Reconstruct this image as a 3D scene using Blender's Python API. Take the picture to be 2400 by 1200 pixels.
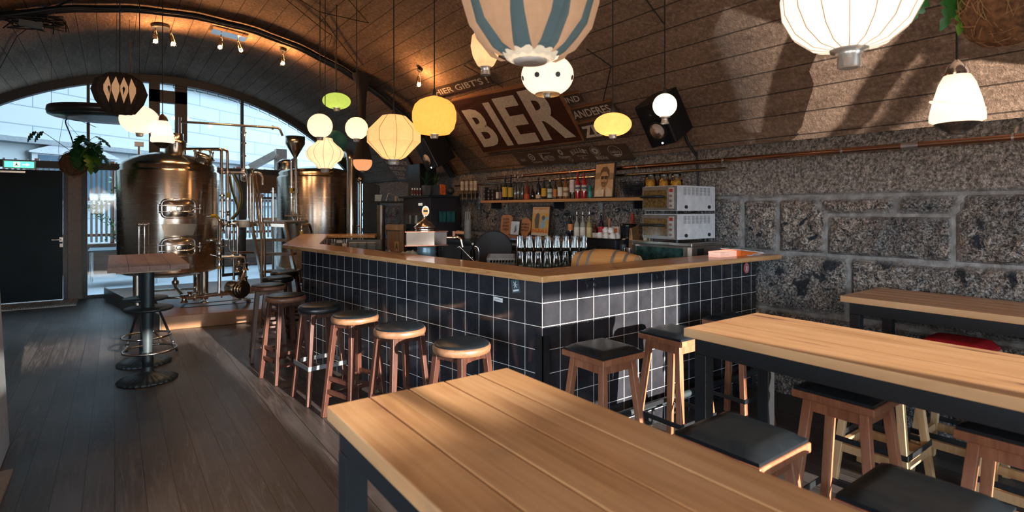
import bpy, bmesh, math, random
from mathutils import Vector, Matrix, noise, Euler
random.seed(7)
SC = bpy.context.scene
COL = SC.collection
for o in list(bpy.data.objects): bpy.data.objects.remove(o)

# ---------------------------------------------------------------- camera, world, sun, exposure
FPX, HY, CX, HC = 1271.0, 489.0, 1200.0, 1.6
FW = Vector((math.sin(math.radians(36.2)), math.cos(math.radians(36.2)), 0))
RT = Vector((FW.y, -FW.x, 0))
cam = bpy.data.cameras.new('camera'); camo = bpy.data.objects.new('camera', cam); COL.objects.link(camo)
cam.sensor_width = 36; cam.lens = 36*FPX/2400; cam.shift_y = -(600-HY)/2400; cam.clip_end = 300; cam.clip_start = .05
camo.location = (0, 0, HC); camo.rotation_euler = (math.pi/2, 0, -math.radians(36.2)); SC.camera = camo
cam.dof.use_dof = True; cam.dof.focus_distance = 4.6; cam.dof.aperture_fstop = 2.8
W = bpy.data.worlds.new('world'); SC.world = W; W.use_nodes = True
bg = W.node_tree.nodes['Background']; bg.inputs[0].default_value = (.62, .82, 1, 1); bg.inputs[1].default_value = 8
sun = bpy.data.lights.new('sun', 'SUN'); sun.energy = 11; sun.angle = math.radians(.6); sun.color = (1, .87, .74)
so = bpy.data.objects.new('sun', sun); COL.objects.link(so)
so.rotation_euler = Vector((-.07, .985, -.17)).to_track_quat('-Z', 'Y').to_euler()
VX, VZ, VR = .85, -.61, 4.74                       # the vault: a cylinder along Y
YN, YF, XR, XL = -4.2, 12.3, 4.68, -2.98
def vz(x, off=0): return VZ+math.sqrt(max(0, (VR-off)**2-(x-VX)**2))
for nm, y, rx in (('daylight_window_near', YN-.12, math.pi/2), ('daylight_window_far', YF+.25, -math.pi/2)):   # portals: guide the sky's own light through the two glazed ends
    L = bpy.data.lights.new(nm, 'AREA'); L.shape = 'RECTANGLE'; L.size = 7.2; L.size_y = 4.2
    try: L.cycles.is_portal = True
    except Exception: pass
    lo = bpy.data.objects.new(nm, L); COL.objects.link(lo); lo.location = (VX, y, 2.05); lo.rotation_euler = (rx, 0, 0)
L = bpy.data.lights.new('added_sky_opening_left', 'AREA'); L.shape = 'RECTANGLE'; L.size = 6.6; L.size_y = 2.0; L.cycles.is_portal = True  # portal for the unseen left opening, added to bring in sky fill
lo = bpy.data.objects.new('added_sky_opening_left', L); COL.objects.link(lo); lo.location = (XL-.2, -.6, 1.25); lo.rotation_euler = (math.pi/2, 0, -math.pi/2)
VS = SC.view_settings; VS.view_transform = 'Standard'; VS.look = 'None'; VS.gamma = 1; VS.exposure = 1.0; VS.use_curve_mapping = False
SC.cycles.use_denoising = True
SC.cycles.max_bounces = 10; SC.cycles.diffuse_bounces = 5; SC.cycles.glossy_bounces = 5; SC.cycles.transmission_bounces = 8; SC.cycles.transparent_max_bounces = 12
SC.cycles.caustics_reflective = False; SC.cycles.caustics_refractive = False; SC.cycles.sample_clamp_indirect = 6
SC.cycles.blur_glossy = .5

# ---------------------------------------------------------------- measured points of the place
def ray(px, py): return FW+RT*((px-CX)/FPX)+Vector((0, 0, (HY-py)/FPX))
def atd(px, py, d): return Vector((0, 0, HC))+ray(px, py)*d
def onz(px, py, z): r = ray(px, py); return Vector((0, 0, HC))+r*((z-HC)/r.z)
def onX(px, py, x): r = ray(px, py); return Vector((0, 0, HC))+r*(x/r.x)
def onY(px, py, y): r = ray(px, py); return Vector((0, 0, HC))+r*(y/r.y)
def onV(px, py, off=0):
    r = ray(px, py); lo, hi = .5, 30
    for _ in range(50):
        m = (lo+hi)/2; p = Vector((0, 0, HC))+r*m
        if (p.x-VX)**2+(p.z-VZ)**2 < (VR-off)**2: lo = m
        else: hi = m
    return Vector((0, 0, HC))+r*lo

# ---------------------------------------------------------------- materials
MATS = {}
def nodes(m):
    m.use_nodes = True; nt = m.node_tree; b = nt.nodes['Principled BSDF']; return nt, b
class N:
    def __init__(s, name):
        s.m = bpy.data.materials.new(name); s.nt, s.b = nodes(s.m); s.o = s.nt.nodes['Material Output']
    def n(s, t, **k):
        x = s.nt.nodes.new(t)
        for a, v in k.items():
            if a in x.inputs.keys() if isinstance(a, str) else False: x.inputs[a].default_value = v
            else: setattr(x, a, v)
        return x
    def l(s, a, b): s.nt.links.new(a, b)
    def obj(s): return s.n('ShaderNodeTexCoord').outputs['Object']
    def map(s, v, sc=(1, 1, 1), rot=(0, 0, 0), loc=(0, 0, 0)):
        m = s.n('ShaderNodeMapping'); s.l(v, m.inputs[0]); m.inputs['Scale'].default_value = sc; m.inputs['Rotation'].default_value = rot; m.inputs['Location'].default_value = loc
        return m.outputs[0]
    def noise(s, v, sc=5, det=4, rough=.55, dist=0):
        x = s.n('ShaderNodeTexNoise'); s.l(v, x.inputs['Vector']); x.inputs['Scale'].default_value = sc; x.inputs['Detail'].default_value = det
        x.inputs['Roughness'].default_value = rough; x.inputs['Distortion'].default_value = dist; return x.outputs['Fac']
    def ramp(s, f, pts):
        x = s.n('ShaderNodeValToRGB'); s.l(f, x.inputs[0]); e = x.color_ramp.elements
        while len(e) < len(pts): e.new(.5)
        for i, (p, c) in enumerate(pts):
            e[i].position = p; e[i].color = (*c, 1) if len(c) == 3 else c
        return x.outputs[0]
    def mixc(s, f, a, b, mode='MIX'):
        x = s.n('ShaderNodeMix', data_type='RGBA', blend_type=mode)
        for i, v in ((0, f), (6, a), (7, b)):
            if hasattr(v, 'is_linked') or hasattr(v, 'links'): s.l(v, x.inputs[i])
            elif i == 0: x.inputs[0].default_value = v
            else: x.inputs[i].default_value = (*v, 1)
        return x.outputs[2]
    def math(s, op, a, b=None, c=None):
        x = s.n('ShaderNodeMath', operation=op)
        for i, v in enumerate((a, b, c)):
            if v is None: continue
            if isinstance(v, (int, float)): x.inputs[i].default_value = v
            else: s.l(v, x.inputs[i])
        return x.outputs[0]
    def bump(s, h, st=.3, d=.01, base=None):
        x = s.n('ShaderNodeBump'); s.l(h, x.inputs['Height']); x.inputs['Strength'].default_value = st; x.inputs['Distance'].default_value = d
        if base: s.l(base, x.inputs['Normal'])
        return x.outputs[0]
    def set(s, **k):
        for a, v in k.items():
            i = s.b.inputs[a.replace('_', ' ')]
            if hasattr(v, 'links'): s.l(v, i)
            elif isinstance(v, tuple) and len(v) == 3 and i.type == 'RGBA': i.default_value = (*v, 1)
            else: i.default_value = v
        return s.m
def plain(name, c, r=.5, metal=0, var=.12, sc=14, bump=0, **k):
    if name in MATS: return MATS[name]
    q = N(name); v = q.obj(); f = q.noise(v, sc, 4)
    lo = tuple(x*(1-var) for x in c); hi = tuple(min(1, x*(1+var)) for x in c)
    q.set(Base_Color=q.ramp(f, [(.3, lo), (.7, hi)]), Roughness=r, Metallic=metal, **k)
    if bump: q.set(Normal=q.bump(f, bump, .004))
    MATS[name] = q.m; return q.m
def wood(name, dark, light, axis=0, rough=.45, sc=1, plank=None, gapax=1, coat=0, var=.3):
    """grain runs along axis; plank = board width measured along gapax"""
    if name in MATS: return MATS[name]
    q = N(name); v = q.obj(); s = [9*sc]*3; s[axis] = .9*sc
    mv = q.map(v, tuple(s))
    if plank:
        sep = q.n('ShaderNodeSeparateXYZ'); q.l(v, sep.inputs[0]); t = q.math('DIVIDE', sep.outputs[gapax], plank)
        fl = q.math('FLOOR', t); fr = q.math('FRACT', t)
        wn = q.n('ShaderNodeTexWhiteNoise', noise_dimensions='1D'); q.l(fl, wn.inputs['W'])
        cmb = q.n('ShaderNodeCombineXYZ'); q.l(q.math('MULTIPLY', wn.outputs[0], 17), cmb.inputs[0]); q.l(q.math('MULTIPLY', wn.outputs[0], 9), cmb.inputs[1])
        va = q.n('ShaderNodeVectorMath', operation='ADD'); q.l(mv, va.inputs[0]); q.l(cmb.outputs[0], va.inputs[1]); mv = va.outputs[0]
    g = q.noise(mv, 1.6, 6, .62, 1.2); g2 = q.noise(mv, .45, 2, .5, .6)
    c = q.ramp(q.math('ADD', q.math('MULTIPLY', g, .6), q.math('MULTIPLY', g2, .45)), [(.34, dark), (.66, light)])
    h = g
    if plank:
        c = q.mixc(q.math('MULTIPLY', wn.outputs[0], var), c, tuple(x*.55 for x in dark))
        edge = q.math('LESS_THAN', q.math('ABSOLUTE', q.math('SUBTRACT', fr, .5)), .5-.0022/plank)
        c = q.mixc(edge, (.012, .01, .008), c); h = q.math('ADD', q.math('MULTIPLY', g, .25), edge)
    rr = q.math('ADD', q.math('MULTIPLY', g, .22), rough-.11)
    q.set(Base_Color=c, Roughness=rr, Normal=q.bump(h, .25, .003))
    if coat: q.set(Coat_Weight=coat, Coat_Roughness=.15)
    MATS[name] = q.m; return q.m
def emis(name, c, st, hue=None):
    if name in MATS: return MATS[name]
    q = N(name); q.set(Base_Color=c, Roughness=.6, Emission_Color=c, Emission_Strength=st); MATS[name] = q.m; return q.m
def shade(name, c, em=.6, cell=None, thin=None):
    """thin cloth or glass shade: lets the bulb inside shine through, plus its own even glow"""
    if name in MATS: return MATS[name]
    q = N(name); nt = q.nt; v = q.obj()
    f = q.noise(v, 30, 5, .6); col = q.ramp(f, [(.25, tuple(x*.86 for x in c)), (.75, c)])
    tr = q.n('ShaderNodeBsdfTranslucent'); q.l(col, tr.inputs[0])
    di = q.n('ShaderNodeBsdfDiffuse'); q.l(col, di.inputs[0])
    mx = q.n('ShaderNodeMixShader'); mx.inputs[0].default_value = .45; q.l(tr.outputs[0], mx.inputs[1]); q.l(di.outputs[0], mx.inputs[2])
    e = q.n('ShaderNodeEmission'); q.l(col, e.inputs[0]); e.inputs[1].default_value = em
    ad = q.n('ShaderNodeAddShader'); q.l(mx.outputs[0], ad.inputs[0]); q.l(e.outputs[0], ad.inputs[1])
    q.l(ad.outputs[0], q.o.inputs[0]); MATS[name] = q.m; return q.m
def glass(name, tint=(.95, 1, .98), rough=.02, ior=1.45):
    if name in MATS: return MATS[name]
    q = N(name); q.set(Base_Color=tint, Roughness=rough, Transmission_Weight=1.0, IOR=ior); MATS[name] = q.m; return q.m
def pane(name, tint=(.9, .97, 1)):
    """thin window pane or thin-walled glass: transparent with a clear reflection"""
    if name in MATS: return MATS[name]
    q = N(name); t = q.n('ShaderNodeBsdfTransparent'); t.inputs[0].default_value = (*tint, 1)
    g = q.n('ShaderNodeBsdfGlossy'); g.inputs['Roughness'].default_value = .03
    fr = q.n('ShaderNodeFresnel'); fr.inputs[0].default_value = 1.5
    mx = q.n('ShaderNodeMixShader'); q.l(fr.outputs[0], mx.inputs[0]); q.l(t.outputs[0], mx.inputs[1]); q.l(g.outputs[0], mx.inputs[2])
    q.l(mx.outputs[0], q.o.inputs[0]); MATS[name] = q.m; return q.m

# ---------------------------------------------------------------- geometry helpers
class MB:
    def __init__(s): s.v = []; s.f = []; s.sm = []; s.mi = []; s.cur = 0
    def add(s, vs, fs, smooth=False, M=None):
        b = len(s.v); s.v += [tuple(M @ Vector(p)) if M else tuple(p) for p in vs]
        s.f += [tuple(b+i for i in f) for f in fs]; s.sm += [smooth]*len(fs); s.mi += [s.cur]*len(fs); return s
    def box(s, lo, hi, M=None):
        x0, y0, z0 = lo; x1, y1, z1 = hi
        vs = [(x0, y0, z0), (x1, y0, z0), (x1, y1, z0), (x0, y1, z0), (x0, y0, z1), (x1, y0, z1), (x1, y1, z1), (x0, y1, z1)]
        return s.add(vs, [(3, 2, 1, 0), (4, 5, 6, 7), (0, 1, 5, 4), (1, 2, 6, 5), (2, 3, 7, 6), (3, 0, 4, 7)], False, M)
    def hexa(s, b, t, M=None):
        return s.add(list(b)+list(t), [(3, 2, 1, 0), (4, 5, 6, 7), (0, 1, 5, 4), (1, 2, 6, 5), (2, 3, 7, 6), (3, 0, 4, 7)], False, M)
    def bar(s, a, b, w, h=None, up=(0, 0, 1), w2=None):
        """square bar from a to b"""
        h = h or w; a, b = Vector(a), Vector(b); d = (b-a).normalized(); u = Vector(up)
        if abs(d.dot(u)) > .97: u = Vector((0, 1, 0))
        x = d.cross(u).normalized(); y = x.cross(d); k = (w2 or w)/w
        q = lambda p, e: [p+x*(i*w/2*e)+y*(j*h/2*e) for i, j in ((-1, -1), (1, -1), (1, 1), (-1, 1))]
        return s.hexa(q(a, 1), q(b, k))
    def prism(s, poly, z0, z1, M=None):
        n = len(poly); ar = sum(poly[i][0]*poly[(i+1) % n][1]-poly[(i+1) % n][0]*poly[i][1] for i in range(n))
        if ar < 0: poly = poly[::-1]
        vs = [(x, y, z0) for x, y in poly]+[(x, y, z1) for x, y in poly]
        return s.add(vs, [tuple(range(n))[::-1], tuple(range(n, 2*n))]+[(i, (i+1) % n, n+(i+1) % n, n+i) for i in range(n)], False, M)
    def lathe(s, prof, n=24, M=None, smooth=True, wob=None, ph=0):
        vs, fs = [], []; k = len(prof)
        for i in range(n):
            a = 2*math.pi*i/n+ph
            for j, (r, z) in enumerate(prof):
                rr = r*(wob(a, j, i) if wob else 1); vs.append((rr*math.cos(a), rr*math.sin(a), z))
        for i in range(n):
            i2 = (i+1) % n
            for j in range(k-1): fs.append((i*k+j, i2*k+j, i2*k+j+1, i*k+j+1))
        s.add(vs, fs, smooth, M); b = []
        if prof[0][0] > 1e-5: s.add([vs[i*k] for i in range(n)], [tuple(range(n))[::-1]], False, M)
        if prof[-1][0] > 1e-5: s.add([vs[i*k+k-1] for i in range(n)], [tuple(range(n))], False, M)
        return s
    def shell(s, prof, n=24, M=None, smooth=True, wob=None, ph=0):
        """open surface of revolution, no caps"""
        vs, fs = [], []; k = len(prof)
        for i in range(n):
            a = 2*math.pi*i/n+ph
            for j, (r, z) in enumerate(prof):
                rr = r*(wob(a, j, i) if wob else 1); vs.append((rr*math.cos(a), rr*math.sin(a), z))
        for i in range(n):
            i2 = (i+1) % n
            for j in range(k-1): fs.append((i*k+j, i2*k+j, i2*k+j+1, i*k+j+1))
        return s.add(vs, fs, smooth, M)
    def tube(s, pts, r, n=8, fillet=0, rad=None, closed=False, cap=True):
        P = [Vector(p) for p in pts]
        if fillet and len(P) > 2:
            Q = [P[0]]
            for i in range(1, len(P)-1):
                a, b, c = P[i-1], P[i], P[i+1]; f = min(fillet, (a-b).length*.48, (c-b).length*.48)
                p0 = b+(a-b).normalized()*f; p2 = b+(c-b).normalized()*f
                for t in (0, .25, .5, .75, 1): Q.append(p0*(1-t)**2+b*2*t*(1-t)+p2*t*t)
            P = Q+[P[-1]]
        m = len(P); T = []
        for i in range(m):
            if closed: d = P[(i+1) % m]-P[i-1]
            else: d = P[min(i+1, m-1)]-P[max(i-1, 0)]
            T.append(d.normalized() if d.length > 1e-9 else Vector((0, 0, 1)))
        u = T[0].orthogonal().normalized(); vs = []
        for i in range(m):
            u = (u-T[i]*u.dot(T[i])); u = u.normalized() if u.length > 1e-6 else T[i].orthogonal().normalized()
            w = T[i].cross(u); rr = rad[i] if rad and len(rad) == m else r
            for k in range(n):
                a = 2*math.pi*k/n; vs.append(P[i]+u*(math.cos(a)*rr)+w*(math.sin(a)*rr))
        fs = []
        for i in range(m if closed else m-1):
            j = (i+1) % m
            for k in range(n): fs.append((i*n+k, i*n+(k+1) % n, j*n+(k+1) % n, j*n+k))
        s.add(vs, fs, True)
        if not closed and cap:
            s.add(vs[:n], [tuple(range(n))[::-1]]); s.add(vs[-n:], [tuple(range(n))])
        return s
    def cyl(s, a, b, r, n=16, r2=None): return s.tube([a, b], r, n, rad=[r, r2 if r2 is not None else r])
    def ball(s, c, r, n=14, sq=1):
        pr = [(max(1e-6, r*math.sin(math.pi*i/(n//2))), -r*sq*math.cos(math.pi*i/(n//2))) for i in range(n//2+1)]
        return s.shell(pr, n, Matrix.Translation(Vector(c)))
    def quad(s, a, b, c, d): return s.add([a, b, c, d], [(0, 1, 2, 3)])
    def build(s, name, mat, parent=None, bev=0, kind=None, seg=2):
        me = bpy.data.meshes.new(name)
        v = s.v
        if parent is not None:
            Mi = (Matrix.Translation(parent.location) @ parent.rotation_euler.to_matrix().to_4x4()).inverted() if not s_local(parent) else Matrix()
            if parent.parent is not None and not s_local(parent): Mi = Matrix.Translation(-org(parent))
            v = [tuple(Mi @ Vector(p)) for p in v]; O = Vector()
        else:
            xs = [p[0] for p in v]; ys = [p[1] for p in v]; zs = [p[2] for p in v]
            O = Vector(((min(xs)+max(xs))/2, (min(ys)+max(ys))/2, min(zs))); v = [(p[0]-O.x, p[1]-O.y, p[2]-O.z) for p in v]
        me.from_pydata(v, [], s.f)
        for p, k, mi in zip(me.polygons, s.sm, s.mi): p.use_smooth = k; p.material_index = mi
        for m in (mat if isinstance(mat, (list, tuple)) else [mat]): me.materials.append(m)
        me.update(); o = bpy.data.objects.new(name, me); COL.objects.link(o); o.location = O
        if parent is not None: o.parent = parent
        if bev:
            m = o.modifiers.new('bevel', 'BEVEL'); m.width = bev; m.segments = seg; m.limit_method = 'ANGLE'; m.angle_limit = .6
        if kind: o['kind'] = kind
        return o
LOCAL = set()
def s_local(o):
    while o.parent is not None: o = o.parent
    return o.name in LOCAL
def org(o):
    p = Vector()
    while o is not None: p += o.location; o = o.parent
    return p
def tag(o, label=None, cat=None, group=None, kind=None):
    if label: o['label'] = label
    if cat: o['category'] = cat
    if group: o['group'] = group
    if kind: o['kind'] = kind
    return o
def thing(name, label, cat, loc=(0, 0, 0), rz=0, group=None, local=True):
    """empty at a thing's base; local: its parts are authored round the origin, else in world coordinates"""
    o = bpy.data.objects.new(name, None); COL.objects.link(o); o.location = loc; o.rotation_euler = (0, 0, rz); o.empty_display_size = .1
    if local: LOCAL.add(o.name)
    return tag(o, label, cat, group)
def kids(o): return [c for c in bpy.data.objects if c.parent == o]
def copy_tree(o, parent=None, loc=None, rz=None, label=None, group=None):
    c = o.copy(); COL.objects.link(c)
    if parent is not None: c.parent = parent
    else:
        if o.name in LOCAL: LOCAL.add(c.name)
        if loc is not None: c.location = loc
        if rz is not None: c.rotation_euler = (0, 0, rz)
        if label: c['label'] = label
        if group: c['group'] = group
    for ch in kids(o): copy_tree(ch, c)
    return c
def bil(q, u, v, off=0):
    a, b, c, d = q; n = (b-a).cross(d-a).normalized()
    return a*(1-u)*(1-v)+b*u*(1-v)+c*u*v+d*(1-u)*v+n*off
TXT = {}
def text_geo(s, bold=0):
    if (s, bold) in TXT: return TXT[(s, bold)]
    cu = bpy.data.curves.new('lettering', 'FONT'); cu.body = s; cu.size = 1; cu.offset = bold; cu.resolution_u = 3
    o = bpy.data.objects.new('lettering', cu); COL.objects.link(o); bpy.context.view_layer.update()
    me = bpy.data.meshes.new_from_object(o.evaluated_get(bpy.context.evaluated_depsgraph_get()))
    vs = [tuple(v.co) for v in me.vertices]; fs = [tuple(p.vertices) for p in me.polygons]
    bpy.data.objects.remove(o); bpy.data.curves.remove(cu); bpy.data.meshes.remove(me)
    x0 = min(v[0] for v in vs); x1 = max(v[0] for v in vs); y0 = min(v[1] for v in vs); y1 = max(v[1] for v in vs)
    g = ([((v[0]-x0)/(x1-x0), (v[1]-y0)/(y1-y0)) for v in vs], fs, (x1-x0)/(y1-y0)); TXT[(s, bold)] = g; return g
def put_text(mb, q, s, u0, v0, u1, v1, off=.004, bold=0, warp=None):
    """letters filling the box u0..u1, v0..v1 of the quad q (corners: bottom left, bottom right, top right, top left)"""
    vs, fs, _ = text_geo(s, bold); out = []
    for a, b in vs:
        u, v = u0+(u1-u0)*a, v0+(v1-v0)*b
        if warp: u, v = warp(u, v)
        out.append(bil(q, u, v, off))
    mb.add(out, fs)
def put_poly(mb, q, pts, off=.004): mb.add([bil(q, u, v, off) for u, v in pts], [tuple(range(len(pts)))])
def put_ring(mb, q, cu, cv, ru, rv, w=.25, off=.004, n=20, full=False):
    o = [(cu+ru*math.cos(2*math.pi*i/n), cv+rv*math.sin(2*math.pi*i/n)) for i in range(n)]
    if full: return put_poly(mb, q, o, off)
    i_ = [(cu+ru*(1-w)*math.cos(2*math.pi*i/n), cv+rv*(1-w)*math.sin(2*math.pi*i/n)) for i in range(n)]
    mb.add([bil(q, u, v, off) for u, v in o+i_], [(i, (i+1) % n, n+(i+1) % n, n+i) for i in range(n)])

# ---------------------------------------------------------------- surfaces of the room
def m_vault():
    q = N('board_marked_concrete'); v = q.n('ShaderNodeTexCoord').outputs['UV']
    sep = q.n('ShaderNodeSeparateXYZ'); q.l(v, sep.inputs[0])
    br = q.n('ShaderNodeTexBrick'); q.l(q.map(v, (1, 1, 1)), br.inputs['Vector']); br.offset = .37
    for a, x in (('Scale', 1), ('Mortar Size', .006), ('Mortar Smooth', .6), ('Brick Width', 7.3), ('Row Height', .21), ('Bias', 0)): br.inputs[a].default_value = x
    br.inputs['Color1'].default_value = (.5, .5, .5, 1); br.inputs['Color2'].default_value = (.8, .8, .8, 1); br.inputs['Mortar'].default_value = (0, 0, 0, 1)
    mp = q.map(v, (.5, 2.2, 1)); f = q.noise(mp, 2.2, 8, .68, .8); g = q.noise(v, 26, 6, .75); big = q.noise(v, .55, 3, .5)
    c = q.ramp(q.math('ADD', q.math('MULTIPLY', f, .75), q.math('MULTIPLY', big, .3)), [(.36, (.15, .088, .055)), (.52, (.31, .20, .135)), (.68, (.50, .34, .24))])
    c = q.mixc(.45, c, q.ramp(g, [(.36, (.07, .043, .028)), (.52, (.32, .21, .145)), (.66, (.74, .55, .42))]))
    c = q.mixc(q.math('MULTIPLY', br.outputs['Fac'], .75), c, (.035, .028, .024))
    h = q.math('ADD', q.math('MULTIPLY', g, .9), q.math('MULTIPLY', f, 1.0)); h = q.math('SUBTRACT', h, q.math('MULTIPLY', br.outputs['Fac'], 1.6))
    s2 = q.n('ShaderNodeSeparateColor'); q.l(br.outputs['Color'], s2.inputs[0]); h = q.math('ADD', h, q.math('MULTIPLY', s2.outputs[0], .8))
    return q.set(Base_Color=c, Roughness=.82, Normal=q.bump(h, .9, .035))
def m_floor():
    q = N('dark_oiled_boards'); v = q.n('ShaderNodeTexCoord').outputs['Object']; sep = q.n('ShaderNodeSeparateXYZ'); q.l(v, sep.inputs[0])
    t = q.math('DIVIDE', sep.outputs[0], .142); fl = q.math('FLOOR', t); fr = q.math('FRACT', t)
    wn = q.n('ShaderNodeTexWhiteNoise', noise_dimensions='1D'); q.l(fl, wn.inputs['W'])
    cmb = q.n('ShaderNodeCombineXYZ'); q.l(q.math('MULTIPLY', wn.outputs[0], 40), cmb.inputs[1]); q.l(fl, cmb.inputs[0])
    va = q.n('ShaderNodeVectorMath', operation='ADD'); q.l(v, va.inputs[0]); q.l(cmb.outputs[0], va.inputs[1])
    g = q.noise(q.map(va.outputs[0], (22, 1.6, 1)), 1, 8, .62, 2.2); w = q.noise(va.outputs[0], .9, 3, .5); big = q.noise(v, .5, 3, .6)
    c = q.ramp(g, [(.34, (.012, .011, .011)), (.52, (.042, .036, .035)), (.68, (.115, .098, .094))])
    c = q.mixc(q.math('MULTIPLY', wn.outputs[0], .4), c, (.045, .03, .024)); c = q.mixc(q.ramp(w, [(.42, (0, 0, 0)), (.68, (.6, .6, .6))]), c, (.10, .092, .092))
    e = q.math('LESS_THAN', q.math('ABSOLUTE', q.math('SUBTRACT', fr, .5)), .480); c = q.mixc(e, (.008, .007, .007), c)
    rr = q.math('ADD', q.math('MULTIPLY', big, .28), q.math('MULTIPLY', g, .2)); rr = q.math('ADD', rr, .18)
    h = q.math('ADD', q.math('MULTIPLY', g, .3), e)
    return q.set(Base_Color=c, Roughness=rr, Normal=q.bump(h, .3, .004))
def m_stone():
    q = N('rough_conglomerate_stone'); v = q.obj(); at = q.n('ShaderNodeVertexColor', layer_name='kind'); sp = q.n('ShaderNodeSeparateColor'); q.l(at.outputs[0], sp.inputs[0])
    a = q.noise(v, 21, 4, .6, .9); b = q.noise(v, 60, 3, .6, .5); d = q.noise(v, 6.5, 4, .6, .7); e = q.noise(v, 1.3, 3, .5, .5)
    st = q.ramp(a, [(.36, (.018, .022, .028)), (.46, (.11, .09, .075)), (.55, (.34, .235, .17)), (.66, (.85, .72, .62))])
    st = q.mixc(.5, st, q.ramp(b, [(.40, (.012, .015, .02)), (.52, (.42, .35, .29)), (.62, (.95, .9, .85))]))
    st = q.mixc(q.ramp(e, [(.44, (0, 0, 0)), (.62, (.75, .75, .75))]), st, q.ramp(b, [(.4, (.03, .038, .045)), (.65, (.32, .33, .34))]))
    st = q.mixc(q.ramp(d, [(.37, (1, 1, 1)), (.42, (0, 0, 0))]), st, (.022, .028, .036))
    st = q.mixc(sp.outputs[1], st, q.ramp(q.noise(v, 42, 4, .65), [(.36, (.11, .095, .085)), (.5, (.33, .285, .25)), (.64, (.62, .55, .49))]))
    mo = q.ramp(q.noise(q.map(v, (1, 1, 1)), 14, 5), [(.3, (.13, .125, .12)), (.7, (.32, .32, .315))])
    c = q.mixc(sp.outputs[0], st, mo)
    h = q.math('MULTIPLY', q.math('ADD', a, b), q.math('SUBTRACT', 1.15, sp.outputs[0]))
    return q.set(Base_Color=c, Roughness=.6, Normal=q.bump(h, 1.0, .035))
M_V, M_F, M_S = m_vault(), m_floor(), m_stone()
def m_tile():
    q = N('black_glazed_tile'); v = q.n('ShaderNodeTexCoord').outputs['UV']
    sp = q.n('ShaderNodeSeparateXYZ'); q.l(v, sp.inputs[0])
    def gap(x):
        f = q.math('FRACT', q.math('DIVIDE', x, .15)); return q.math('GREATER_THAN', q.math('ABSOLUTE', q.math('SUBTRACT', f, .5)), .488)
    g = q.math('MAXIMUM', gap(sp.outputs[0]), gap(sp.outputs[1])); n = q.noise(v, 5, 3)
    c = q.mixc(g, q.ramp(n, [(.3, (.014, .015, .019)), (.7, (.028, .03, .037))]), (.75, .73, .70))
    return q.set(Base_Color=c, Roughness=q.math('ADD', q.math('MULTIPLY', g, .6), q.math('ADD', .03, q.math('MULTIPLY', n, .12))), Normal=q.bump(q.math('ADD', q.math('MULTIPLY', g, -1), q.math('MULTIPLY', q.noise(v, 4, 2), .35)), .35, .004))
M_T = m_tile()
BLK = plain('black_steel', (.016, .019, .023), .42, .4); DK = plain('black_plastic', (.012, .014, .017), .5); CHR = plain('polished_chrome', (.78, .76, .74), .12, 1, .05)
STL = plain('brushed_steel', (.56, .5, .43), .26, 1, .08); DST = plain('dark_painted_frame', (.012, .017, .023), .5)
WHT = plain('white_enamel', (.8, .8, .78), .4); PAINT = plain('pale_sign_paint', (.74, .66, .55), .75, 0, .18, 40)
def m_oak():
    q = N('oak_table_boards'); v = q.obj(); sep = q.n('ShaderNodeSeparateXYZ'); q.l(v, sep.inputs[0]); fl = q.math('FLOOR', q.math('DIVIDE', sep.outputs[0], .131))
    inf = q.n('ShaderNodeObjectInfo'); wn = q.n('ShaderNodeTexWhiteNoise', noise_dimensions='1D'); q.l(q.math('ADD', fl, q.math('MULTIPLY', inf.outputs['Random'], 50)), wn.inputs['W'])
    cmb = q.n('ShaderNodeCombineXYZ'); q.l(q.math('MULTIPLY', wn.outputs[0], 30), cmb.inputs[1]); q.l(q.math('MULTIPLY', wn.outputs[0], 11), cmb.inputs[0])
    va = q.n('ShaderNodeVectorMath', operation='ADD'); q.l(v, va.inputs[0]); q.l(cmb.outputs[0], va.inputs[1]); w = va.outputs[0]
    big = q.noise(q.map(w, (5, 1.1, 3)), 1.1, 3, .5, 1.4)            # broad cathedral figure
    rings = q.n('ShaderNodeTexWave', wave_type='BANDS', bands_direction='X'); q.l(q.map(w, (1, .09, 1)), rings.inputs['Vector'])
    for a, x in (('Scale', 9), ('Distortion', 9), ('Detail', 3), ('Detail Scale', .7), ('Detail Roughness', .6)): rings.inputs[a].default_value = x
    fine = q.noise(q.map(w, (90, 3, 20)), 1, 5, .6)
    f = q.math('ADD', q.math('ADD', q.math('MULTIPLY', big, .62), q.math('MULTIPLY', rings.outputs['Fac'], .07)), q.math('MULTIPLY', fine, .30))
    c = q.ramp(f, [(.32, (.40, .205, .09)), (.50, (.55, .31, .15)), (.68, (.64, .40, .22))])
    c = q.mixc(q.math('MULTIPLY', wn.outputs[0], .35), c, (.60, .36, .18))
    kn = q.n('ShaderNodeTexVoronoi', feature='F1'); q.l(q.map(w, (4.2, 1.25, 1)), kn.inputs['Vector']); kn.inputs['Scale'].default_value = 1; kn.inputs['Randomness'].default_value = 1
    kd2 = q.math('ADD', kn.outputs['Distance'], q.math('MULTIPLY', q.noise(w, 22, 4), .10))
    c = q.mixc(q.ramp(kd2, [(.12, (.95, .95, .95)), (.17, (.0, .0, .0))]), c, (.05, .022, .012))
    c = q.mixc(q.ramp(kd2, [(.15, (.6, .6, .6)), (.30, (0, 0, 0))]), c, (.30, .14, .07))
    st = q.noise(w, 2.3, 3, .5); c = q.mixc(q.ramp(st, [(.66, (0, 0, 0)), (.76, (.35, .35, .35))]), c, (.14, .11, .09))
    return q.set(Base_Color=c, Roughness=q.math('ADD', .27, q.math('MULTIPLY', fine, .2)), Normal=q.bump(q.math('ADD', fine, q.math('MULTIPLY', rings.outputs['Fac'], .3)), .12, .003), Coat_Weight=.2, Coat_Roughness=.25)
OAKT = m_oak()
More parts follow.
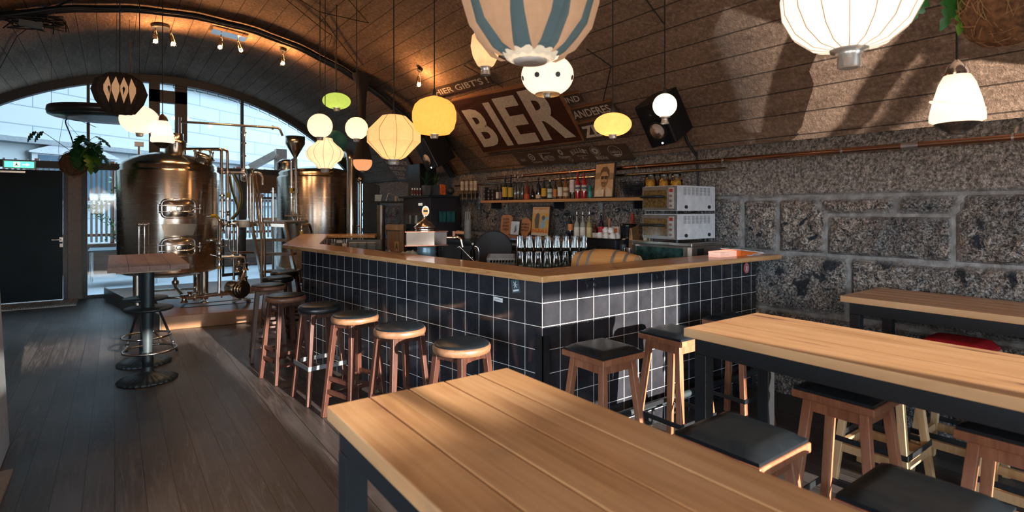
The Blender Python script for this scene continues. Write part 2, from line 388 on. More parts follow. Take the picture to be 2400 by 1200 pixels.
OAKB = wood('oak_worktop', (.46, .25, .10), (.70, .43, .21), 0, .34, 1, None, coat=.3)
OAKE = wood('oak_end_boards', (.30, .15, .065), (.52, .32, .17), 1, .5)
WST = wood('dark_stool_wood', (.026, .009, .006), (.085, .032, .021), 2, .38, 1.5, coat=.3)
WSQ = wood('reddish_stool_wood', (.17, .06, .03), (.38, .16, .085), 2, .4, 1.5)
WRM = wood('worn_seat_rim', (.11, .05, .024), (.25, .13, .07), 0, .4, 1.5)
WPL = wood('pale_beech', (.45, .27, .12), (.68, .45, .24), 2, .45, 1.5)
LEA = plain('black_leatherette', (.008, .012, .016), .33, 0, .2, 30, .1, Specular_IOR_Level=.32); REDC = plain('red_leatherette', (.42, .012, .02), .5, 0, .1, 40)
def struct(o): o['kind'] = 'structure'; return o
def uvset(o, fn):
    me = o.data; L = me.uv_layers.new(name='UVMap')
    for p in me.polygons:
        for li in p.loop_indices:
            co = me.vertices[me.loops[li].vertex_index].co+o.location; L.data[li].uv = fn(co, p.normal)
# floor
m = MB(); m.box((XL-.3, YN-.3, -.12), (XR+.3, YF+.1, 0)); fl = struct(m.build('floor', M_F))
# vault shell
m = MB(); n = 72; a0 = math.asin((XL-VX)/VR); a1 = math.asin((XR-VX)/VR); vs = []
for j in range(2):
    for i in range(n+1):
        a = a0+(a1-a0)*i/n; vs.append((VX+VR*math.sin(a), (YN-.2, YF+.25)[j], VZ+VR*math.cos(a)))
for j in range(2):
    for i in range(n+1):
        a = a0+(a1-a0)*i/n; R2 = VR+.35; vs.append((VX+R2*math.sin(a), (YN-.2, YF+.25)[j], VZ+R2*math.cos(a)))
k = n+1; fs = [(i, i+k, i+1+k, i+1) for i in range(n)]+[(2*k+i, 2*k+i+1, 3*k+i+1, 3*k+i) for i in range(n)]+[(i, i+1, 2*k+i+1, 2*k+i) for i in range(n)]+[(k+i+1, k+i, 3*k+i, 3*k+i+1) for i in range(n)]
m.add(vs, fs, True); ce = struct(m.build('ceiling', M_V))
uvset(ce, lambda c, nn: (c.y, VR*math.atan2(c.x-VX, c.z-VZ)))
# rough stone wall on the right: height field of blocks, raised mortar joints
def yw(px, z=1.2): return onX(px, 489, XR).y
HJ = [(.72, -9, 20), (1.215, -9, 20), (1.70, -9, 20)]
J = []   # joints as segments (y,z,y,z)
for z, _, _ in HJ: J.append((-9, z, 20, z))
for px, z0, z1 in ((1738, 1.215, 1.7), (1820, 1.215, 1.7), (2235, 1.215, 1.56), (2100, 1.56, 1.7), (1988, .72, 1.215), (1690, .72, 1.215), (1790, 0, .72), (2080, 0, .72), (2300, 0, .72)): J.append((yw(px), z0, yw(px), z1))
J += [(yw(1935), 1.215, yw(1935), 1.56), (yw(1935), 1.56, yw(1908), 1.7), (yw(1945), 1.56, yw(2222), 1.55), (yw(2235), 1.55, yw(2258), 1.70)]
for y in (3.7, 4.6, 5.7, 6.5, 7.6, 8.3, 9.4, 10.2, 11.3): J.append((y, 1.215, y, 1.7)); J.append((y+.4, .72, y+.4, 1.215))
for y in (-.6, -1.6, -2.7): J.append((y, 1.215, y, 1.7)); J.append((y+.5, .72, y+.5, 1.215))
def jd(y, z):
    b = 9
    for y0, z0, y1, z1 in J:
        if z < min(z0, z1)-.12 or z > max(z0, z1)+.12: continue
        if y < min(y0, y1)-.12 or y > max(y0, y1)+.12: continue
        dy, dz = y1-y0, z1-z0; t = max(0, min(1, ((y-y0)*dy+(z-z0)*dz)/(dy*dy+dz*dz))); b = min(b, math.hypot(y-y0-dy*t, z-z0-dz*t))
    return b
ys = []; y = YN
while y < YF+.05:
    ys.append(y); y += .022 if -.2 < y < 5 else .05
NZ = 100; zs = [2.2*i/NZ for i in range(NZ+1)]; vs = []; kd = []
for y in ys:
    for z in zs:
        w = noise.noise((y*2.1, z*2.1, 3))*.02; d = jd(y+w, z+w); p = Vector((y, z, 0))
        rough = noise.fractal(p*11, .75, 2.1, 6)*.034+noise.noise(p*3.1+Vector((9, 0, 0)))*.025
        mort = 1 if d < .020 else max(0, 1-(d-.020)/.016)
        if z > 1.72: hgt = .022+rough*.45; cc = 1
        else:
            cc = 0; hgt = min(1, d/.07)**.5*.045+rough
        hgt = hgt*(1-mort)+(.030+.006*noise.noise(p*20))*mort
        if z > 2.05: hgt *= max(0, (2.2-z)/.15)
        vs.append((XR+.045-max(-.02, hgt), y, z)); kd.append((mort, cc))
fs = []; K = len(zs)
for i in range(len(ys)-1):
    for j in range(K-1): fs.append((i*K+j, (i+1)*K+j, (i+1)*K+j+1, i*K+j+1)[::-1])
m = MB(); m.add(vs, fs, True); wr = struct(m.build('wall_right', M_S))
ca = wr.data.color_attributes.new('kind', 'FLOAT_COLOR', 'POINT')
for i, (a, b) in enumerate(kd): ca.data[i].color = (a, b, 0, 1)
# left wall, out of the frame; wide opening added to let in more sky
m = MB(); m.box((XL-.3, YN-.2, 0), (XL, -3.85, 2.25)); m.box((XL-.3, 2.65, 0), (XL, YF+.25, 2.25)); m.box((XL-.3, -3.85, 0), (XL, 2.65, .3)); m.box((XL-.3, -3.85, 2.15), (XL, 2.65, 2.25)); struct(m.build('wall_left', plain('rough_plaster', (.2, .18, .16), .85, 0, .2, 6, .4)))
# pale partition end at the left edge of the view
m = MB(); m.hexa([(-.78, 3.3, 0), (-.545, 3.3, 0), (-.575, 4.97, 0), (-.78, 4.97, 0)], [(-.82, 3.3, 2.3), (-.65, 3.3, 2.3), (-.68, 4.97, 2.3), (-.82, 4.97, 2.3)])
struct(m.build('wall_partition', plain('pale_blue_plaster', (.60, .70, .78), .6, 0, .15, 5), bev=.008))
m = MB(); m.box((-.60, 3.3, 0), (-.50, 4.45, .02)); struct(m.build('baseboard_partition', plain('grey_skirting', (.3, .28, .26), .7)))

# end walls: arched steel glazing
def arch_wall(Y, name, solid):
    """band of frame under the vault, mullions, transom"""
    R_ = VR-.0; m = MB(); n = 60; pv = []
    for i in range(n+1):
        x = XL+(XR-XL)*i/n; zo = vz(x); zi = max(2.2, vz(x, .14))
        pv.append((x, zo, zi))
    for i in range(n):
        (x0, o0, i0), (x1, o1, i1) = pv[i], pv[i+1]
        m.hexa([(x0, Y-.06, i0), (x1, Y-.06, i1), (x1, Y+.08, i1), (x0, Y+.08, i0)], [(x0, Y-.06, o0+.05), (x1, Y-.06, o1+.05), (x1, Y+.08, o1+.05), (x0, Y+.08, o0+.05)])
    return struct(m.build(name, DST))
arch_wall(YF, 'trim_1', 0); arch_wall(YN, 'trim_2', 0)
def mull(pts, Y, name, t=.05, mat=DST):
    m = MB()
    for x, z0, z1, w in pts: m.box((x-w/2, Y-t, z0), (x+w/2, Y+t, z1))
    return struct(m.build(name, mat))
XF = lambda px: onY(px, 489, YF).x
m = MB(); m.box((XL, YF-.07, 2.30), (XR, YF+.07, 2.42)); struct(m.build('trim_3', DST))
mull([(XF(207), 2.42, vz(XF(207), .1), .045)], YF, 'trim_4'); mull([(XF(567), 2.42, vz(XF(567), .1), .05)], YF, 'trim_5')
xa, xb = XF(349), XF(438); m = MB(); m.box((xa, YF-.08, 2.42), (xa+.17, YF+.05, vz(xa, .12))); m.box((xb-.2, YF-.08, 2.42), (xb, YF+.05, vz(xb, .12))); m.box((xa, YF-.08, 3.62), (xb, YF+.05, 3.85)); struct(m.build('trim_6', DST))
gl = pane('window_glass'); 
def arch_pane(Y, name, z0=2.42):
    m = MB(); n = 40; top = [(XL+.1+(XR-XL-.2)*i/n,) for i in range(n+1)]; pts = [(x, Y, max(z0, vz(x, .1))) for (x,) in top]
    for i in range(n): m.quad((pts[i][0], Y, z0), (pts[i+1][0], Y, z0), pts[i+1], pts[i])
    o = struct(m.build(name, gl)); return o
arch_pane(YF, 'window_1')
# lower part of the far end: door, post, glass to the right
xd = XF(152); DBL = plain('dark_blue_door_paint', (.006, .017, .024), .6, 0, .2, 3, Specular_IOR_Level=.2)
m = MB(); m.box((XL, YF-.02, 0), (XF(4)-.9, YF+.1, 2.3)); struct(m.build('wall_far', DST))
m = MB(); m.box((XF(4)-.85, YF-.03, .02), (xd-.03, YF+.03, 2.26)); dr = struct(m.build('door_1', DBL, bev=.004))
h = onY(135, 562, YF-.09); m = MB(); m.tube([(h.x-.08, YF-.09, h.z), (h.x+.05, YF-.09, h.z), (h.x+.05, YF-.02, h.z)], .011, 8, .02); m.box((h.x+.02, YF-.045, h.z-.04), (h.x+.08, YF-.03, h.z+.04)); m.build('door_handle', CHR, dr)
m = MB(); m.box((h.x+.025, YF-.045, h.z-.13), (h.x+.075, YF-.03, h.z-.07)); m.build('door_lock', CHR, dr)
m = MB(); c = onY(30, 405, YF-.08); m.box((XF(0)-.4, YF-.09, 2.2), (XF(61), YF-.04, 2.23)); m.build('door_closer', STL, dr)
m = MB(); m.box((xd-.02, YF-.06, 0), (xd+.04, YF+.06, 2.3)); m.box((XF(193), YF-.06, 0), (XF(205), YF+.06, 2.3)); struct(m.build('trim_7', DST))
m = MB(); m.box((xd+.04, YF-.03, 0), (XF(193), YF+.05, 2.3)); struct(m.build('trim_8', plain('grey_panel', (.17, .15, .14), .6)))
m = MB(); m.box((XF(205), YF-.01, .05), (XR, YF+.01, 2.3)); struct(m.build('window_2', gl))
m = MB(); m.box((XF(560), YF-.04, 0), (XF(576), YF+.04, 2.3)); m.box((XF(205), YF-.03, 0), (XR, YF+.03, .05)); struct(m.build('trim_9', DST))
m = MB(); m.box((XF(577), YF-.16, 1.92), (XF(690), YF-.05, 2.3)); m.box((XF(577), YF-.17, 1.80), (XF(690), YF-.04, 1.84)); struct(m.build('trim_10', plain('brown_panel', (.13, .085, .055), .6)))
# small steel lattice bolted under the arch on the right
m = MB()
for i in range(16):
    x = .9+i*.19; z = vz(x, .17); x2 = x+.16; z2 = vz(x2, .17)
    for dz in (0, .05): m.tube([(x, YF-.1, z-dz), (x2, YF-.1, z2-dz)], .006, 5)
    m.tube([(x, YF-.1, z), (x, YF-.1, z-.05)], .006, 5)
m = m.build('trim_11', DST); struct(m)
# near end behind the viewer: glazing with posts; pier and solid panels added to mask the sun
m = MB(); m.box((4.02, YN-.1, 0), (XR+.05, YN+.1, 2.3)); m.box((XL, YN-.1, 0), (-1.5, YN+.1, 2.9)); m.box((-1.5, YN-.1, 0), (1.62, YN+.1, 1.95)); m.prism([(-2.95, 2.3), (-1.5, 2.75), (4.02, 2.3), (XR+.05, 2.3)]+[(VX+VR*math.sin(a), VZ+VR*math.cos(a)) for a in [math.asin(3.8/VR)-i*(math.asin(3.8/VR)-math.asin(-3.8/VR))/24 for i in range(25)]], -YN-.1, -YN+.1, Matrix.Rotation(math.pi/2, 4, 'X')); m.box((-1.5, YN-.1, 2.68), (4.05, YN+.1, 2.9)); struct(m.build('wall_near', plain('rough_plaster', (.2, .18, .16))))
mull([(x, 0, 2.7, .08) for x in (-.55, 1.15, 2.6)], YN, 'trim_12'); m = MB(); m.box((-1.5, YN-.05, 2.34), (4.02, YN+.05, 2.42)); m.box((-1.5, YN-.05, 0), (4.02, YN+.05, .35)); struct(m.build('trim_13', DST))
# metal entrance grating at the door
m = MB(); p0 = onz(14, 737, .012); 
for i in range(46):
    x = -2.0+i*.032; m.bar((x, 11.55, .012), (x+.02, 12.2, .012), .014, .012)
m.box((-2.05, 11.5, 0), (-.52, 12.25, .008)); tag(m.build('entrance_grating', plain('galvanised_steel', (.6, .58, .54), .5, .1)), 'ribbed metal foot grating on the floor before the dark door', 'grating')
# dark cable trunk round the vault
m = MB(); P = [(VX+(VR-.055)*math.sin(a0+(a1-a0)*i/50), 8.06+.02*math.sin(i*1.7), VZ+(VR-.055)*math.cos(a0+(a1-a0)*i/50)) for i in range(51)]
m.tube(P, .045, 8); m.tube([(x, y-.07+.02*math.sin(i), z-.015) for i, (x, y, z) in enumerate(P)], .02, 6); m.tube([(x, y+.06, z-.01) for x, y, z in P], .016, 6)
tag(m.build('cable_bundle', plain('black_rubber', (.008, .011, .014), .6)), 'thick black cable bundle running round the concrete vault', 'cable')

# unseen viaduct mass, enlarged to keep the sun off the facade
m = MB(); m.box((-40, YN-.2, 4.55), (60, YF+.25, 22)); m.box((XR+.3, YN-.2, 0), (60, YF+.25, 4.55)); m.box((-40, 3, 0), (XL-.35, YF+.25, 4.55)); struct(m.build('wall_viaduct_sun_block', plain('low_bounce_brick', (.03, .026, .024), .9)))  # brick kept dark to cut its bounce into the room

# ---------------------------------------------------------------- street outside
GR = plain('pale_paving', (.13, .14, .15), .9, 0, .1, 2)
m = MB(); m.box((-600, YF+.26, -.16), (600, 60, -.02)); m.cur = 1; m.box((-600, -600, -.16), (-3.35, YF+.26, -.13)); m.box((-3.35, -600, -.16), (600, YN-.35, -.13)); struct(m.build('ground_outside', [GR, plain('gravel', (.16, .155, .15), .9, 0, .1, 2)]))
def m_fac():
    q = N('white_rendered_facade'); v = q.n('ShaderNodeTexCoord').outputs['UV']; br = q.n('ShaderNodeTexBrick'); q.l(v, br.inputs['Vector'])
    for a, x in (('Scale', 1), ('Mortar Size', .018), ('Brick Width', 2.2), ('Row Height', .62)): br.inputs[a].default_value = x
    br.inputs['Color1'].default_value = (.36, .375, .38, 1); br.inputs['Color2'].default_value = (.32, .345, .35, 1); br.inputs['Mortar'].default_value = (.17, .21, .23, 1)
    return q.set(Base_Color=br.outputs[0], Roughness=.9)
FD = Vector((.797, .603, 0)); FN = Vector((.603, -.797, 0)); FP = atd(160, 489, 19); FP.z = 0
FM = Matrix((( FD.x, 0, -FN.x*-1, FP.x), (FD.y, 0, FN.y, FP.y), (0, 1, 0, 0), (0, 0, 0, 1)))
fb = thing('facade_building', 'white stone building across the street seen through the arched glazing', 'building', FP, local=False)
def fq(s, z, o=0): return FP+FD*s+FN*o+Vector((0, 0, z))
m = MB(); wins = [(-1.0, 1.9, 1.15, 1.5), (3.4, 1.9, 1.15, 1.5), (7.8, 1.9, 1.15, 1.5), (-5.4, 1.9, 1.15, 1.5)]
m.hexa([fq(-25, -.1), fq(40, -.1), fq(40, -.1, -.5), fq(-25, -.1, -.5)], [fq(-25, 16), fq(40, 16), fq(40, 16, -.5), fq(-25, 16, -.5)])
w = m.build('wall', m_fac(), fb); me = w.data; L = me.uv_layers.new(name='UVMap')
for p in me.polygons:
    for li in p.loop_indices:
        co = me.vertices[me.loops[li].vertex_index].co; L.data[li].uv = (co.dot(FD), co.z)
m = MB(); 
for zz in (3.75, 6.9): m.hexa([fq(-25, zz), fq(40, zz), fq(40, zz, .18), fq(-25, zz, .18)], [fq(-25, zz+.16), fq(40, zz+.16), fq(40, zz+.16, .22), fq(-25, zz+.16, .22)])
m.build('cornice', plain('pale_stone', (.29,.31,.32), .9), fb)
for (s, z, ww, hh) in wins:
    m = MB(); m.hexa([fq(s-.2, z-.15), fq(s+2*ww+.3, z-.15), fq(s+2*ww+.3, z-.15, .12), fq(s-.2, z-.15, .12)], [fq(s-.2, z+hh+.1), fq(s+2*ww+.3, z+hh+.1), fq(s+2*ww+.3, z+hh+.1, .12), fq(s-.2, z+hh+.1, .12)])
    N_ = 10; arc = [(s-.3+(2*ww+.7)*i/N_, z+hh+.1+.38*math.sin(math.pi*i/N_)) for i in range(N_+1)]
    for i in range(N_): m.hexa([fq(arc[i][0], z+hh+.05), fq(arc[i+1][0], z+hh+.05), fq(arc[i+1][0], z+hh+.05, .16), fq(arc[i][0], z+hh+.05, .16)], [fq(arc[i][0], arc[i][1]), fq(arc[i+1][0], arc[i+1][1]), fq(arc[i+1][0], arc[i+1][1], .16), fq(arc[i][0], arc[i][1], .16)])
    f = m.build('window_frame', plain('window_frame_white', (.33,.34,.35), .7), fb)
    m = MB()
    for k in range(2):
        a = s+k*(ww+.1); m.hexa([fq(a, z, .1), fq(a+ww, z, .1), fq(a+ww, z, .14), fq(a, z, .14)], [fq(a, z+hh, .1), fq(a+ww, z+hh, .1), fq(a+ww, z+hh, .14), fq(a, z+hh, .14)])
    m.build('window_panes', plain('dull_blue_glass', (.05, .085, .12), .15), f)
# timber planter wall and white slat fence outside the glass
m = MB(); BR = wood('weathered_planks', (.10, .055, .04), (.24, .14, .10), 0, .7, 1, .2, 2)
m.box((-3, 16.9, 0), (9, 17.3, .72)); pl = tag(m.build('timber_planter', BR), 'low brown timber planter wall outside the glazed end', 'planter')
sf = thing('slat_fence', 'fence of thin white upright slats on the timber planter outside', 'fence', (3, 17.1, .72), local=False); m = MB()
for i in range(118): x = -3+i*.1; m.box((x, 17.05, .76), (x+.05, 17.08, 2.75+.03*math.sin(i*3)))
m.build('slats', plain('white_slat', (.4,.39,.37), .7), sf); m = MB()
for z in (.9, 1.8, 2.6): m.box((-3, 17.09, z), (9, 17.13, z+.07))
m.build('rails', plain('rust_rail', (.30, .10, .05), .7), sf); m = MB()
for i in range(9): m.box((-3+i*1.45, 17.13, .72), (-2.91+i*1.45, 17.2, 2.8))
m.build('posts', plain('rust_rail', (.3, .1, .05)), sf, kind='stuff')
LF = plain('leaf_green', (.035, .13, .03), .45, 0, .35, 8)
m = MB(); random.seed(3)
for i in range(190):
    t = random.random(); x = onY(255, 489, 16.8).x+.28*math.sin(t*9)+random.uniform(-.18, .18); z = .75+t*1.6; a = random.uniform(0, 6.3); r = .07
    M_ = Matrix.Translation((x, 16.9+random.uniform(-.08, .03), z)) @ Euler((random.uniform(-1, 1), random.uniform(-1, 1), a)).to_matrix().to_4x4()
    m.add([(0, 0, 0), (r*.7, r*.4, .01), (r*1.3, 0, 0), (r*.7, -r*.4, .01)], [(0, 1, 2, 3)], True, M_)
tag(m.build('climbing_ivy', LF), 'green climbing plant growing up the white slat fence outside', 'plant')
bt = thing('chrome_bench_table', 'pale outdoor table with thin steel legs behind the glazed end', 'table', (onz(255, 670, 0).x, 14.6, 0)); m = MB()
m.box((-.35, -.5, .70), (.9, .5, .74)); m.build('table_top', plain('dark_outdoor_top', (.05, .07, .08), .3), bt, bev=.01)
for x in (-.3, .85):
    for y in (-.45, .45): m = MB(); m.cyl((x, y, 0), (x, y, .7), .02, 10); m.build('leg', CHR, bt)
# pergola beam outside on the right
pg = thing('timber_pergola', 'weathered grey timber pergola post with diagonal beam outside', 'pergola', onY(655, 470, 15) - Vector((0, 0, onY(655, 470, 15).z)), local=False)
GW = plain('grey_timber', (.42, .38, .34), .8, 0, .2, 6); a = onY(658, 350, 15); m = MB(); m.box((a.x-.13, 14.9, 0), (a.x+.13, 15.15, a.z)); m.build('post', GW, pg)
b_ = onY(588, 392, 15.4); m = MB(); m.bar((a.x-.1, 15.0, a.z-.12), (b_.x, 15.4, b_.z), .16); m.build('beam', GW, pg)

# ---------------------------------------------------------------- high tables
def oak_table(x0, x1, y0, y1, h, label):
    t = thing('high_table', label, 'table', ((x0+x1)/2, (y0+y1)/2, 0), 0, None); w, l = (x1-x0)/2, (y1-y0)/2
    m = MB(); n = 5; pw = 2*w/n
    for i in range(n): m.box((-w+i*pw+(.0021 if i else 0), -l, h-.042), (-w+(i+1)*pw-(.0021 if i < 4 else 0), l, h-.0004*(i % 2)))
    m.build('tabletop', OAKT, t, bev=.004)
    m = MB(); e = .05
    for s in (-1, 1): m.box((s*(w-e)-.03, -l+e, h-.115), (s*(w-e)+.03, l-e, h-.043)); m.box((-w+e, s*(l-e-.03)-.03, h-.115), (w-e, s*(l-e-.03)+.03, h-.043))
    m.build('steel_frame', BLK, t, bev=.002)
    for sx in (-1, 1):
        for sy in (-1, 1):
            m = MB(); m.box((sx*(w-e)-.032, sy*(l-e-.03)-.03, .0), (sx*(w-e)+.032, sy*(l-e-.03)+.03, h-.116)); m.build('leg', BLK, t, bev=.002)
    return t
oak_table(.502, 1.155, -1.0, 1.608, 1.02, 'long oak plank high table nearest the viewer, with dark knots and black steel legs')
oak_table(2.232, 2.893, -1.0, 1.637, 1.02, 'long oak plank high table between the bar and the stone wall, middle of the three')
oak_table(3.91, 4.545, -1.0, 1.63, 1.02, 'long narrow oak high table standing along the rough stone wall')

# ---------------------------------------------------------------- stools
def square_stool(label, woodm, seatm, name='square_stool', plates=True, h=.80, pad=.035):
    t = thing(name, label, 'stool'); s = .17
    m = MB(); m.box((-s, -s, h-.065), (s, s, h-.03)); m.build('seat_board', woodm, t, bev=.005)
    n = 10; m = MB(); vs = []; fs = []
    for i in range(n+1):
        for j in range(n+1):
            u, v = 2*i/n-1, 2*j/n-1; e = (1-abs(u)**6)*(1-abs(v)**6); vs.append((u*(s-.008), v*(s-.008), h-.03+pad*(.35 if e < .02 else .35+.65*e**.35)))
    for i in range(n):
        for j in range(n): a = i*(n+1)+j; fs.append((a, a+n+1, a+n+2, a+1))
    m.add(vs, fs, True); q = s-.008
    m.box((-q, -q, h-.031), (q, q, h-.03+pad*.34)); m.build('cushion', seatm, t)
    tp, bt, zt = .115, .185, h-.065
    L = {}
    for sx in (-1, 1):
        for sy in (-1, 1):
            a, b = Vector((sx*bt, sy*bt, 0)), Vector((sx*tp, sy*tp, zt)); L[sx, sy] = (a, b)
            m = MB(); m.bar(a+Vector((0, 0, .002)), b, .038, .038, (0, 1, 0)); m.build('leg', woodm, t, bev=.003)
    P = lambda k, z: L[k][0].lerp(L[k][1], z/zt)
    m = MB()
    for k1, k2 in (((-1, -1), (1, -1)), ((1, -1), (1, 1)), ((1, 1), (-1, 1)), ((-1, 1), (-1, -1))): m.bar(P(k1, zt-.03), P(k2, zt-.03), .022, .055)
    m.build('apron', woodm, t)
    m = MB(); R_ = []
    for i, (k1, k2) in enumerate((((-1, -1), (1, -1)), ((1, -1), (1, 1)), ((1, 1), (-1, 1)), ((-1, 1), (-1, -1)))):
        z = .25
        a, b = P(k1, z)*1.0, P(k2, z)*1.0; c = Vector(((a.x+b.x)/2, (a.y+b.y)/2, 0)).normalized()*.022; d = (b-a).normalized()*.024
        m.bar(a+c-d, b+c+d, .006, .03)
    m.build('footrest', BLK, t)
    if not plates:
        m = MB()
        for k1, k2 in (((-1, -1), (1, -1)), ((1, -1), (1, 1)), ((1, 1), (-1, 1)), ((-1, 1), (-1, -1))): m.bar(P(k1, .20), P(k2, .20), .025, .045)
        m.build('stretcher', woodm, t)
    return t
sq = square_stool('black cushioned square wooden stool before the lit black tiles, nearest the bar corner', WSQ, LEA)
sq.location = (2.305, 2.25, 0)
def put_sq(x, y, lab, rz=0, src=sq): return copy_tree(src, loc=(x, y, 0), rz=rz, label=lab)
put_sq(2.995, 2.262, 'black cushioned square wooden stool at the tiled bar, behind the corner of the middle table')
put_sq(3.725, 2.275, 'black cushioned square wooden stool at the bar, the one nearest the stone wall')
put_sq(1.825, 1.095, 'square black cushioned stool between near and middle tables, closest to the bar')
put_sq(2.69, 1.09, 'reddish wooden square stool with black cushion tucked under the front end of the middle table')
put_sq(2.72, .50, 'black cushioned square stool under the middle table, cut by the right edge of the picture')
put_sq(1.83, .545, 'black cushioned square stool at the bottom edge, beside the near table')
pb = square_stool('pale beech stool with steel footrest plates between the middle table and the wall table', WPL, LEA, plates=False); pb.location = (3.62, 1.28, 0)
put_sq(3.66, .66, 'pale beech stool frame at the right edge of the picture, lower than the red seat', 0, pb)
rs = square_stool('pale wooden stool with bright red cushion under the table along the stone wall', WPL, REDC, plates=False, h=.79, pad=.06); rs.location = (4.10, 1.05, 0)

def round_stool(label, rim, seatm=LEA, woodm=WST, metal=False, h=.78):
    t = thing('round_bar_stool', label, 'stool'); R = .178
    m = MB(); m.lathe([(R-.02, h-.05), (R-.004, h-.045), (R, h-.03), (R, h-.014), (R-.006, h-.003), (R-.018, h)], 40); m.build('seat_ring', rim, t)
    m = MB(); m.lathe([(R-.009, h-.004), (R-.011, h+.004), (R-.03, h+.011), (.09, h+.016), (1e-4, h+.017)], 36); m.build('cushion', seatm, t)
    tp, bt, zt = .105, .165, h-.05; L = {}
    for sx in (-1, 1):
        for sy in (-1, 1):
            a, b = Vector((sx*bt, sy*bt, 0.002)), Vector((sx*tp, sy*tp, zt)); L[sx, sy] = (a, b)
            m = MB(); m.bar(a, b, .034, .034, (0, 1, 0), .040); m.build('leg', woodm, t, bev=.003)
    P = lambda k, z: L[k][0].lerp(L[k][1], z/zt)
    E = (((-1, -1), (1, -1)), ((1, -1), (1, 1)), ((1, 1), (-1, 1)), ((-1, 1), (-1, -1)))
    m = MB()
    for k1, k2 in E:
        a, b = P(k1, zt-.03), P(k2, zt-.03)
        for i in range(6):   # apron arched on its lower edge
            p, q_ = a.lerp(b, i/6), a.lerp(b, (i+1)/6); c = .5*(abs((i+.5)/6-.5)*2)**2; m.bar(p+Vector((0, 0, .012-.0*c)), q_+Vector((0, 0, .012)), .022, .03+.05*c)
    m.build('apron', woodm, t)
    if metal:
        m = MB()
        for k1, k2 in E:
            a, b = P(k1, .30), P(k2, .30); c = Vector(((a.x+b.x)/2, (a.y+b.y)/2, 0)).normalized()*.02; d = (b-a).normalized()*.022; m.bar(a+c-d, b+c+d, .006, .035)
        m.build('metal_footrest', plain('worn_steel_strap', (.33, .36, .38), .35, .8), t)
    else:
        for i, (k1, k2) in enumerate(E):
            for z in ((.20, .30) if i % 2 else (.16, .27)):
                m = MB(); m.bar(P(k1, z), P(k2, z), .02, .03); m.build('stretcher', woodm, t)
    return t
RB = plain('black_vinyl_rim', (.014, .014, .016), .3)
RBR = wood('reddish_seat_rim', (.10, .035, .02), (.26, .12, .07), 0, .35, 1.5)
def seat_at(px, py): p = onz(px, py, .785); return (p.x, p.y, 0)
g = 'round bar stools along the tiled bar'
s8 = round_stool('round stool with worn pale rim beside the near table, first of the row', WRM); s8.location = seat_at(1082, 802); s8.rotation_euler[2] = .25; s8['group'] = g
s5 = round_stool('all black round bar stool with a flat metal strap as footrest', RB, metal=True); s5.location = seat_at(750, 714); s5.rotation_euler[2] = .1; s5['group'] = g
s3 = round_stool('round stool with reddish rim standing nearest the brewing platform, out from the bar', RBR); s3.location = seat_at(629, 667); s3.rotation_euler[2] = -.15; s3['group'] = g
copy_tree(s8, loc=seat_at(937, 764), rz=.12, label='round stool with pale worn rim, second of the row from the near table', group=g)
copy_tree(s8, loc=seat_at(832, 736), rz=.3, label='round stool with sunlit worn rim, right of the one with the metal strap', group=g)
copy_tree(s3, loc=seat_at(670, 691), rz=.2, label='reddish round stool just left of the all black one with the metal strap', group=g)
c = round_stool('black round stool behind the reddish one, third from the far end of the row', RB); c.location = seat_at(651, 649); c['group'] = g
copy_tree(c, loc=seat_at(668, 636), rz=.2, label='black round stool farthest from the viewer at the far tip of the bar', group=g)

# ---------------------------------------------------------------- bistro table on fluted cast bases
bt = thing('bistro_table', 'narrow standing table with brown plank top on two grey columns with fluted round feet', 'table', (.245, 6.45, 0))
m = MB(); X0, X1, Y0, Y1 = -.30, .30, -.76, .79; n = 4
for i in range(n): a, b = X0+(X1-X0)*i/n, X0+(X1-X0)*(i+1)/n; m.box((a+.0008, Y0, 1.055), (b-.0008, Y1, 1.10))
m.build('tabletop', wood('rosy_brown_boards', (.20, .105, .085), (.42, .27, .23), 1, .5, 1, None), bt, bev=.003)
m = MB(); m.box((X0+.06, Y0+.08, 1.035), (X1-.06, Y1-.08, 1.055)); m.build('underboard', wood('pale_ply', (.5, .36, .22), (.7, .55, .38), 1, .6), bt)
GM = plain('grey_cast_metal', (.055, .075, .088), .42, .55, .1)
for y in (-.36, .33):
    m = MB(); m.lathe([(.024, .115), (.042, .13), (.05, .2), (.035, .24), (.036, .27), (.052, .65), (.054, 1.035)], 24, Matrix.Translation((0, y, 0))); col = m.build('column', GM, bt)
    m = MB(); m.lathe([(.245, .004), (.245, .018), (.2, .04), (.12, .062), (.055, .082), (.048, .10), (.028, .20), (.024, .21)], 120, Matrix.Translation((0, y, 0)), wob=lambda a, j, i: 1-(.06*abs(math.sin(a*14)) if j < 3 else .03*abs(math.sin(a*14)) if j < 5 else 0)); m.build('fluted_foot', GM, bt)
    m = MB(); m.lathe([(.06, .652), (.19, .655), (.2, .668), (.195, .68), (.06, .684)], 40, Matrix.Translation((.01, y, 0))); m.build('disc_shelf', GM, bt)
    m = MB(); P = [(.02+.215*math.cos(a), y+.04+.215*math.sin(a), .275) for a in [2*math.pi*i/36 for i in range(36)]]; m.tube(P, .011, 8, closed=True); m.bar((-.0, y, .262), (.0, y+.26, .275), .02, .012); m.build('foot_ring', CHR, bt)
tr = thing('tripod_stand', 'black folding tripod stand under the far end of the narrow standing table', 'stand', (.3, 7.62, 0))
fa, fb_ = onz(415, 822, .015), onz(290, 834, .015)
apex = Vector((0, 0, .74))
for f in (fa, fb_, Vector((.36, 8.25, .015))):
    f = f-Vector((.3, 7.62, 0)); m = MB(); m.tube([apex, f], .013, 8); l = m.build('leg', BLK, tr)
    m = MB(); p = apex.lerp(f, .93); m.ball(p, .028, 10); m.ball(apex.lerp(f, .87), .022, 10); m.build('clamp', DK, l)
m = MB(); m.cyl((0, 0, .66), (0, 0, .82), .025, 12); m.build('hub', DK, tr)

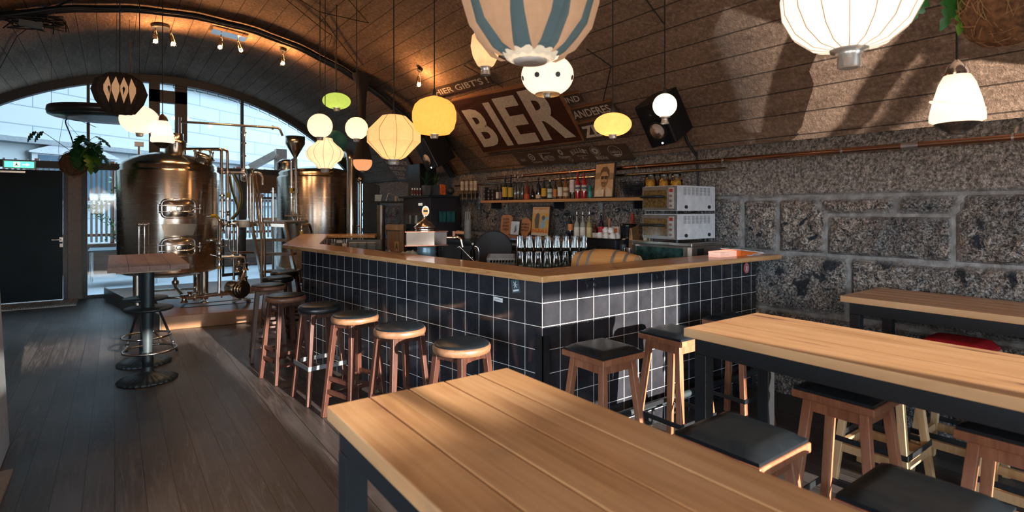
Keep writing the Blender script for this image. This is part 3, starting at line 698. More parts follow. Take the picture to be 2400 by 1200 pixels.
# ---------------------------------------------------------------- the bar
C0 = (4.64, 2.635); C1 = (2.163, 2.634); C2 = (1.635, 6.09); C3 = (2.45, 8.4); TH = .12
bar = thing('tiled_bar', 'angular bar clad in square black tiles with white grout', 'bar', (3.2, 4.2, 0), local=False)
def tile_wall(p, q, z1, name, u0=0):
    p, q = Vector((*p, 0)), Vector((*q, 0)); d = (q-p).normalized(); nn = Vector((d.y, -d.x, 0)); L = (q-p).length
    m = MB(); b = [p, q, q-nn*TH, p-nn*TH]; m.hexa(b, [v+Vector((0, 0, z1)) for v in b]); o = m.build(name, M_T, bar)
    o_ = org(o); me = o.data; uv = me.uv_layers.new(name='UVMap')
    for f in me.polygons:
        for li in f.loop_indices:
            co = me.vertices[me.loops[li].vertex_index].co+o_; uv.data[li].uv = ((co-p).dot(d)+u0, co.z-1.005+1.5)
    return o
tile_wall(C1, C0, 1.1615, 'front_panel'); tile_wall(C2, C1, 1.1615, 'side_panel', .15-((Vector(C2)-Vector(C1)).length % .15)); tile_wall(C3, C2, 1.1615, 'end_panel')
m = MB(); poly = [(4.68, 2.42), (2.028, 2.469), (1.50, 6.376), (2.38, 8.88), (3.40, 8.31), (3.12, 7.72), (2.584, 8.22), (1.878, 6.28), (2.303, 2.795), (4.63, 2.79)]
m.prism(poly, 1.162, 1.2)
def m_ctr():
    q = N('oak_worktop_angled'); v = q.obj(); g = q.noise(q.map(q.map(v, (1, 1, 1), (0, 0, .13)), (5, .55, 9)), 2.4, 7, .62, 1.0); h = q.noise(q.map(v, (.55, 5, 9)), 2.4, 7, .62, 1.0)
    sep = q.n('ShaderNodeSeparateXYZ'); q.l(v, sep.inputs[0]); s = q.math('LESS_THAN', q.math('ADD', sep.outputs[0], q.math('MULTIPLY', sep.outputs[1], -1)), CTR_SPLIT)
    f = q.n('ShaderNodeMix'); q.l(s, f.inputs[0]); q.l(h, f.inputs[2]); q.l(g, f.inputs[3])
    c = q.ramp(f.outputs[0], [(.3, (.40, .19, .07)), (.52, (.58, .31, .13)), (.72, (.72, .45, .23))])
    return q.set(Base_Color=c, Roughness=q.math('ADD', .2, q.math('MULTIPLY', g, .2)), Normal=q.bump(f.outputs[0], .15, .003), Coat_Weight=.3, Coat_Roughness=.12)
cx_ = (1.5+4.68)/2; cy_ = (2.42+8.88)/2; CTR_SPLIT = (2.1-2.5)-(cx_-cy_)
ct = m.build('oak_counter', m_ctr(), None, bev=.005); tag(ct, 'long angled oak counter top running round the tiled bar', 'counter')
# steel corner guard, foot rail, hooks, stickers
m = MB(); a = Vector((C1[0], C1[1], 0)); m.box((a.x-.012, a.y-.012, .02), (a.x+.05, a.y-.001, .80)); m.hexa([a+Vector((-.012, -.012, .02)), a+Vector((0, -.012, .02)), a+Vector((-.006, .05, .02)), a+Vector((-.018, .05, .02))], [a+Vector((-.012, -.012, .8)), a+Vector((0, -.012, .8)), a+Vector((-.006, .05, .8)), a+Vector((-.018, .05, .8))])
m.build('corner_guard', BLK, bar)
fr = thing('foot_rail', 'dark steel foot rail along the foot of the tiled bar front', 'rail', (3.3, 2.53, 0), local=False); m = MB()
m.tube([(2.1, 2.53, .2), (4.55, 2.53, .2)], .026, 14); m.build('rail', GM, fr)
for x in (2.3, 3.1, 3.95, 4.4): m = MB(); m.tube([(x, 2.53, .18), (x, 2.53, .06), (x, 2.62, .06)], .012, 8, .03); m.box((x-.03, 2.612, .02), (x+.03, 2.632, .1)); m.build('bracket', BLK, fr)
for px, py, nm in ((1378, 661, 'pair of small black bag hooks under the counter, nearer the bar corner'), (1540, 640, 'pair of small black bag hooks under the counter, farther from the bar corner')):
    p = onY(px, py, 2.62); m = MB()
    for dx in (-.035, .035): m.tube([(p.x+dx, 2.632, 1.13), (p.x+dx, 2.60, 1.115), (p.x+dx, 2.585, 1.09), (p.x+dx, 2.60, 1.075)], .006, 6, .01)
    m.box((p.x-.055, 2.625, 1.12), (p.x+.055, 2.633, 1.14)); tag(m.build('bag_hooks', BLK), nm, 'hook')
def on_side(px, py):   # a point on the bar's long side
    p, q = Vector((*C1, 0)), Vector((*C2, 0)); d = (q-p).normalized(); nn = Vector((-d.y, d.x, 0)); r = ray(px, py); t = (p.dot(nn))/(r.dot(nn)); return Vector((0, 0, HC))+r*t, d, nn
p, d, nn = on_side(1209, 671); up = Vector((0, 0, 1)); W4 = MB; 
def sticker(name, c, u, v, nrm, w, h, mat, mark, label, rot=0, shape=4, fn=None):
    t = thing(name, label, 'sticker', c, local=False); u2 = u*math.cos(rot)+v*math.sin(rot); v2 = v*math.cos(rot)-u*math.sin(rot)
    n = 24 if shape == 0 else 4; o = [c+u2*(w/2*x)+v2*(h/2*y) for x, y in ([(math.cos(2*math.pi*i/n), math.sin(2*math.pi*i/n)) for i in range(n)] if shape == 0 else ((-1, -1), (1, -1), (1, 1), (-1, 1)))]
    m = MB(); m.add([p_+nrm*.003 for p_ in o]+[p_+nrm*.0005 for p_ in o], [tuple(range(n)), tuple(range(2*n-1, n-1, -1))]+[(i, n+i, n+(i+1) % n, (i+1) % n) for i in range(n)]); m.build('paper', mat, t)
    q = [c-u2*w/2-v2*h/2, c+u2*w/2-v2*h/2, c+u2*w/2+v2*h/2, c-u2*w/2+v2*h/2]; m = MB(); fn(m, q); m.build('print', mark, t); return t
def f1(m, q):
    for k in range(3):
        a = math.pi*k/3; m.tube([bil(q, .5+.28*math.cos(a), .62+.28*math.sin(a), .005), bil(q, .5-.28*math.cos(a), .62-.28*math.sin(a), .005)], .0022, 4)
    put_poly(m, q, [(.15, .12), (.85, .12), (.85, .25), (.15, .25)], .005)
sticker('snowflake_sticker', p, -d, up, -nn if nn.dot(Vector((0, 0, 0))-p) > 0 and False else (nn if nn.dot(-p) > 0 else -nn), .075, .085, plain('grey_blue_print', (.05, .08, .10), .5), plain('white_print', (.7, .72, .72), .5), 'tilted dark sticker with white snowflake under the counter near the bar corner', .2, 4, f1)
p, d, nn = on_side(1168, 702); nn = nn if nn.dot(-p) > 0 else -nn
sticker('name_sticker', p, -d, up, nn, .085, .028, plain('white_print', (.7, .72, .72), .5), plain('ink', (.05, .05, .05), .6), 'small white oblong sticker on the shaded tiles left of the corner', -.05, 4, lambda m, q: put_text(m, q, 'gammaRay', .12, .25, .88, .75, .004))
p = onY(1749, 628, 2.632)
def f3(m, q):
    put_ring(m, q, .5, .5, .38, .40, .12, .005); put_ring(m, q, .5, .56, .16, .17, 1, .005, 12, True); put_poly(m, q, [(.34, .26), (.66, .26), (.6, .42), (.4, .42)], .005)
sticker('round_sticker', p, Vector((1, 0, 0)), up, Vector((0, -1, 0)), .085, .095, plain('sticker_red', (.42, .05, .04), .5), plain('pale_grey_print', (.55, .56, .55), .5), 'round red sticker with pale head emblem at the wall end of the bar', 0, 0, f3)

# ---------------------------------------------------------------- pendant lamps
CORD = plain('black_cord', (.006, .007, .009), .6); FIT = plain('frosted_fitting', (.75, .75, .72), .25, .6)
BK = .09
RIB = plain('lamp_wire', (.20, .13, .06), .6)
def pt(parent, loc, e, c=(1, .72, .42), r=.04):
    L = bpy.data.lights.new('bulb', 'POINT'); L.energy = e*BK; L.color = c; L.shadow_soft_size = r; o = bpy.data.objects.new('bulb', L); COL.objects.link(o); o.location = loc; o.parent = parent; return o
def pendant(px, py, d, label, prof, mat, n=32, e=12, c=(1, .72, .42), wob=None, smooth=True, cordpx=None, fit=.03, ribs=0, ribm=None, ph=0, mb2=None, cat='lamp', group='paper, glass and cloth pendant lamps under the vault', cord=True):
    """prof: radius, height pairs measured from the lamp's centre"""
    P = atd(px, py, d); t = thing('pendant_lamp', label, cat, P, local=True, group=None)
    m = MB(); m.shell(prof, n, smooth=smooth, wob=wob, ph=ph); m.build('shade', mat, t)
    zb, zt = prof[0][1], prof[-1][1]
    if ribs:
        m = MB()
        for k in range(ribs):
            a = 2*math.pi*k/ribs+ph; m.tube([((r+.001)*math.cos(a), (r+.001)*math.sin(a), z) for r, z in prof], .0018, 4)
        m.build('shade_ribs', ribm or RIB, t)
    if fit: m = MB(); m.lathe([(fit*.8, zb-fit*1.0), (fit, zb-fit*.7), (fit, zb-.1*fit), (fit*1.25, zb), (fit*.9, zb+.006)], 18); m.build('bulb_fitting', FIT, t)
    if cord:
        zz = vz(P.x)-P.z; m = MB(); m.tube([(0, 0, zt-.01), (0, 0, zz)], .0045, 6); m.lathe([(.012, zt-.01), (.018, zt), (.008, zt+.05)], 10); m.build('cord', CORD, t)
    if e: pt(t, (0, 0, (zb+zt)/2-.02), e, c, min(.05, .3*max(r for r, z in prof)))
    return t, P
def ell(rx, rz, n=14, b=.12, tp=.06):
    a0, a1 = math.asin(max(-1, -1+b)), math.asin(1-tp); out = []
    for i in range(n+1):
        a = a0+(a1-a0)*i/n; out.append((rx*math.cos(a), rz*math.sin(a)))
    return out
def pc(*p): return list(p)
WARM = (1, .60, .26); WHI = (1, .80, .58)
# 1 yellow onion globe
S = .35/104*4.3
pendant(1018, 272, 4.3, 'warm yellow glass globe pendant with pointed top beside the carved sign', [(.07, -.148), (.12, -.14), (.155, -.10), (.174, -.03), (.174, .03), (.155, .085), (.12, .12), (.07, .142), (.02, .158), (.006, .163)], shade('yellow_glass', (1, .60, .18), 0.203), 40, 7, (1, .62, .25), fit=.032)
# 2 faceted parchment diamond with seams
pendant(923, 322, 4.5, 'large faceted diamond shaped parchment pendant with dark seams', [(.055, -.185), (.10, -.165), (.223, -.04), (.223, .05), (.10, .175), (.05, .185)], shade('parchment', (.95, .66, .36), 0.165), 10, 9, (1, .72, .42), smooth=False, ribs=10, fit=.045)
# 3 scalloped white
pendant(836, 301, 5.4, 'small bright white scalloped globe pendant', ell(.108, .112, 20, .08, .02), shade('opal_glass_warm', (1, .80, .48), 0.267), 40, 6, WHI, wob=lambda a, j, i: 1+.03*abs(math.sin(j*1.15)), fit=.03)
# 4 small net globe with the black stocking
K9 = 1.41
t, P = pendant(850, 380, 8.15, 'small peach net globe pendant at the end of a black stretched fabric tube', ell(.098*K9, .098*K9, 16, .08, .03), shade('peach_net', (.85, .46, .26), 0.153), 44, 4, WHI, wob=lambda a, j, i: 1+.012*((i+j) % 2), fit=.026, cord=False)
zz = vz(P.x)-P.z; m = MB(); m.shell([(r*K9, z) for r, z in ((.097, .03), (.088, .11), (.062, .27), (.04, .42), (.031, .6), (.034, zz*.65), (.045, zz*.8), (.062, zz-.16), (.10, zz-.06), (.11, zz-.0))], 24); m.build('fabric_tube', plain('black_mesh_fabric', (.012, .01, .012), .9, 0, .3, 60), t)
m = MB(); m.tube([(0, 0, .13), (0, 0, zz)], .004, 6); m.build('cord', CORD, t)
# 5 pink globe
pendant(750, 295, 5.7, 'pale pink speckled globe pendant above the onion shaped one', ell(.127, .127, 18, .06, .03), shade('pink_paper', (1, .72, .60), 0.216), 36, 5, WHI, fit=.034)
# 6 green saucer
pendant(789, 237, 6.3, 'flattened lime green glass pendant, the only green one', ell(.158, .094, 14, .14, .02), shade('lime_glass', (.58, .66, .18), 0.229), 40, 3.5, (.85, 1, .5), fit=.035)
# 7 onion silk lantern
pendant(762, 360, 6.0, 'cream onion shaped silk lantern with waisted top and thin ribs', [(.075, -.165), (.085, -.15), (.11, -.11), (.17, -.07), (.198, -.015), (.198, .02), (.17, .06), (.12, .10), (.085, .135), (.075, .17)], shade('cream_silk', (1, .76, .54), 0.190), 24, 8, WHI, ribs=12, fit=.045, ph=.13)
# 8 teal globe behind
pendant(786, 333, 7.6, 'dark teal round pendant half hidden behind the onion lantern', ell(.165, .165, 16, .05, .03), plain('teal_paper', (.02, .16, .17), .7), 32, 0, fit=.03)
# 9 yellow ellipsoid
pendant(1436, 292, 3.6, 'flattened warm yellow glass pendant under the lettered boards', ell(.124, .077, 16, .1, .02), shade('amber_opal', (1, .60, .24), 0.267), 40, 4, (1, .7, .35), fit=.024)
# 10 white ball with ruffled collar
t, P = pendant(1558, 247, 4.1, 'white glass ball pendant with clear ribbed cup hanging beside the black speaker', ell(.089, .089, 18, .04, .02), shade('white_glass', (1, .90, .76), 0.318), 36, 4, WHI, fit=0)
m = MB(); m.shell([(.032, -.138), (.024, -.12), (.022, -.098), (.042, -.090), (.032, -.083)], 28, wob=lambda a, j, i: 1+.05*math.sin(a*12)); m.build('ribbed_cup', FIT, t)
# 11 polka dot globe
t, P = pendant(1283, 177, 2.6, 'white globe pendant with black dots and open bottom below the big blue lantern', ell(.125, .1, 18, .12, .02), shade('dotted_white_glass', (1, .86, .72), 0.254), 44, 3, WHI, fit=.018)
m = MB(); d0 = Vector((-P.x, -P.y, 0)).normalized()
for k in range(8):
    a = math.atan2(d0.y, d0.x)+math.pi/8+k*math.pi/4; nrm = Vector((math.cos(a), math.sin(a), -.25)).normalized(); c_ = Vector((math.cos(a)*.1215, math.sin(a)*.1215, -.022)); u = nrm.cross(Vector((0, 0, 1))).normalized(); v = u.cross(nrm)
    m.add([c_+nrm*.004+u*(.0125*math.cos(q))+v*(.0125*math.sin(q)) for q in [2*math.pi*i/14 for i in range(14)]], [tuple(range(14))])
m.build('dots', plain('black_dot', (.01, .012, .02), .4), t); m = MB(); m.shell([(.058, -.094), (.06, -.090), (.05, -.072)], 28); m.build('rim', plain('brass_rim', (.4, .25, .12), .4, .6), t)
# 12 small pleated
t, P = pendant(1138, 118, 2.75, 'small pleated cream pendant half hidden left of the big blue lantern', [(.028, -.085), (.04, -.075), (.062, -.03), (.072, .02), (.066, .07), (.04, .10), (.015, .115)], shade('pleated_paper', (.95, .62, .38), 0.159), 96, 1.5, WHI, wob=lambda a, j, i: 1+.05*(i % 2), smooth=False, fit=0)
m = MB(); m.lathe([(.026, -.125), (.024, -.11), (.022, -.09), (.03, -.085)], 20); m.build('bulb_fitting', FIT, t)
# 13 big folded blue and beige lantern
P = atd(1243, -10, 1.8); t = thing('pendant_lamp', 'big folded lantern of blue grey and straw coloured fabric at the top centre', 'lamp', P); n = 20
def fold(off, R0, pr):
    m = MB(); vs = []; fs = []
    for i in range(2*n):
        a = 2*math.pi*i/(2*n)+off; k = R0 if i % 2 else 1
        for r, z in pr: vs.append((r*k*math.cos(a), r*k*math.sin(a), z))
    K = len(pr)
    for i in range(2*n):
        for j in range(K-1): fs.append((i*K+j, ((i+1) % (2*n))*K+j, ((i+1) % (2*n))*K+j+1, i*K+j+1))
    m.add(vs, fs); return m
pr = [(.075, -.20), (.115, -.185), (.19, -.10), (.215, -.01), (.205, .09), (.14, .19), (.05, .23)]
n = 14; fold(.1, .86, pr).build('blue_cloth', [shade('blue_grey_cloth', (.13, .21, .27), 0.021)], t)
d0 = math.atan2(-P.y, -P.x); 
for k in range(9):
    a = d0+.12+k*2*math.pi/9; m = MB(); L_ = []; R_ = []
    for r, z, w in ((.085, -.205, .02), (.125, -.185, .10), (.185, -.115, .17), (.213, -.03, .20), (.214, .05, .19), (.165, .15, .12), (.08, .225, .02)):
        w *= (1.25, .95, 1.5)[k % 3]; L_.append(((r+.006)*math.cos(a-w), (r+.006)*math.sin(a-w), z)); R_.append(((r+.006)*math.cos(a+w), (r+.006)*math.sin(a+w), z))
    C_ = [((Vector(x)+Vector(y))/2*1.0+Vector((math.cos(a), math.sin(a), 0))*.018) for x, y in zip(L_, R_)]
    m.add(L_+C_+R_, [(i, i+1, 8+i, 7+i) for i in range(6)]+[(7+i, 8+i, 15+i, 14+i) for i in range(6)], True); m.build('straw_panel', shade('straw_cloth', (.85, .52, .32), 0.164), t)
m = MB(); m.shell([(.062, -.218), (.082, -.205), (.09, -.19), (.075, -.178)], 36, wob=lambda a, j, i: 1+.05*math.sin(a*13)); m.build('collar', shade('cream_collar', (.95, .80, .62), 0.254), t)
m = MB(); m.lathe([(.03, -.225), (.055, -.222), (.06, -.21), (.05, -.2)], 28); m.build('bulb_fitting', plain('satin_fitting', (.8, .82, .82), .3, .2), t); m = MB(); m.tube([(0, 0, .22), (0, 0, vz(P.x)-P.z)], .005, 6); m.build('cord', CORD, t); pt(t, (0, 0, -.02), 7, WHI, .05)
# 14 big white ribbed lantern
t, P = pendant(1990, 8, 1.94, 'big white ribbed silk lantern in the upper right', [(.06, -.165), (.12, -.15), (.18, -.10), (.215, -.03), (.222, .04), (.19, .12), (.12, .18), (.05, .20)], shade('white_silk', (1, .86, .74), 0.267), 40, 9, (1, .86, .7), ribs=16, ribm=plain('pale_rib', (.45, .38, .3), .7), fit=0)
m = MB(); m.lathe([(.030, -.232), (.038, -.228), (.036, -.19), (.045, -.182), (.042, -.176), (.06, -.172), (.062, -.165)], 28); m.build('bulb_fitting', FIT, t)
# 15 bell lamp right, 16 bell lamp far left: same kind
def bell(px, py, d, s, label, e):
    t, P = pendant(px, py, d, label, [(.082*s, -.095*s), (.10*s, -.085*s), (.1*s, -.06*s), (.088*s, .0), (.066*s, .08*s), (.048*s, .115*s)], shade('bell_opal', (1, .86, .74), 0.267), 40, e, WHI, fit=0)
    m = MB(); P1 = [((.094-.0002*k)*s*math.cos(2*math.pi*k/30)*1.02, .094*s*math.sin(2*math.pi*k/30)*1.02, (-.015+.025*math.sin(2*math.pi*k/30))*s) for k in range(30)]; m.tube(P1, .004*s, 6, closed=True); m.build('glass_trail', shade('bell_opal', (1, .84, .70)), t)
    m = MB(); m.lathe([(.045*s, .11*s), (.046*s, .125*s), (.036*s, .155*s), (.014*s, .178*s), (.006*s, .185*s)], 24); m.build('chrome_cap', CHR, t)
    m = MB(); m.lathe([(.03*s, -.145*s), (.034*s, -.135*s), (.052*s, -.125*s), (.084*s, -.097*s)], 28); m.build('mesh_cup', plain('perforated_metal', (.10, .10, .10), .35, .8, .5, 90), t)
bell(2243, 238, 2.4, 1.0, 'white glass bell pendant with chrome cap hanging alone near the right edge', 3)
bell(381, 312, 6.0, 1.15, 'white glass bell pendant hanging before the arched window, lowest of the left cluster', 4)
# 17 rice paper globe left
pendant(327, 281, 6.0, 'white rice paper lantern with fine rings behind the dark folded one', ell(.188, .158, 30, .06, .04), shade('rice_paper', (1, .84, .74), 0.216), 44, 6, WHI, wob=lambda a, j, i: 1+.008*(j % 2), fit=.035)
# 18 dark folded polyhedral lantern
P = atd(281, 218, 5.1); t = thing('pendant_lamp', 'dark brown folded fabric lantern with tan panels, uppermost of the left cluster', 'lamp', P)
m = MB(); pr = [(.04, -.195), (.12, -.19), (.19, -.09), (.222, .01), (.19, .11), (.10, .175), (.02, .19)]; n = 12
m = fold(.13, .84, pr); m.build('outer_cloth', plain('dark_brown_cloth', (.035, .022, .015), .85, 0, .3, 30), t)
m = MB(); d0 = math.atan2(-P.y, -P.x)
for k in range(4):
    for s_ in (0,):
        a = d0+(k-1.5)*.30; w = .135; R_ = .218
        vs = [(R_*math.cos(a-w), R_*math.sin(a-w), -.02), (R_*.87*math.cos(a), R_*.87*math.sin(a), -.125), (R_*math.cos(a+w), R_*math.sin(a+w), -.02), (R_*math.cos(a+w), R_*math.sin(a+w), .03), (R_*.9*math.cos(a), R_*.9*math.sin(a), .115), (R_*math.cos(a-w), R_*math.sin(a-w), .03)]
        m.add(vs, [(0, 1, 2, 3, 4, 5)])
m.build('tan_panel', shade('tan_lit_cloth', (.75, .42, .22), 0.267), t); m = MB(); m.tube([(0, 0, .185), (0, 0, vz(P.x)-P.z)], .005, 6); m.build('cord', CORD, t); pt(t, (0, 0, 0), 2, WHI)
# unseen fill lamps added behind the viewer to brighten the near room
for x, y in ((-1.4, -1.2), (.4, -2.4), (-.6, -3.2), (-2.0, -2.6), (-1.8, .8)):
    P = Vector((x, y, 2.35)); t = thing('pendant_lamp', 'plain round paper fill lamp added out of view behind the viewer', 'lamp', P, group='added fill lamps behind the viewer'); m = MB(); m.shell(ell(.2, .18, 12), 24); m.build('shade', shade('white_silk', (1, .9, .8)), t); m = MB(); m.tube([(0, 0, .17), (0, 0, vz(x)-2.35)], .005, 5); m.build('cord', CORD, t); pt(t, (0, 0, -.45), 340, (1, .86, .72), .5)
# cords swagged across the vault
def swag(pts, label, r=.005):
    m = MB(); m.tube([onV(px, py, .02) for px, py in pts], r, 6); tag(m.build('power_cable', CORD), label, 'cable', 'black cables on the vault')
def dense(pts, k=6):
    out = []
    for (a, b), (c, d) in zip(pts, pts[1:]): out += [(a+(c-a)*i/k, b+(d-b)*i/k) for i in range(k)]
    return out+[pts[-1]]
swag(dense([(640, -40), (748, 28), (864, 54), (800, -20)]), 'black cord making a sharp triangle on the vault left of centre')
swag(dense([(672, 0), (765, 75), (778, 83), (766, 120)]), 'black cord running down the vault then bending back near two lamp cords')
swag(dense([(748, 28), (790, 90), (838, 152)]), 'black cord sloping to the top of the black fabric tube')
swag(dense([(1500, -20), (1558, 58)]), 'black cord slanting along the vault to the lamp by the speaker')
swag(dense([(1375, 115), (1432, 155), (1413, 240)]), 'black cord bent above the lettered boards right of the dotted globe')
swag(dense([(1112, 130), (1087, 153), (1180, 205)]), 'black cord zigzag on the vault behind the pleated pendant')
swag(dense([(117, 22), (200, -15)]), 'black cords rising from the tangle in the upper left corner', .012)
swag(dense([(60, 70), (40, 85), (0, 160)]), 'black cord dropping to the left edge from the cable tangle')
# junction box with a tangle of cable, upper left
t0 = onV(70, 45, .1); t = thing('cable_tangle', 'tangle of black cables around a small box on the vault, upper left corner', 'cables', t0, local=False); random.seed(5); m = MB()
for k in range(14): P_ = [t0+Vector((random.uniform(-.28, .35), random.uniform(-.2, .2), random.uniform(-.1, .08))) for _ in range(5)]; m.tube(P_, .008, 5, .08)
m.build('cables', CORD, t); m = MB(); b_ = t0+Vector((.02, -.1, -.08)); m.box(b_-Vector((.1, .04, .03)), b_+Vector((.1, .04, .03))); m.build('junction_box', plain('grey_box', (.12, .13, .13), .6), t)
# spotlights
def spot(px, py, off, heads, base, label, e=0):
    c_ = onV(px, py, .0); nr = Vector((VX-c_.x, 0, VZ-c_.z)).normalized(); t = thing('ceiling_spotlight', label, 'lamp', c_, local=False); m = MB()
    if base[0] == 'box':
        a, h = base[1], base[2]; q = c_+nr*.0; u = Vector((0, 1, 0)); w = nr.cross(u); m.hexa([q+u*i*h+w*j*a for i, j in ((-1, -1), (1, -1), (1, 1), (-1, 1))], [q+nr*.05+u*i*h+w*j*a for i, j in ((-1, -1), (1, -1), (1, 1), (-1, 1))])
    else: m.tube([c_, c_+nr*.045], base[1], 20)
    m.build('mount', base[3] if len(base) > 3 else DK, t)
    for (hx, hy, tx, ty) in heads:
        s = c_+nr*.05+Vector((hx, hy, 0)); a = s+Vector((0, 0, -.05)); b = a+Vector((tx, ty, -.16)); m = MB(); m.tube([s, a, a.lerp(b, .3), b], .03, 16, rad=[.006, .010, .028, .042], cap=False); m.build('lamp_head', pane('smoky_bulb_glass', (.62, .45, .32)), t)
        m = MB(); m.ball(a.lerp(b, .8), .012, 12); m.build('bulb', emis('hot_bulb', (1, .75, .45), 6 if e else .3), t)
        if e:
            L = bpy.data.lights.new('spot_glow', 'POINT'); L.energy = e; L.color = (1, .62, .30); L.shadow_soft_size = .035; o = bpy.data.objects.new('spot_glow', L); COL.objects.link(o); o.parent = t; o.location = a.lerp(b, .8)-c_
spot(538, 75, 0, [(-.1, .0, -.02, .0), (.12, .05, .06, .04)], ('box', .22, .12, CHR), 'chrome double spotlight on the vault above the brewing tanks', 16)
spot(376, 58, 0, [(-.06, 0, 0, 0), (.12, 0, .03, 0)], ('cyl', .11, 0), 'small twin chrome spotlight on a round plate, far upper left', 14)
spot(665, 113, 0, [(0, 0, .0, .02)], ('cyl', .045, 0), 'single small chrome spotlight on a black disc left of the lamp cords', 16)
spot(986, 160, 0, [(0, 0, .01, .02)], ('cyl', .035, 0), 'single small spotlight on a black disc above the yellow globe', 14)

# ---------------------------------------------------------------- brewing platform and tanks
PLF = plain('waxed_plywood', (.28, .13, .055), .3, 0, .25, 2.5)
PZ = .18
poly = [(.49, 8.45), (1.85, 8.27), (2.25, 9.0), (3.7, 9.35), (4.5, 9.5), (4.5, 12.0), (-.14, 11.95)]
pf = thing('brewing_platform', 'low raised brown platform with steel edge carrying the brewing tanks', 'platform', (2, 10, 0), local=False)
m = MB(); m.prism(poly, 0, PZ); m.build('deck', PLF, pf, bev=.006)
m = MB(); a, b = Vector((.49, 8.45, 0)), Vector((-.14, 11.95, 0)); n_ = Vector((-.98, -.17, 0)); m.hexa([a, b, b+n_*.02, a+n_*.02], [v+Vector((0, 0, .21)) for v in (a, b, b+n_*.02, a+n_*.02)]); m.build('edge_plate', plain('raw_steel_plate', (.16, .14, .12), .4, .6), pf)
m = MB(); p = [onz(px, py, PZ) for px, py in ((425, 722), (600, 708), (596, 700), (432, 713))]
for i in range(4): m.bar(p[i]+Vector((0, 0, .004)), p[(i+1) % 4]+Vector((0, 0, .004)), .03, .008)
m.build('drain_channel', plain('drain_black', (.02, .02, .02), .5), pf)
COP = plain('warm_brushed_steel', (.55, .47, .38), .2, 1, .12, 3)
def m_tank():
    q = N('brushed_tank_steel'); v = q.obj(); f = q.noise(q.map(v, (1, 1, 14)), 3, 5, .7)
    tg = q.n('ShaderNodeTangent', direction_type='RADIAL', axis='Z')
    return q.set(Base_Color=q.ramp(f, [(.3, (.60, .50, .40)), (.7, (.74, .64, .54))]), Roughness=q.math('ADD', .20, q.math('MULTIPLY', f, .12)), Metallic=1.0, Anisotropic=.8, Anisotropic_Rotation=.25, Tangent=tg.outputs[0], Normal=q.bump(q.noise(q.map(v, (7, 7, 1)), 1.2, 2), .04, .02))
TNK = m_tank()
def tank(label, cx, cy, r, z0, z1, zt, legs, bulge=.0, local=False):
    t = thing('brewing_tank', label, 'brewing tank', (cx, cy, PZ), local=True); b0, b1, bt = z0-PZ, z1-PZ, zt-PZ
    m = MB(); m.lathe([(1e-4, b0-.10), (r*.5, b0-.08), (r*.85, b0-.03), (r-.02, b0), (r, b0+.02), (r, b1-.015), (r-.01, b1)], 72); m.build('vessel', TNK, t)
    m = MB(); h = bt-b1; m.lathe([(r-.012, b1-.002), (r-.03, b1+.008), (r*.945, b1+.03*1), (r*.95, b1+.075), (r*.90, b1+.125), (r*.7, b1+h*.72), (r*.42, b1+h*.9), (.15, b1+h), (1e-4, b1+h+.005)], 72); m.build('dome', COP, t)
    for a in legs:
        x, y = (r-.09)*math.cos(a), (r-.09)*math.sin(a); m = MB(); m.cyl((x, y, .05), (x, y, b0), .055, 18); l = m.build('leg', COP, t); m = MB(); m.cyl((x, y, 0), (x, y, .055), .02, 10); m.lathe([(.07, .002), (.07, .01), (.03, .022)], 20, Matrix.Translation((x, y, 0))); m.build('foot', STL, l)
    return t
T1 = Vector((.68, 9.78, PZ)); r1 = .667
t1 = tank('big steel brewing tank with two oval manway doors, left of the ladder', T1.x, T1.y, r1, .66, 2.16, 2.46, (-.78, .8, 2.35, 3.9))
def surf(t, r, ang, z, off=0): return Vector(((r+off)*math.cos(ang), (r+off)*math.sin(ang), z))
va = math.atan2(-T1.y, -T1.x)       # towards the viewer
def px_ang(px, T, r):    # angle on the tank whose surface appears at px
    best = None
    for k in range(-90, 91):
        a = math.atan2(-T.y, -T.x)+math.radians(k); p = Vector((T.x+r*math.cos(a), T.y+r*math.sin(a), 0)); d = p.dot(FW); x = CX+FPX*p.dot(RT)/d
        if best is None or abs(x-px) < best[0]: best = (abs(x-px), a, d)
    return best[1], best[2]
def zof(py, d): return HC+(HY-py)*d/FPX-PZ
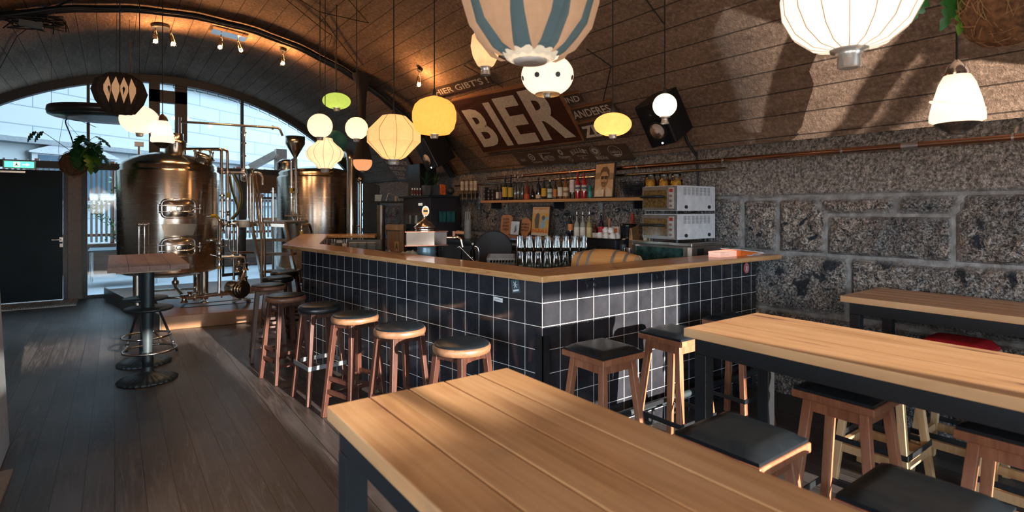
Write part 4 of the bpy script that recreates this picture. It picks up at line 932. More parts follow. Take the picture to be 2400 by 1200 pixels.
def manway(t, T, r, px, py, w, h, label):
    a0, d = px_ang(px, T, r); z = zof(py, d); P_ = []; da = w/2/r
    def P(u, v, o): return surf(t, r, a0+u*da, z+v*h/2, o)
    rr = []
    for i in range(40):
        th = 2*math.pi*i/40; c, s = math.cos(th), math.sin(th); k = (abs(c)**5+abs(s)**5)**(-1/5); rr.append((c*k, s*k))
    M_ = MB(); M_.tube([P(u, v, .028) for u, v in rr], .014, 8, closed=True); f = M_.build('manway_door', CHR, t)
    m = MB(); m.add([P(u*.92, v*.92, .03) for u, v in rr]+[P(u*.6, v*.6, .052) for u, v in rr]+[P(0, 0, .052)], [(i, (i+1) % 40, 40+(i+1) % 40, 40+i) for i in range(40)]+[(40+i, 40+(i+1) % 40, 80) for i in range(40)], True); m.build('door_panel', COP, f)
    m = MB(); m.add([P(u*1.12, v*1.12, .004) for u, v in rr]+[P(u*1.0, v*1.0, .03) for u, v in rr], [(i, (i+1) % 40, 40+(i+1) % 40, 40+i) for i in range(40)], True); m.build('door_collar', STL, f)
    m = MB()
    for s in (-.33, .33): m.tube([P(-1.22, s, .05), P(-.6, s, .065), P(.6, s, .065), P(.95, s*.15, .065), P(1.25, 0, .065)], .009, 6)
    m.tube([P(-1.2, -.5, .05), P(-1.2, .5, .05)], .012, 8); m.build('hinge_bar', CHR, f)
    m = MB(); m.tube([P(1.2, -.55, .075), P(1.17, .35, .09)], .010, 8); m.ball(P(1.17, .38, .09), .018, 10); m.ball(P(1.2, -.02, .08), .022, 10); m.build('latch_handle', CHR, f)
    m = MB(); m.tube([P(.17*math.cos(i*.314), .28*math.sin(i*.314), .055) for i in range(20)], .004, 5, closed=True); m.build('sight_ring', DK, f)
manway(t1, T1, r1, 418, 489, .40, .26, '')
manway(t1, T1, r1, 420, 580, .40, .26, '')
a0, d = px_ang(418, T1, r1); z1_, z0_ = zof(525, d), zof(552, d); m = MB(); da = .2/r1
m.add([surf(0, r1, a0-da*1.0, z1_, .09), surf(0, r1, a0+da*1.0, z1_, .09), surf(0, r1, a0+da*.82, z0_, .05), surf(0, r1, a0-da*.82, z0_, .05), surf(0, r1, a0-da*1.0, z1_, .0), surf(0, r1, a0+da*1.0, z1_, .0), surf(0, r1, a0+da*.82, z0_, 0), surf(0, r1, a0-da*.82, z0_, 0)], [(0, 3, 2, 1), (0, 4, 7, 3), (1, 2, 6, 5), (3, 7, 6, 2), (0, 1, 5, 4)]); m.build('spout_tray', COP, t1)
# level pipes on the left of the vessel
m = MB()
for px in (331, 343):
    a_, d = px_ang(px, T1, r1); zt_, zb_ = zof(526, d), zof(600, d); m.tube([surf(0, r1, a_, zt_, -.01), surf(0, r1, a_, zt_, .05), surf(0, r1, a_, zb_, .05), surf(0, r1, a_, zb_, -.01)], .012 if px == 331 else .007, 8, .03)
    m.ball(surf(0, r1, a_, zt_, .05), .022, 10)
m.build('level_pipe', CHR, t1)
m = MB(); m.lathe([(.15, zof(398, 8.4)+.25), (.15, zof(363, 8.4)+.17), (.16, zof(363, 8.4)+.19), (.1, zof(350, 8.4)+.14), (.1, zof(335, 8.4)+.14)], 28, Matrix.Translation((.08, .05, 0)))
m.build('neck', COP, t1)
def ppipe(name, pts, r, parent, mat=CHR, fil=.05, n=8, flanges=()):
    m = MB(); P = [atd(*p) for p in pts]; m.tube(P, r, n, fil)
    for k in flanges:
        for i, t in ((int(k), k-int(k)),):
            c = P[i].lerp(P[i+1], t); d = (P[i+1]-P[i]).normalized(); m.tube([c-d*.012, c+d*.012], r*1.9, 12)
    return m.build(name, mat, parent)
# pipework of the brewing stand: one thing, each run a part
bp = thing('brewing_pipework', 'bright steel pipes, valves and fittings between the two brewing tanks', 'pipework', (1.7, 9.3, PZ), local=False)
D1 = 8.1
R = [ # points px, py, depth; radius; flange positions
 ([(422, 352, 8.6), (422, 275, 8.6)], .022, ()),
 ([(420, 285, 8.6), (655, 300, 8.9), (662, 318, 8.9)], .019, (.93,)),
 ([(572, 296, 8.8), (572, 395, 8.8)], .019, (.15, .4, .7)),
 ([(572, 395, 8.8), (572, 418, 8.8)], .04, ()),
 ([(428, 372, 8.1), (430, 349, 8.1), (519, 349, 7.9), (521, 505, 7.9), (521, 512, 7.9)], .02, (2.3, 2.7)),
 ([(468, 378, 8.0), (468, 350, 8.0), (533, 351, 7.95), (535, 560, 7.95)], .02, (2.25, 2.55)),
 ([(521, 405, 8.0), (577, 405, 8.2), (580, 430, 8.2), (580, 512, 8.2)], .018, ()),
 ([(488, 506, 8.0), (510, 506, 7.9), (515, 520, 7.8), (514, 687, 7.7)], .024, (2.3, 2.45, 2.6)),
 ([(515, 525, 7.9), (553, 524, 8.0), (557, 530, 8.0), (557, 594, 8.0)], .02, ()),
 ([(538, 520, 8.0), (538, 590, 8.0), (560, 592, 8.1), (594, 592, 8.3)], .02, ()),
 ([(486, 563, 7.9), (512, 563, 7.8)], .02, (.4,)),
 ([(512, 602, 7.8), (575, 602, 8.0), (575, 660, 8.0)], .018, (.5, .8)),
 ([(485, 692, 7.9), (600, 683, 8.1)], .028, (.3,)),
 ([(440, 699, 7.8), (520, 687, 7.9), (548, 684, 7.9)], .026, (.2, .5)),
 ([(411, 652, 8.4), (411, 672, 8.3), (432, 698, 8.0)], .026, (.5,)),
 ([(355, 700, 8.3), (440, 696, 8.0)], .02, ()),
 ([(458, 650, 8.6), (458, 676, 8.5), (400, 679, 8.6), (340, 683, 8.7)], .02, ()),
 ([(613, 520, 8.4), (613, 462, 8.4), (617, 455, 8.4)], .017, ()),
 ([(640, 525, 8.9), (640, 440, 8.9)], .02, (.9,)),
]
for pts, r, fl_ in R: ppipe('pipe', pts, r, bp, COP if len(pts) % 2 else CHR, flanges=fl_)
random.seed(11)
for px, py, d, k in ((521, 535, 7.9, 1), (536, 525, 7.95, 1), (514, 580, 7.75, 1), (514, 602, 7.75, 1), (432, 700, 7.9, 1.3), (575, 625, 8, 1.2), (556, 628, 8, 1.2), (535, 500, 7.95, .8), (575, 655, 8, 1), (592, 402, 8.2, 1), (445, 690, 7.9, 1), (560, 612, 8, 1), (521, 520, 7.9, .9), (465, 690, 7.9, .9)):
    P = atd(px, py, d); m = MB(); m.tube([P-Vector((0, 0, .045*k)), P-Vector((0, 0, .02)), P+Vector((0, 0, .02)), P+Vector((0, 0, .045*k))], .035*k, 10, rad=[.042*k, .028*k, .028*k, .042*k]); v_ = m.build('valve', COP, bp)
    a = random.uniform(0, 6); m = MB(); m.tube([P, P+Vector((.10*math.cos(a), .10*math.sin(a), .03))], .008, 6); m.ball(P+Vector((.11*math.cos(a), .11*math.sin(a), .03)), .012, 8); m.build('valve_handle', CHR, v_)
YT = plain('yellow_tape', (.62, .40, .03), .5); WTP = plain('white_tape', (.6, .6, .58), .5)
for px, y0, y1, d, mt in ((535, 452, 466, 7.95, YT), (521, 452, 466, 7.9, WTP), (514, 624, 630, 7.72, YT), (507, 506, 507, 7.9, YT)):
    m = MB(); m.tube([atd(px, y0, d), atd(px, y1, d)], .027, 10); m.build('tape_marker', mt, bp)
for a, b, mt in (((497, 506), (508, 506), YT), ((502, 563), (511, 563), YT)):
    m = MB(); m.tube([atd(*a, 7.86), atd(*b, 7.84)], .024, 10); m.build('valve_sleeve', mt, bp)
m = MB(); m.lathe([(.012, 0), (.05, .02), (.05, .16), (.02, .2)], 20, Matrix.Translation(atd(572, 408, 8.8)-Vector((0, 0, .12)))); m.build('sight_glass', CHR, bp)
# hoses hanging by the pipes
for k, mt, lab in ((0, plain('yellow_hose', (.35, .27, .06), .4), 'yellowish hose loop hanging on the pipes between the tanks'), (1, plain('green_black_hose', (.05, .06, .03), .4), 'dark hose loop hanging beside the yellowish one between the tanks')):
    m = MB(); P = [atd(px+k*5, py, 8.15) for px, py in ((545, 408), (556, 430), (564, 455), (563, 478), (555, 500), (540, 514))]; P0 = [atd(px-k*3, py, 8.2) for px, py in ((540, 412), (544, 440), (552, 465), (560, 485), (558, 500))]
    m.tube(P, .013, 8, .2); m.tube(P0, .010, 8, .1); tag(m.build('hanging_hose', mt), lab, 'hose')
# pump and its motor
pm = thing('transfer_pump', 'round steel pump with ringed face lying on the platform beside the ladder', 'pump', onz(563, 705, PZ), local=False)
c = atd(566, 678, 7.75); ax = Vector((.3, -.95, 0)).normalized(); m = MB(); m.tube([c-ax*.28, c-ax*.10, c-ax*.02], .13, 28, rad=[.11, .13, .13]); m.build('motor', COP, pm)
m = MB()
for r_, o_ in ((.13, .0), (.10, .02), (.07, .04), (.045, .055)): m.tube([c+ax*(o_-.02), c+ax*o_], r_, 28)
m.build('pump_head', COP, pm); m = MB()
for px in (547, 585): p_ = onz(px, 706, PZ+.01); m.bar(p_, c+Vector((0, 0, -.1))+(p_-c)*.2, .04)
m.build('feet', COP, pm); m = MB(); m.tube([atd(560, 668, 7.7), atd(572, 640, 7.8), atd(572, 628, 7.9)], .02, 8); m.build('outlet_pipe', CHR, pm)
# second tank
T2 = Vector((3.21, 10.83, PZ)); r2 = .75
t2 = tank('steel brewing tank farther right, half hidden behind the tip of the bar', T2.x, T2.y, r2, .5, 2.2, 2.42, (-.78, .8, 2.35, 3.9))
m = MB(); c = atd(672, 388, 10.6)-Vector((*T2,)); m.lathe([(.17, -.1), (.17, .03), (.19, .05), (.11, .11), (.06, .12)], 24, Matrix.Translation((c.x, c.y, c.z))); m.build('manhole', COP, t2)
m = MB(); m.tube([(c.x-.18, c.y, c.z+.08), (c.x-.22, c.y, c.z+.16), (c.x-.16, c.y-.02, c.z+.2)], .012, 6); m.build('manhole_clamp', CHR, t2)
# grain funnel
P = atd(692, 370, 10.2); m = MB(); m.shell([(.03, -.05), (.035, .03), (.165, .26), (.17, .40), (.174, .40), (.172, .26), (.04, .02)], 32, Matrix.Translation(P)); m.tube([P-Vector((0, 0, .18)), P], .03, 12)
tag(m.build('hopper_funnel', COP), 'steel hopper funnel above the second tank, under the end of the overhead pipe', 'funnel')
for pts, r, lab in (([(690, 372, 9.9), (683, 376, 9.9), (683, 500, 9.9), (690, 515, 9.8), (695, 525, 9.6)], .024, 'left'), ([(694, 372, 9.9), (695, 505, 9.9), (690, 520, 9.8)], .024, 'right')):
    ppipe('riser_pipe', pts, r, t2 if False else bp, CHR, flanges=(1.5, 1.6, 1.7))
for px, mt in ((683, YT), (695, WTP)): m = MB(); m.tube([atd(px, 441, 9.88), atd(px, 453, 9.88)], .03, 10); m.build('tape_marker', mt, bp)
m = MB(); m.tube([atd(668, 505, 9.8), atd(718, 505, 9.8)], .014, 8); m.build('valve_bar', CHR, bp)
ppipe('pipe', [(707, 548, 9.0), (707, 532, 9.0), (724, 525, 9.2), (730, 545, 9.3)], .026, bp, COP)
m = MB(); m.tube([atd(707, 541, 8.98), atd(707, 552, 8.98)], .03, 10); m.build('tape_marker', YT, bp)
vp = thing('vapour_pipe', 'thick shiny exhaust elbow pipe standing right of the second tank', 'pipe', onz(825, 640, PZ), local=False)
m = MB(); m.tube([atd(802, 360, 10.2), atd(816, 358, 9.9), atd(823, 366, 9.7), atd(823, 640, 9.7)], .075, 18, .1); m.build('pipe', COP, vp); m = MB(); m.tube([atd(823, 372, 9.7), atd(823, 375, 9.7)], .085, 18); m.build('flange', COP, vp)
m = MB(); m.tube([atd(845, 420, 9.4), atd(845, 575, 9.4)], .025, 10); m.tube([atd(836, 530, 9.4), atd(846, 530, 9.4)], .014, 8); m.ball(atd(845, 420, 9.4), .05, 10); tag(m.build('stand_pipe', COP), 'slim steel stand pipe before the black sheet right of the tanks', 'pipe')
m = MB(); a = atd(850, 420, 10.3); b = atd(888, 425, 10.3); m.hexa([Vector((a.x, a.y, .182)), Vector((b.x, b.y, .182)), Vector((b.x+.05, b.y+.08, .182)), Vector((a.x+.05, a.y+.08, .182))], [Vector((a.x, a.y, 2.1)), Vector((b.x, b.y, 2.05)), Vector((b.x+.05, b.y+.08, 2.05)), Vector((a.x+.05, a.y+.08, 2.1))])
tag(m.build('dark_sheet', plain('blue_black_sheet', (.015, .026, .036), .5, 0, .3, 4), bev=.02), 'tall blue black sheet standing behind the stand pipe', 'panel')
# ladder with grating landing
ld = thing('brewing_ladder', 'steel ladder stairs with handrails and a grated landing between the tanks', 'ladder', onz(640, 690, PZ), local=False)
def qb(name, pts, w, h, mat=COP, par=ld): m = MB(); m.bar(atd(*pts[0]), atd(*pts[1]), w, h, (0, 1, 0)); return m.build(name, mat, par)
qb('stringer', ((590, 527, 8.7), (622, 690, 8.35)), .03, .14); qb('stringer', ((666, 527, 8.9), (703, 690, 8.35)), .03, .14)
for py, dl in ((566, 8.75), (599, 8.6), (640, 8.5)):
    t = (py-527)/163; a, b = atd(590+32*t+3, py, dl), atd(666+37*t+2, py, dl); n_ = Vector((.59, .8, 0))*.2; m = MB(); m.hexa([a, b, b+n_, a+n_], [v+Vector((0, 0, .035)) for v in (a, b, b+n_, a+n_)]); m.build('step', plain('tread_grate', (.34, .28, .22), .5, .8, .5, 70), ld)
a, b = atd(548, 522, 8.8), atd(668, 526, 8.9); n_ = Vector((.59, .8, 0))*.9; m = MB(); m.hexa([a, b, b+n_, a+n_], [v+Vector((0, 0, .04)) for v in (a, b, b+n_, a+n_)]); m.build('landing', plain('tread_grate', (.34, .28, .22)), ld)
for a, b, h in ((atd(545, 525, 8.75), atd(590, 525, 8.75), .11), (atd(590, 526, 8.75), atd(668, 529, 8.85), .05), (atd(605, 517, 9.3), atd(650, 516, 9.3), .09)): m = MB(); m.bar(a, b, .02, h, (0, 0, 1)); m.build('kick_plate', COP, ld)
for off in ((0, 0), (7, 0)):
    m = MB(); m.tube([atd(588+off[0], 520, 8.7), atd(586+off[0], 412, 8.7), atd(590+off[0], 405, 8.7), atd(594+off[0], 412, 8.7), atd(613+off[0], 560, 8.5), atd(614+off[0], 668, 8.35)], .02, 8, .05); m.build('handrail', COP, ld)
ppipe('spray_arm', [(592, 405, 8.3), (607, 405, 8.3), (616, 412, 8.3), (616, 433, 8.3)], .02, bp)
# landing legs so that the landing stands
for px, d in ((548, 8.85), (560, 9.5), (640, 9.6)): q = atd(px, 524, d); m = MB(); m.cyl((q.x, q.y, PZ), (q.x, q.y, q.z), .02, 10); m.build('landing_leg', COP, ld)
m = MB(); m.bar(atd(565, 540, 8.9), atd(565, 640, 8.9), .03); m.bar(atd(522, 645, 8.9), atd(572, 640, 8.9), .05); m.bar(atd(523, 560, 8.9), atd(523, 645, 8.9), .03); m.build('black_cross_frame', DK, ld)
# level gauge on the first tank's lid, plus manhole fittings
m = MB(); P = atd(326, 388, 8.6); m.cyl(P, atd(326, 338, 8.6), .018, 10); q = atd(326, 339, 8.6); m.box(q-Vector((.06, .05, .03)), q+Vector((.06, .05, .04))); tag(m.build('level_gauge', STL), 'short steel level gauge with square head on the lid of the big tank', 'gauge')
fm = MB(); P = atd(478, 372, 8.0); fm.lathe([(.13, -.06), (.13, .02), (.145, .03), (.10, .07), (.03, .08)], 24, Matrix.Translation(P) @ Euler((.25, .35, 0)).to_matrix().to_4x4()); tm = thing('lid_hatch', 'small round clamped hatch on the right shoulder of the big tank', 'hatch', P-Vector((0, 0, .08)), local=False); fm.build('hatch_cover', COP, tm)
for k in range(4): a = k*1.57+.5; m = MB(); p = P+Vector((.14*math.cos(a), .14*math.sin(a), .0)); m.cyl(p, p+Vector((0, 0, .09)), .012, 8); m.ball(p+Vector((0, 0, .1)), .022, 8); m.build('wing_clamp', CHR, tm)
# hanging round drum and its wires
P = atd(246, 268, 7.3); rd = thing('hanging_drum', 'large flat round dark drum hung on thin wires before the arched window', 'drum', P)
m = MB(); m.lathe([(.55, -.05), (.60, -.045), (.61, 0), (.60, .05), (.58, .055)], 64); m.build('drum', plain('dark_drum_paint', (.022, .022, .026), .35), rd)
m = MB(); m.lathe([(.3, -.062), (.57, -.058), (.57, -.05)], 64); m.build('ribbed_underside', plain('ribbed_metal', (.10, .12, .14), .3, .8), rd); m = MB()
for a in (3.4, 1.0, 5.2):
    x, y = .56*math.cos(a), .56*math.sin(a); m.tube([(x, y, .05), (x, y, vz(P.x+x)-P.z-.02)], .003, 4)
m.build('wires', CORD, rd)
# hanging plant in a coir ball
P = atd(174, 384, 7.4); hp = thing('hanging_plant', 'monstera in a brown coir ball hung left of the big tank', 'plant', P); random.seed(9)
COIR = plain('coir_fibre', (.12, .055, .022), .95, 0, .6, 45, 1)
def coir(m, r, n=26):
    vs = []; fs = []
    for i in range(n+1):
        for j in range(n):
            th, ph = math.pi*i/n, 2*math.pi*j/n; k = 1+.09*noise.noise(Vector((math.sin(th)*math.cos(ph)*4, math.sin(th)*math.sin(ph)*4, math.cos(th)*4)))+random.uniform(-.02, .02); vs.append((r*k*math.sin(th)*math.cos(ph), r*k*math.sin(th)*math.sin(ph), r*k*math.cos(th)))
    for i in range(n):
        for j in range(n): fs.append((i*n+j, (i+1)*n+j, (i+1)*n+(j+1) % n, i*n+(j+1) % n))
    m.add(vs, fs, True)
def fibres(m, r, k, th=.0016):
    for _ in range(k):
        v = Vector((random.gauss(0, 1), random.gauss(0, 1), random.gauss(0, 1))).normalized(); w = v.orthogonal().normalized(); w.rotate(Matrix.Rotation(random.uniform(0, 6), 3, v))
        m.tube([v*r*1.0, (v+w*.3).normalized()*r*1.07, (v+w*.6).normalized()*r*1.05, (v+w*.9).normalized()*r*.99], th, 3)
m = MB(); coir(m, .165); m.build('coir_ball', COIR, hp)
m = MB(); fibres(m, .17, 120); m.build('loose_fibres', plain('pale_fibre', (.34, .20, .10), .9), hp)
MON = plain('monstera_green', (.015, .085, .022), .35, 0, .35, 10); MOY = plain('fresh_green', (.10, .24, .03), .35, 0, .3, 10)
def leaf(m, c, d, up, L, Wd, cut=5):
    d = Vector(d).normalized(); up = Vector(up); s = d.cross(up).normalized(); up = s.cross(d); n = 14; L_ = []; R_ = []
    for i in range(n+1):
        t = i/n; w = Wd*math.sin(math.pi*min(1, t*.92+.08))**.7*(1-.25*t); w *= (.45 if (i % 3 == 1 and 0 < i < n-1) else 1); dr = -up*(t*t*L*.45)
        L_.append(Vector(c)+d*L*t+dr+s*w-up*w*.15); R_.append(Vector(c)+d*L*t+dr-s*w-up*w*.15)
    C_ = [Vector(c)+d*L*i/n-up*((i/n)**2*L*.45) for i in range(n+1)]
    m.add(L_+C_+R_, [(i, i+1, n+2+i, n+1+i) for i in range(n)]+[(n+1+i, n+2+i, 2*n+3+i, 2*n+2+i) for i in range(n)], True)
# leaves out of the ball: stems arch up, leaves fan out towards the right
for k in range(24):
    a = random.uniform(-.6, .6); q = RT*math.cos(a)*random.uniform(.05, .34)+FW*random.uniform(-.12, .12)+Vector((0, 0, random.uniform(.10, .42))); m = MB(); m.tube([Vector((.03, 0, .13)), q*.6+Vector((0, 0, .08)), q], .004, 4); l = m.build('stem', plain('stem_brown', (.07, .06, .03), .7), hp)
    m = MB(); leaf(m, q, RT*random.uniform(-.3, 1)+FW*random.uniform(-.6, .1)+Vector((0, 0, -.3)), (0, 0, 1), random.uniform(.2, .3), random.uniform(.07, .11)); m.build('leaf', MON if k % 4 else MOY, hp)
m = MB(); P1 = [Vector((0, 0, .14)), -RT*.3+Vector((0, 0, .35)), -RT*.45+Vector((0, 0, .45)), -RT*.62+Vector((0, 0, .38))]; m.tube(P1, .004, 5, .2); m.build('stem', plain('stem_brown', (.07, .06, .03)), hp)
for k in (0, 1): m = MB(); leaf(m, -RT*(.42+.1*k)+Vector((0, 0, .44)), -RT+Vector((0, 0, -.6)), FW*-1, .26, .04); m.build('leaf', MON, hp)
m = MB(); b = atd(205, 278, 7.4)-P; m.tube([RT*.02+Vector((0, 0, .15)), -RT*.05+Vector((0, 0, .4)), -RT*.15+Vector((0, 0, .62)), b], .008, 6, .1); m.tube([-RT*.15+Vector((0, 0, .62)), RT*.1+Vector((0, 0, .58)), RT*.3+Vector((0, 0, .5))], .004, 5)
for s in (-1, 1): m.tube([-RT*.15+Vector((0, 0, .62)), -RT*(.22)*s+Vector((0, 0, .2)), RT*.18*s*-1+Vector((0, 0, -.05)), Vector((0, 0, -.19))], .003, 4, .1)
m.tube([b, Vector((b.x, b.y, vz(P.x+b.x)-P.z-.01))], .0015, 4); m.build('hanging_wire', CORD, hp)
# exit sign
P = onY(46, 386, YF-.1); es = thing('exit_sign', 'green lit emergency exit sign over the dark door', 'sign', P, local=False); w, h = .205, .062
m = MB(); m.box((P.x-w, YF-.13, P.z-h), (P.x+w, YF-.075, P.z+h)); m.build('casing', plain('sign_casing', (.35, .42, .42), .4), es, bev=.005)
q = [Vector((P.x-w+.02, YF-.134, P.z-h+.012)), Vector((P.x+w-.02, YF-.134, P.z-h+.012)), Vector((P.x+w-.02, YF-.134, P.z+h-.012)), Vector((P.x-w+.02, YF-.134, P.z+h-.012))]
m = MB(); m.quad(*q); m.build('lit_face', emis('exit_green', (.10, .72, .42), 1.1), es); m = MB(); put_poly(m, q, [(.30, .1), (.52, .1), (.52, .9), (.30, .9)], .002); put_poly(m, q, [(.60, .42), (.74, .42), (.74, .25), (.86, .5), (.74, .75), (.74, .58), (.60, .58)], .002); m.build('lit_symbols', emis('exit_white', (.75, 1, .85), 1.0), es)
m = MB(); put_ring(m, q, .41, .76, .018, .09, 1, .004, 10, True); put_poly(m, q, [(.37, .64), (.44, .66), (.48, .5), (.46, .47), (.43, .55), (.43, .42), (.48, .30), (.46, .2), (.40, .36), (.35, .2), (.325, .24), (.38, .45), (.38, .55), (.345, .5), (.335, .54)], .004); m.build('running_figure', plain('exit_figure_green', (.02, .25, .13), .5), es)
# hanging plant at the top right corner
P = atd(2362, 8, 1.9); h2 = thing('hanging_plant', 'brown coir basket plant at the top right corner, close to the viewer', 'plant', P); random.seed(21); m = MB(); coir(m, .14, 30)
for i, v in enumerate(m.v): m.v[i] = (v[0], v[1], v[2]*.9-.02)
m.build('coir_ball', COIR, h2); m = MB(); fibres(m, .142, 200, .0011); m.build('loose_fibres', plain('pale_fibre', (.34, .20, .10)), h2)
m = MB(); m.tube([Vector((0, 0, 0))-FW*.14, -FW*.15+Vector((0, 0, -.1)), -FW*.15+RT*.02+Vector((0, 0, -.19)), -FW*.15+RT*.005+Vector((0, 0, -.26))], .0035, 6, rad=None); m.build('root', plain('pale_root', (.42, .29, .17), .8), h2)
m = MB(); BG = plain('blue_green_leaf', (.22, .38, .38), .5, 0, .3, 12)
for k in range(7): leaf(m, RT*(-.1+.04*k)-FW*.08+Vector((0, 0, .13)), RT*(-.6+.22*k)-FW*.6+Vector((0, 0, -.5)), (0, 0, 1), .12, .035)
m.build('pale_leaf', BG, h2); P2 = atd(2240, 10, 1.95)-P
for k, (dx, dz, LL) in enumerate(((-.10, .02, .12), (.0, .02, .14), (.03, .0, .13), (-.04, .05, .12), (.05, .05, .1))):
    c_ = P2+RT*dx+Vector((0, 0, dz+.03)); m = MB(); leaf(m, c_, RT*(-.5+.2*k)-FW*.35+Vector((0, 0, -.9)), -FW, LL, .035); m.build('leaf', MOY if k == 2 else plain('deep_green', (.02, .12, .02), .3, 0, .3, 12), h2)
m = MB(); m.tube([P2+Vector((0, 0, .06)), P2*.5+Vector((0, 0, .22)), Vector((0, 0, .1))], .004, 5, .1); m.tube([(0, 0, .1), (0, 0, vz(P.x)-P.z)], .003, 5); m.build('hanging_wire', CORD, h2)

# ---------------------------------------------------------------- lettered boards on the vault
BRD = wood('dark_red_board', (.045, .016, .010), (.12, .045, .028), 1, .4, 1); BRN = wood('dark_brown_board', (.045, .028, .020), (.12, .075, .052), 1, .6, 1); RIMW = wood('board_edge_wood', (.22, .09, .035), (.45, .22, .10), 1, .5, 1)
def board(name, corners, label, face=BRN, off=.035, th=.02, rim=None, fn=None, cat='sign', plane=None, paint=PAINT):
    P = [onV(px, py, off) for px, py in corners]        # bottom left, bottom right, top right, top left
    c = sum(P, Vector())/4; n = (P[1]-P[0]).cross(P[3]-P[0]).normalized()
    if n.dot(Vector((VX, c.y, VZ))-c) < 0: n = -n
    D = [(p-c).dot(n) for p in P]; Q = []
    for (px, py) in corners: r = ray(px, py); o = Vector((0, 0, HC)); Q.append(o+r*((c-o).dot(n)/r.dot(n)))
    t = thing(name, label, cat, c, local=False); m = MB(); m.hexa([q-n*th for q in Q], Q) if (Q[1]-Q[0]).cross(Q[3]-Q[0]).dot(n) > 0 else m.hexa(Q, [q-n*th for q in Q]); m.build('board', face, t)
    s = 1 if (Q[1]-Q[0]).cross(Q[3]-Q[0]).dot(n) > 0 else -1
    if rim:
        m = MB()
        for i in rim: m.bar(Q[i]-n*th, Q[(i+1) % 4]-n*th, .035, th*1.8, n); 
        m.build('edge_trim', RIMW, t)
    m = MB(); fn(m, Q, s); m.build('lettering', paint, t); return t, Q, n
o_ = .004
def sl(f): return f
board('carved_beer_sign', [(1133, 357), (1365, 329), (1292, 192), (1058, 238)], 'large dark red board reading BIER in thick pale letters on the vault above the bar', BRD, .05, .03, (0, 1, 2, 3),
      lambda m, q, s: [put_text(m, q, ch, a, b, c, d, o_*s, .035) for ch, a, b, c, d in (('B', .05, .10, .27, .82), ('I', .315, .07, .385, .88), ('E', .43, .07, .65, .92), ('R', .69, .08, .97, .96))])
board('small_sign_board', [(1020, 229), (1155, 196), (1140, 172), (1008, 210)], "narrow dark board reading HIER GIBT'S! above the BIER board".replace("BIER board", "big red board"), BRN, .03, .015, None,
      lambda m, q, s: put_text(m, q, "HIER GIBT'S !", .05, .18, .97, .80, o_*s, .015))
board('small_sign_board', [(1318, 249), (1368, 239), (1356, 218), (1307, 229)], 'small dark board with the word UND right of the big red board', BRN, .03, .015, (2,),
      lambda m, q, s: put_text(m, q, 'UND', .10, .18, .92, .82, o_*s, .02))
board('small_sign_board', [(1345, 284), (1450, 262), (1432, 238), (1332, 259)], 'dark board with the word ANDERES behind the flat yellow lamp', BRN, .03, .015, (2,),
      lambda m, q, s: put_text(m, q, 'ANDERES', .06, .15, .90, .85, o_*s, .018))
board('small_sign_board', [(1370, 330), (1480, 316), (1455, 271), (1350, 293)], 'dark board with the word ZEUG partly hidden behind the flat yellow lamp', BRN, .03, .015, (2,),
      lambda m, q, s: put_text(m, q, 'ZEUG', .08, .15, .88, .85, o_*s, .035))
def feat(m, q, s):
    o = .004*s
    def W(t, a, b, c, d, bo=.01): put_text(m, q, t, a, b, c, d, o, bo)
    W('FEAT.', .045, .32, .10, .50); put_ring(m, q, .175, .60, .030, .26, .28, o); put_ring(m, q, .175, .60, .012, .10, .5, o); W('Tanqueray', .145, .10, .245, .30, .005)
    W('K', .268, .26, .30, .78, .03); W('etel One', .30, .42, .385, .68, .01); W('VODKA', .32, .24, .37, .32, .005); put_poly(m, q, [(.262, .80), (.38, .80), (.38, .84), (.262, .84)], o); put_poly(m, q, [(.29, .35), (.385, .35), (.385, .38), (.29, .38)], o)
    put_ring(m, q, .475, .80, .018, .20, .55, o); W('Pampero', .435, .30, .535, .58, .012); put_ring(m, q, .52, .22, .018, .10, .3, o)
    n = 7
    for i, ch in enumerate('BULLEIT'):
        u = .562+i*.0205; v = .50+.20*math.sin(math.pi*(i+.5)/n); put_text(m, q, ch, u, v, u+.0175, v+.30, o, .015)
    W('BOURBON', .595, .42, .675, .50, .005); W('WHISKEY', .60, .22, .67, .28, .005); put_ring(m, q, .635, .36, .006, .05, 1, o, 8, True)
    n = 24; oo = [(.762+(.030 if i % 2 else .022)*math.cos(2*math.pi*i/n), .72+(.24 if i % 2 else .17)*math.sin(2*math.pi*i/n)) for i in range(n)]; m.add([bil(q, u, v, o) for u, v in oo]+[bil(q, .762+.009*math.cos(2*math.pi*i/n), .72+.07*math.sin(2*math.pi*i/n), o) for i in range(n)], [(i, (i+1) % n, n+(i+1) % n, n+i) for i in range(n)]); put_ring(m, q, .762, .72, .036, .30, .08, o)
    W('MAKAva', .735, .12, .825, .40, .01); put_ring(m, q, .905, .62, .046, .37, .08, o, 28); W('nako', .872, .50, .938, .72, .005); put_poly(m, q, [(.875, .38), (.90, .46), (.915, .42), (.935, .46), (.937, .40), (.905, .30)], o)
board('sponsor_board', [(1222, 388), (1487, 374), (1463, 338), (1199, 359)], 'long dark wooden board of six white drink emblems under the big red board', BRN, .03, .018, None, feat, paint=plain('thin_sign_paint', (.50, .45, .38), .8, 0, .25, 60))
board('menu_board', [(936, 424), (985, 428), (950, 362), (884, 359)], 'dark lettered menu board on the far vault behind the upright black speaker', BRN, .03, .015, None,
      lambda m, q, s: [put_text(m, q, t, a, b, c, d, o_*s, .01) for t, a, b, c, d in (('BIER', .03, .80, .55, .98), ('AUS DER PARTIE', .06, .62, .9, .75), ('MORGENS', .06, .42, .7, .55), ('SOLO', .08, .22, .5, .38), ('UND', .08, .08, .4, .18))])

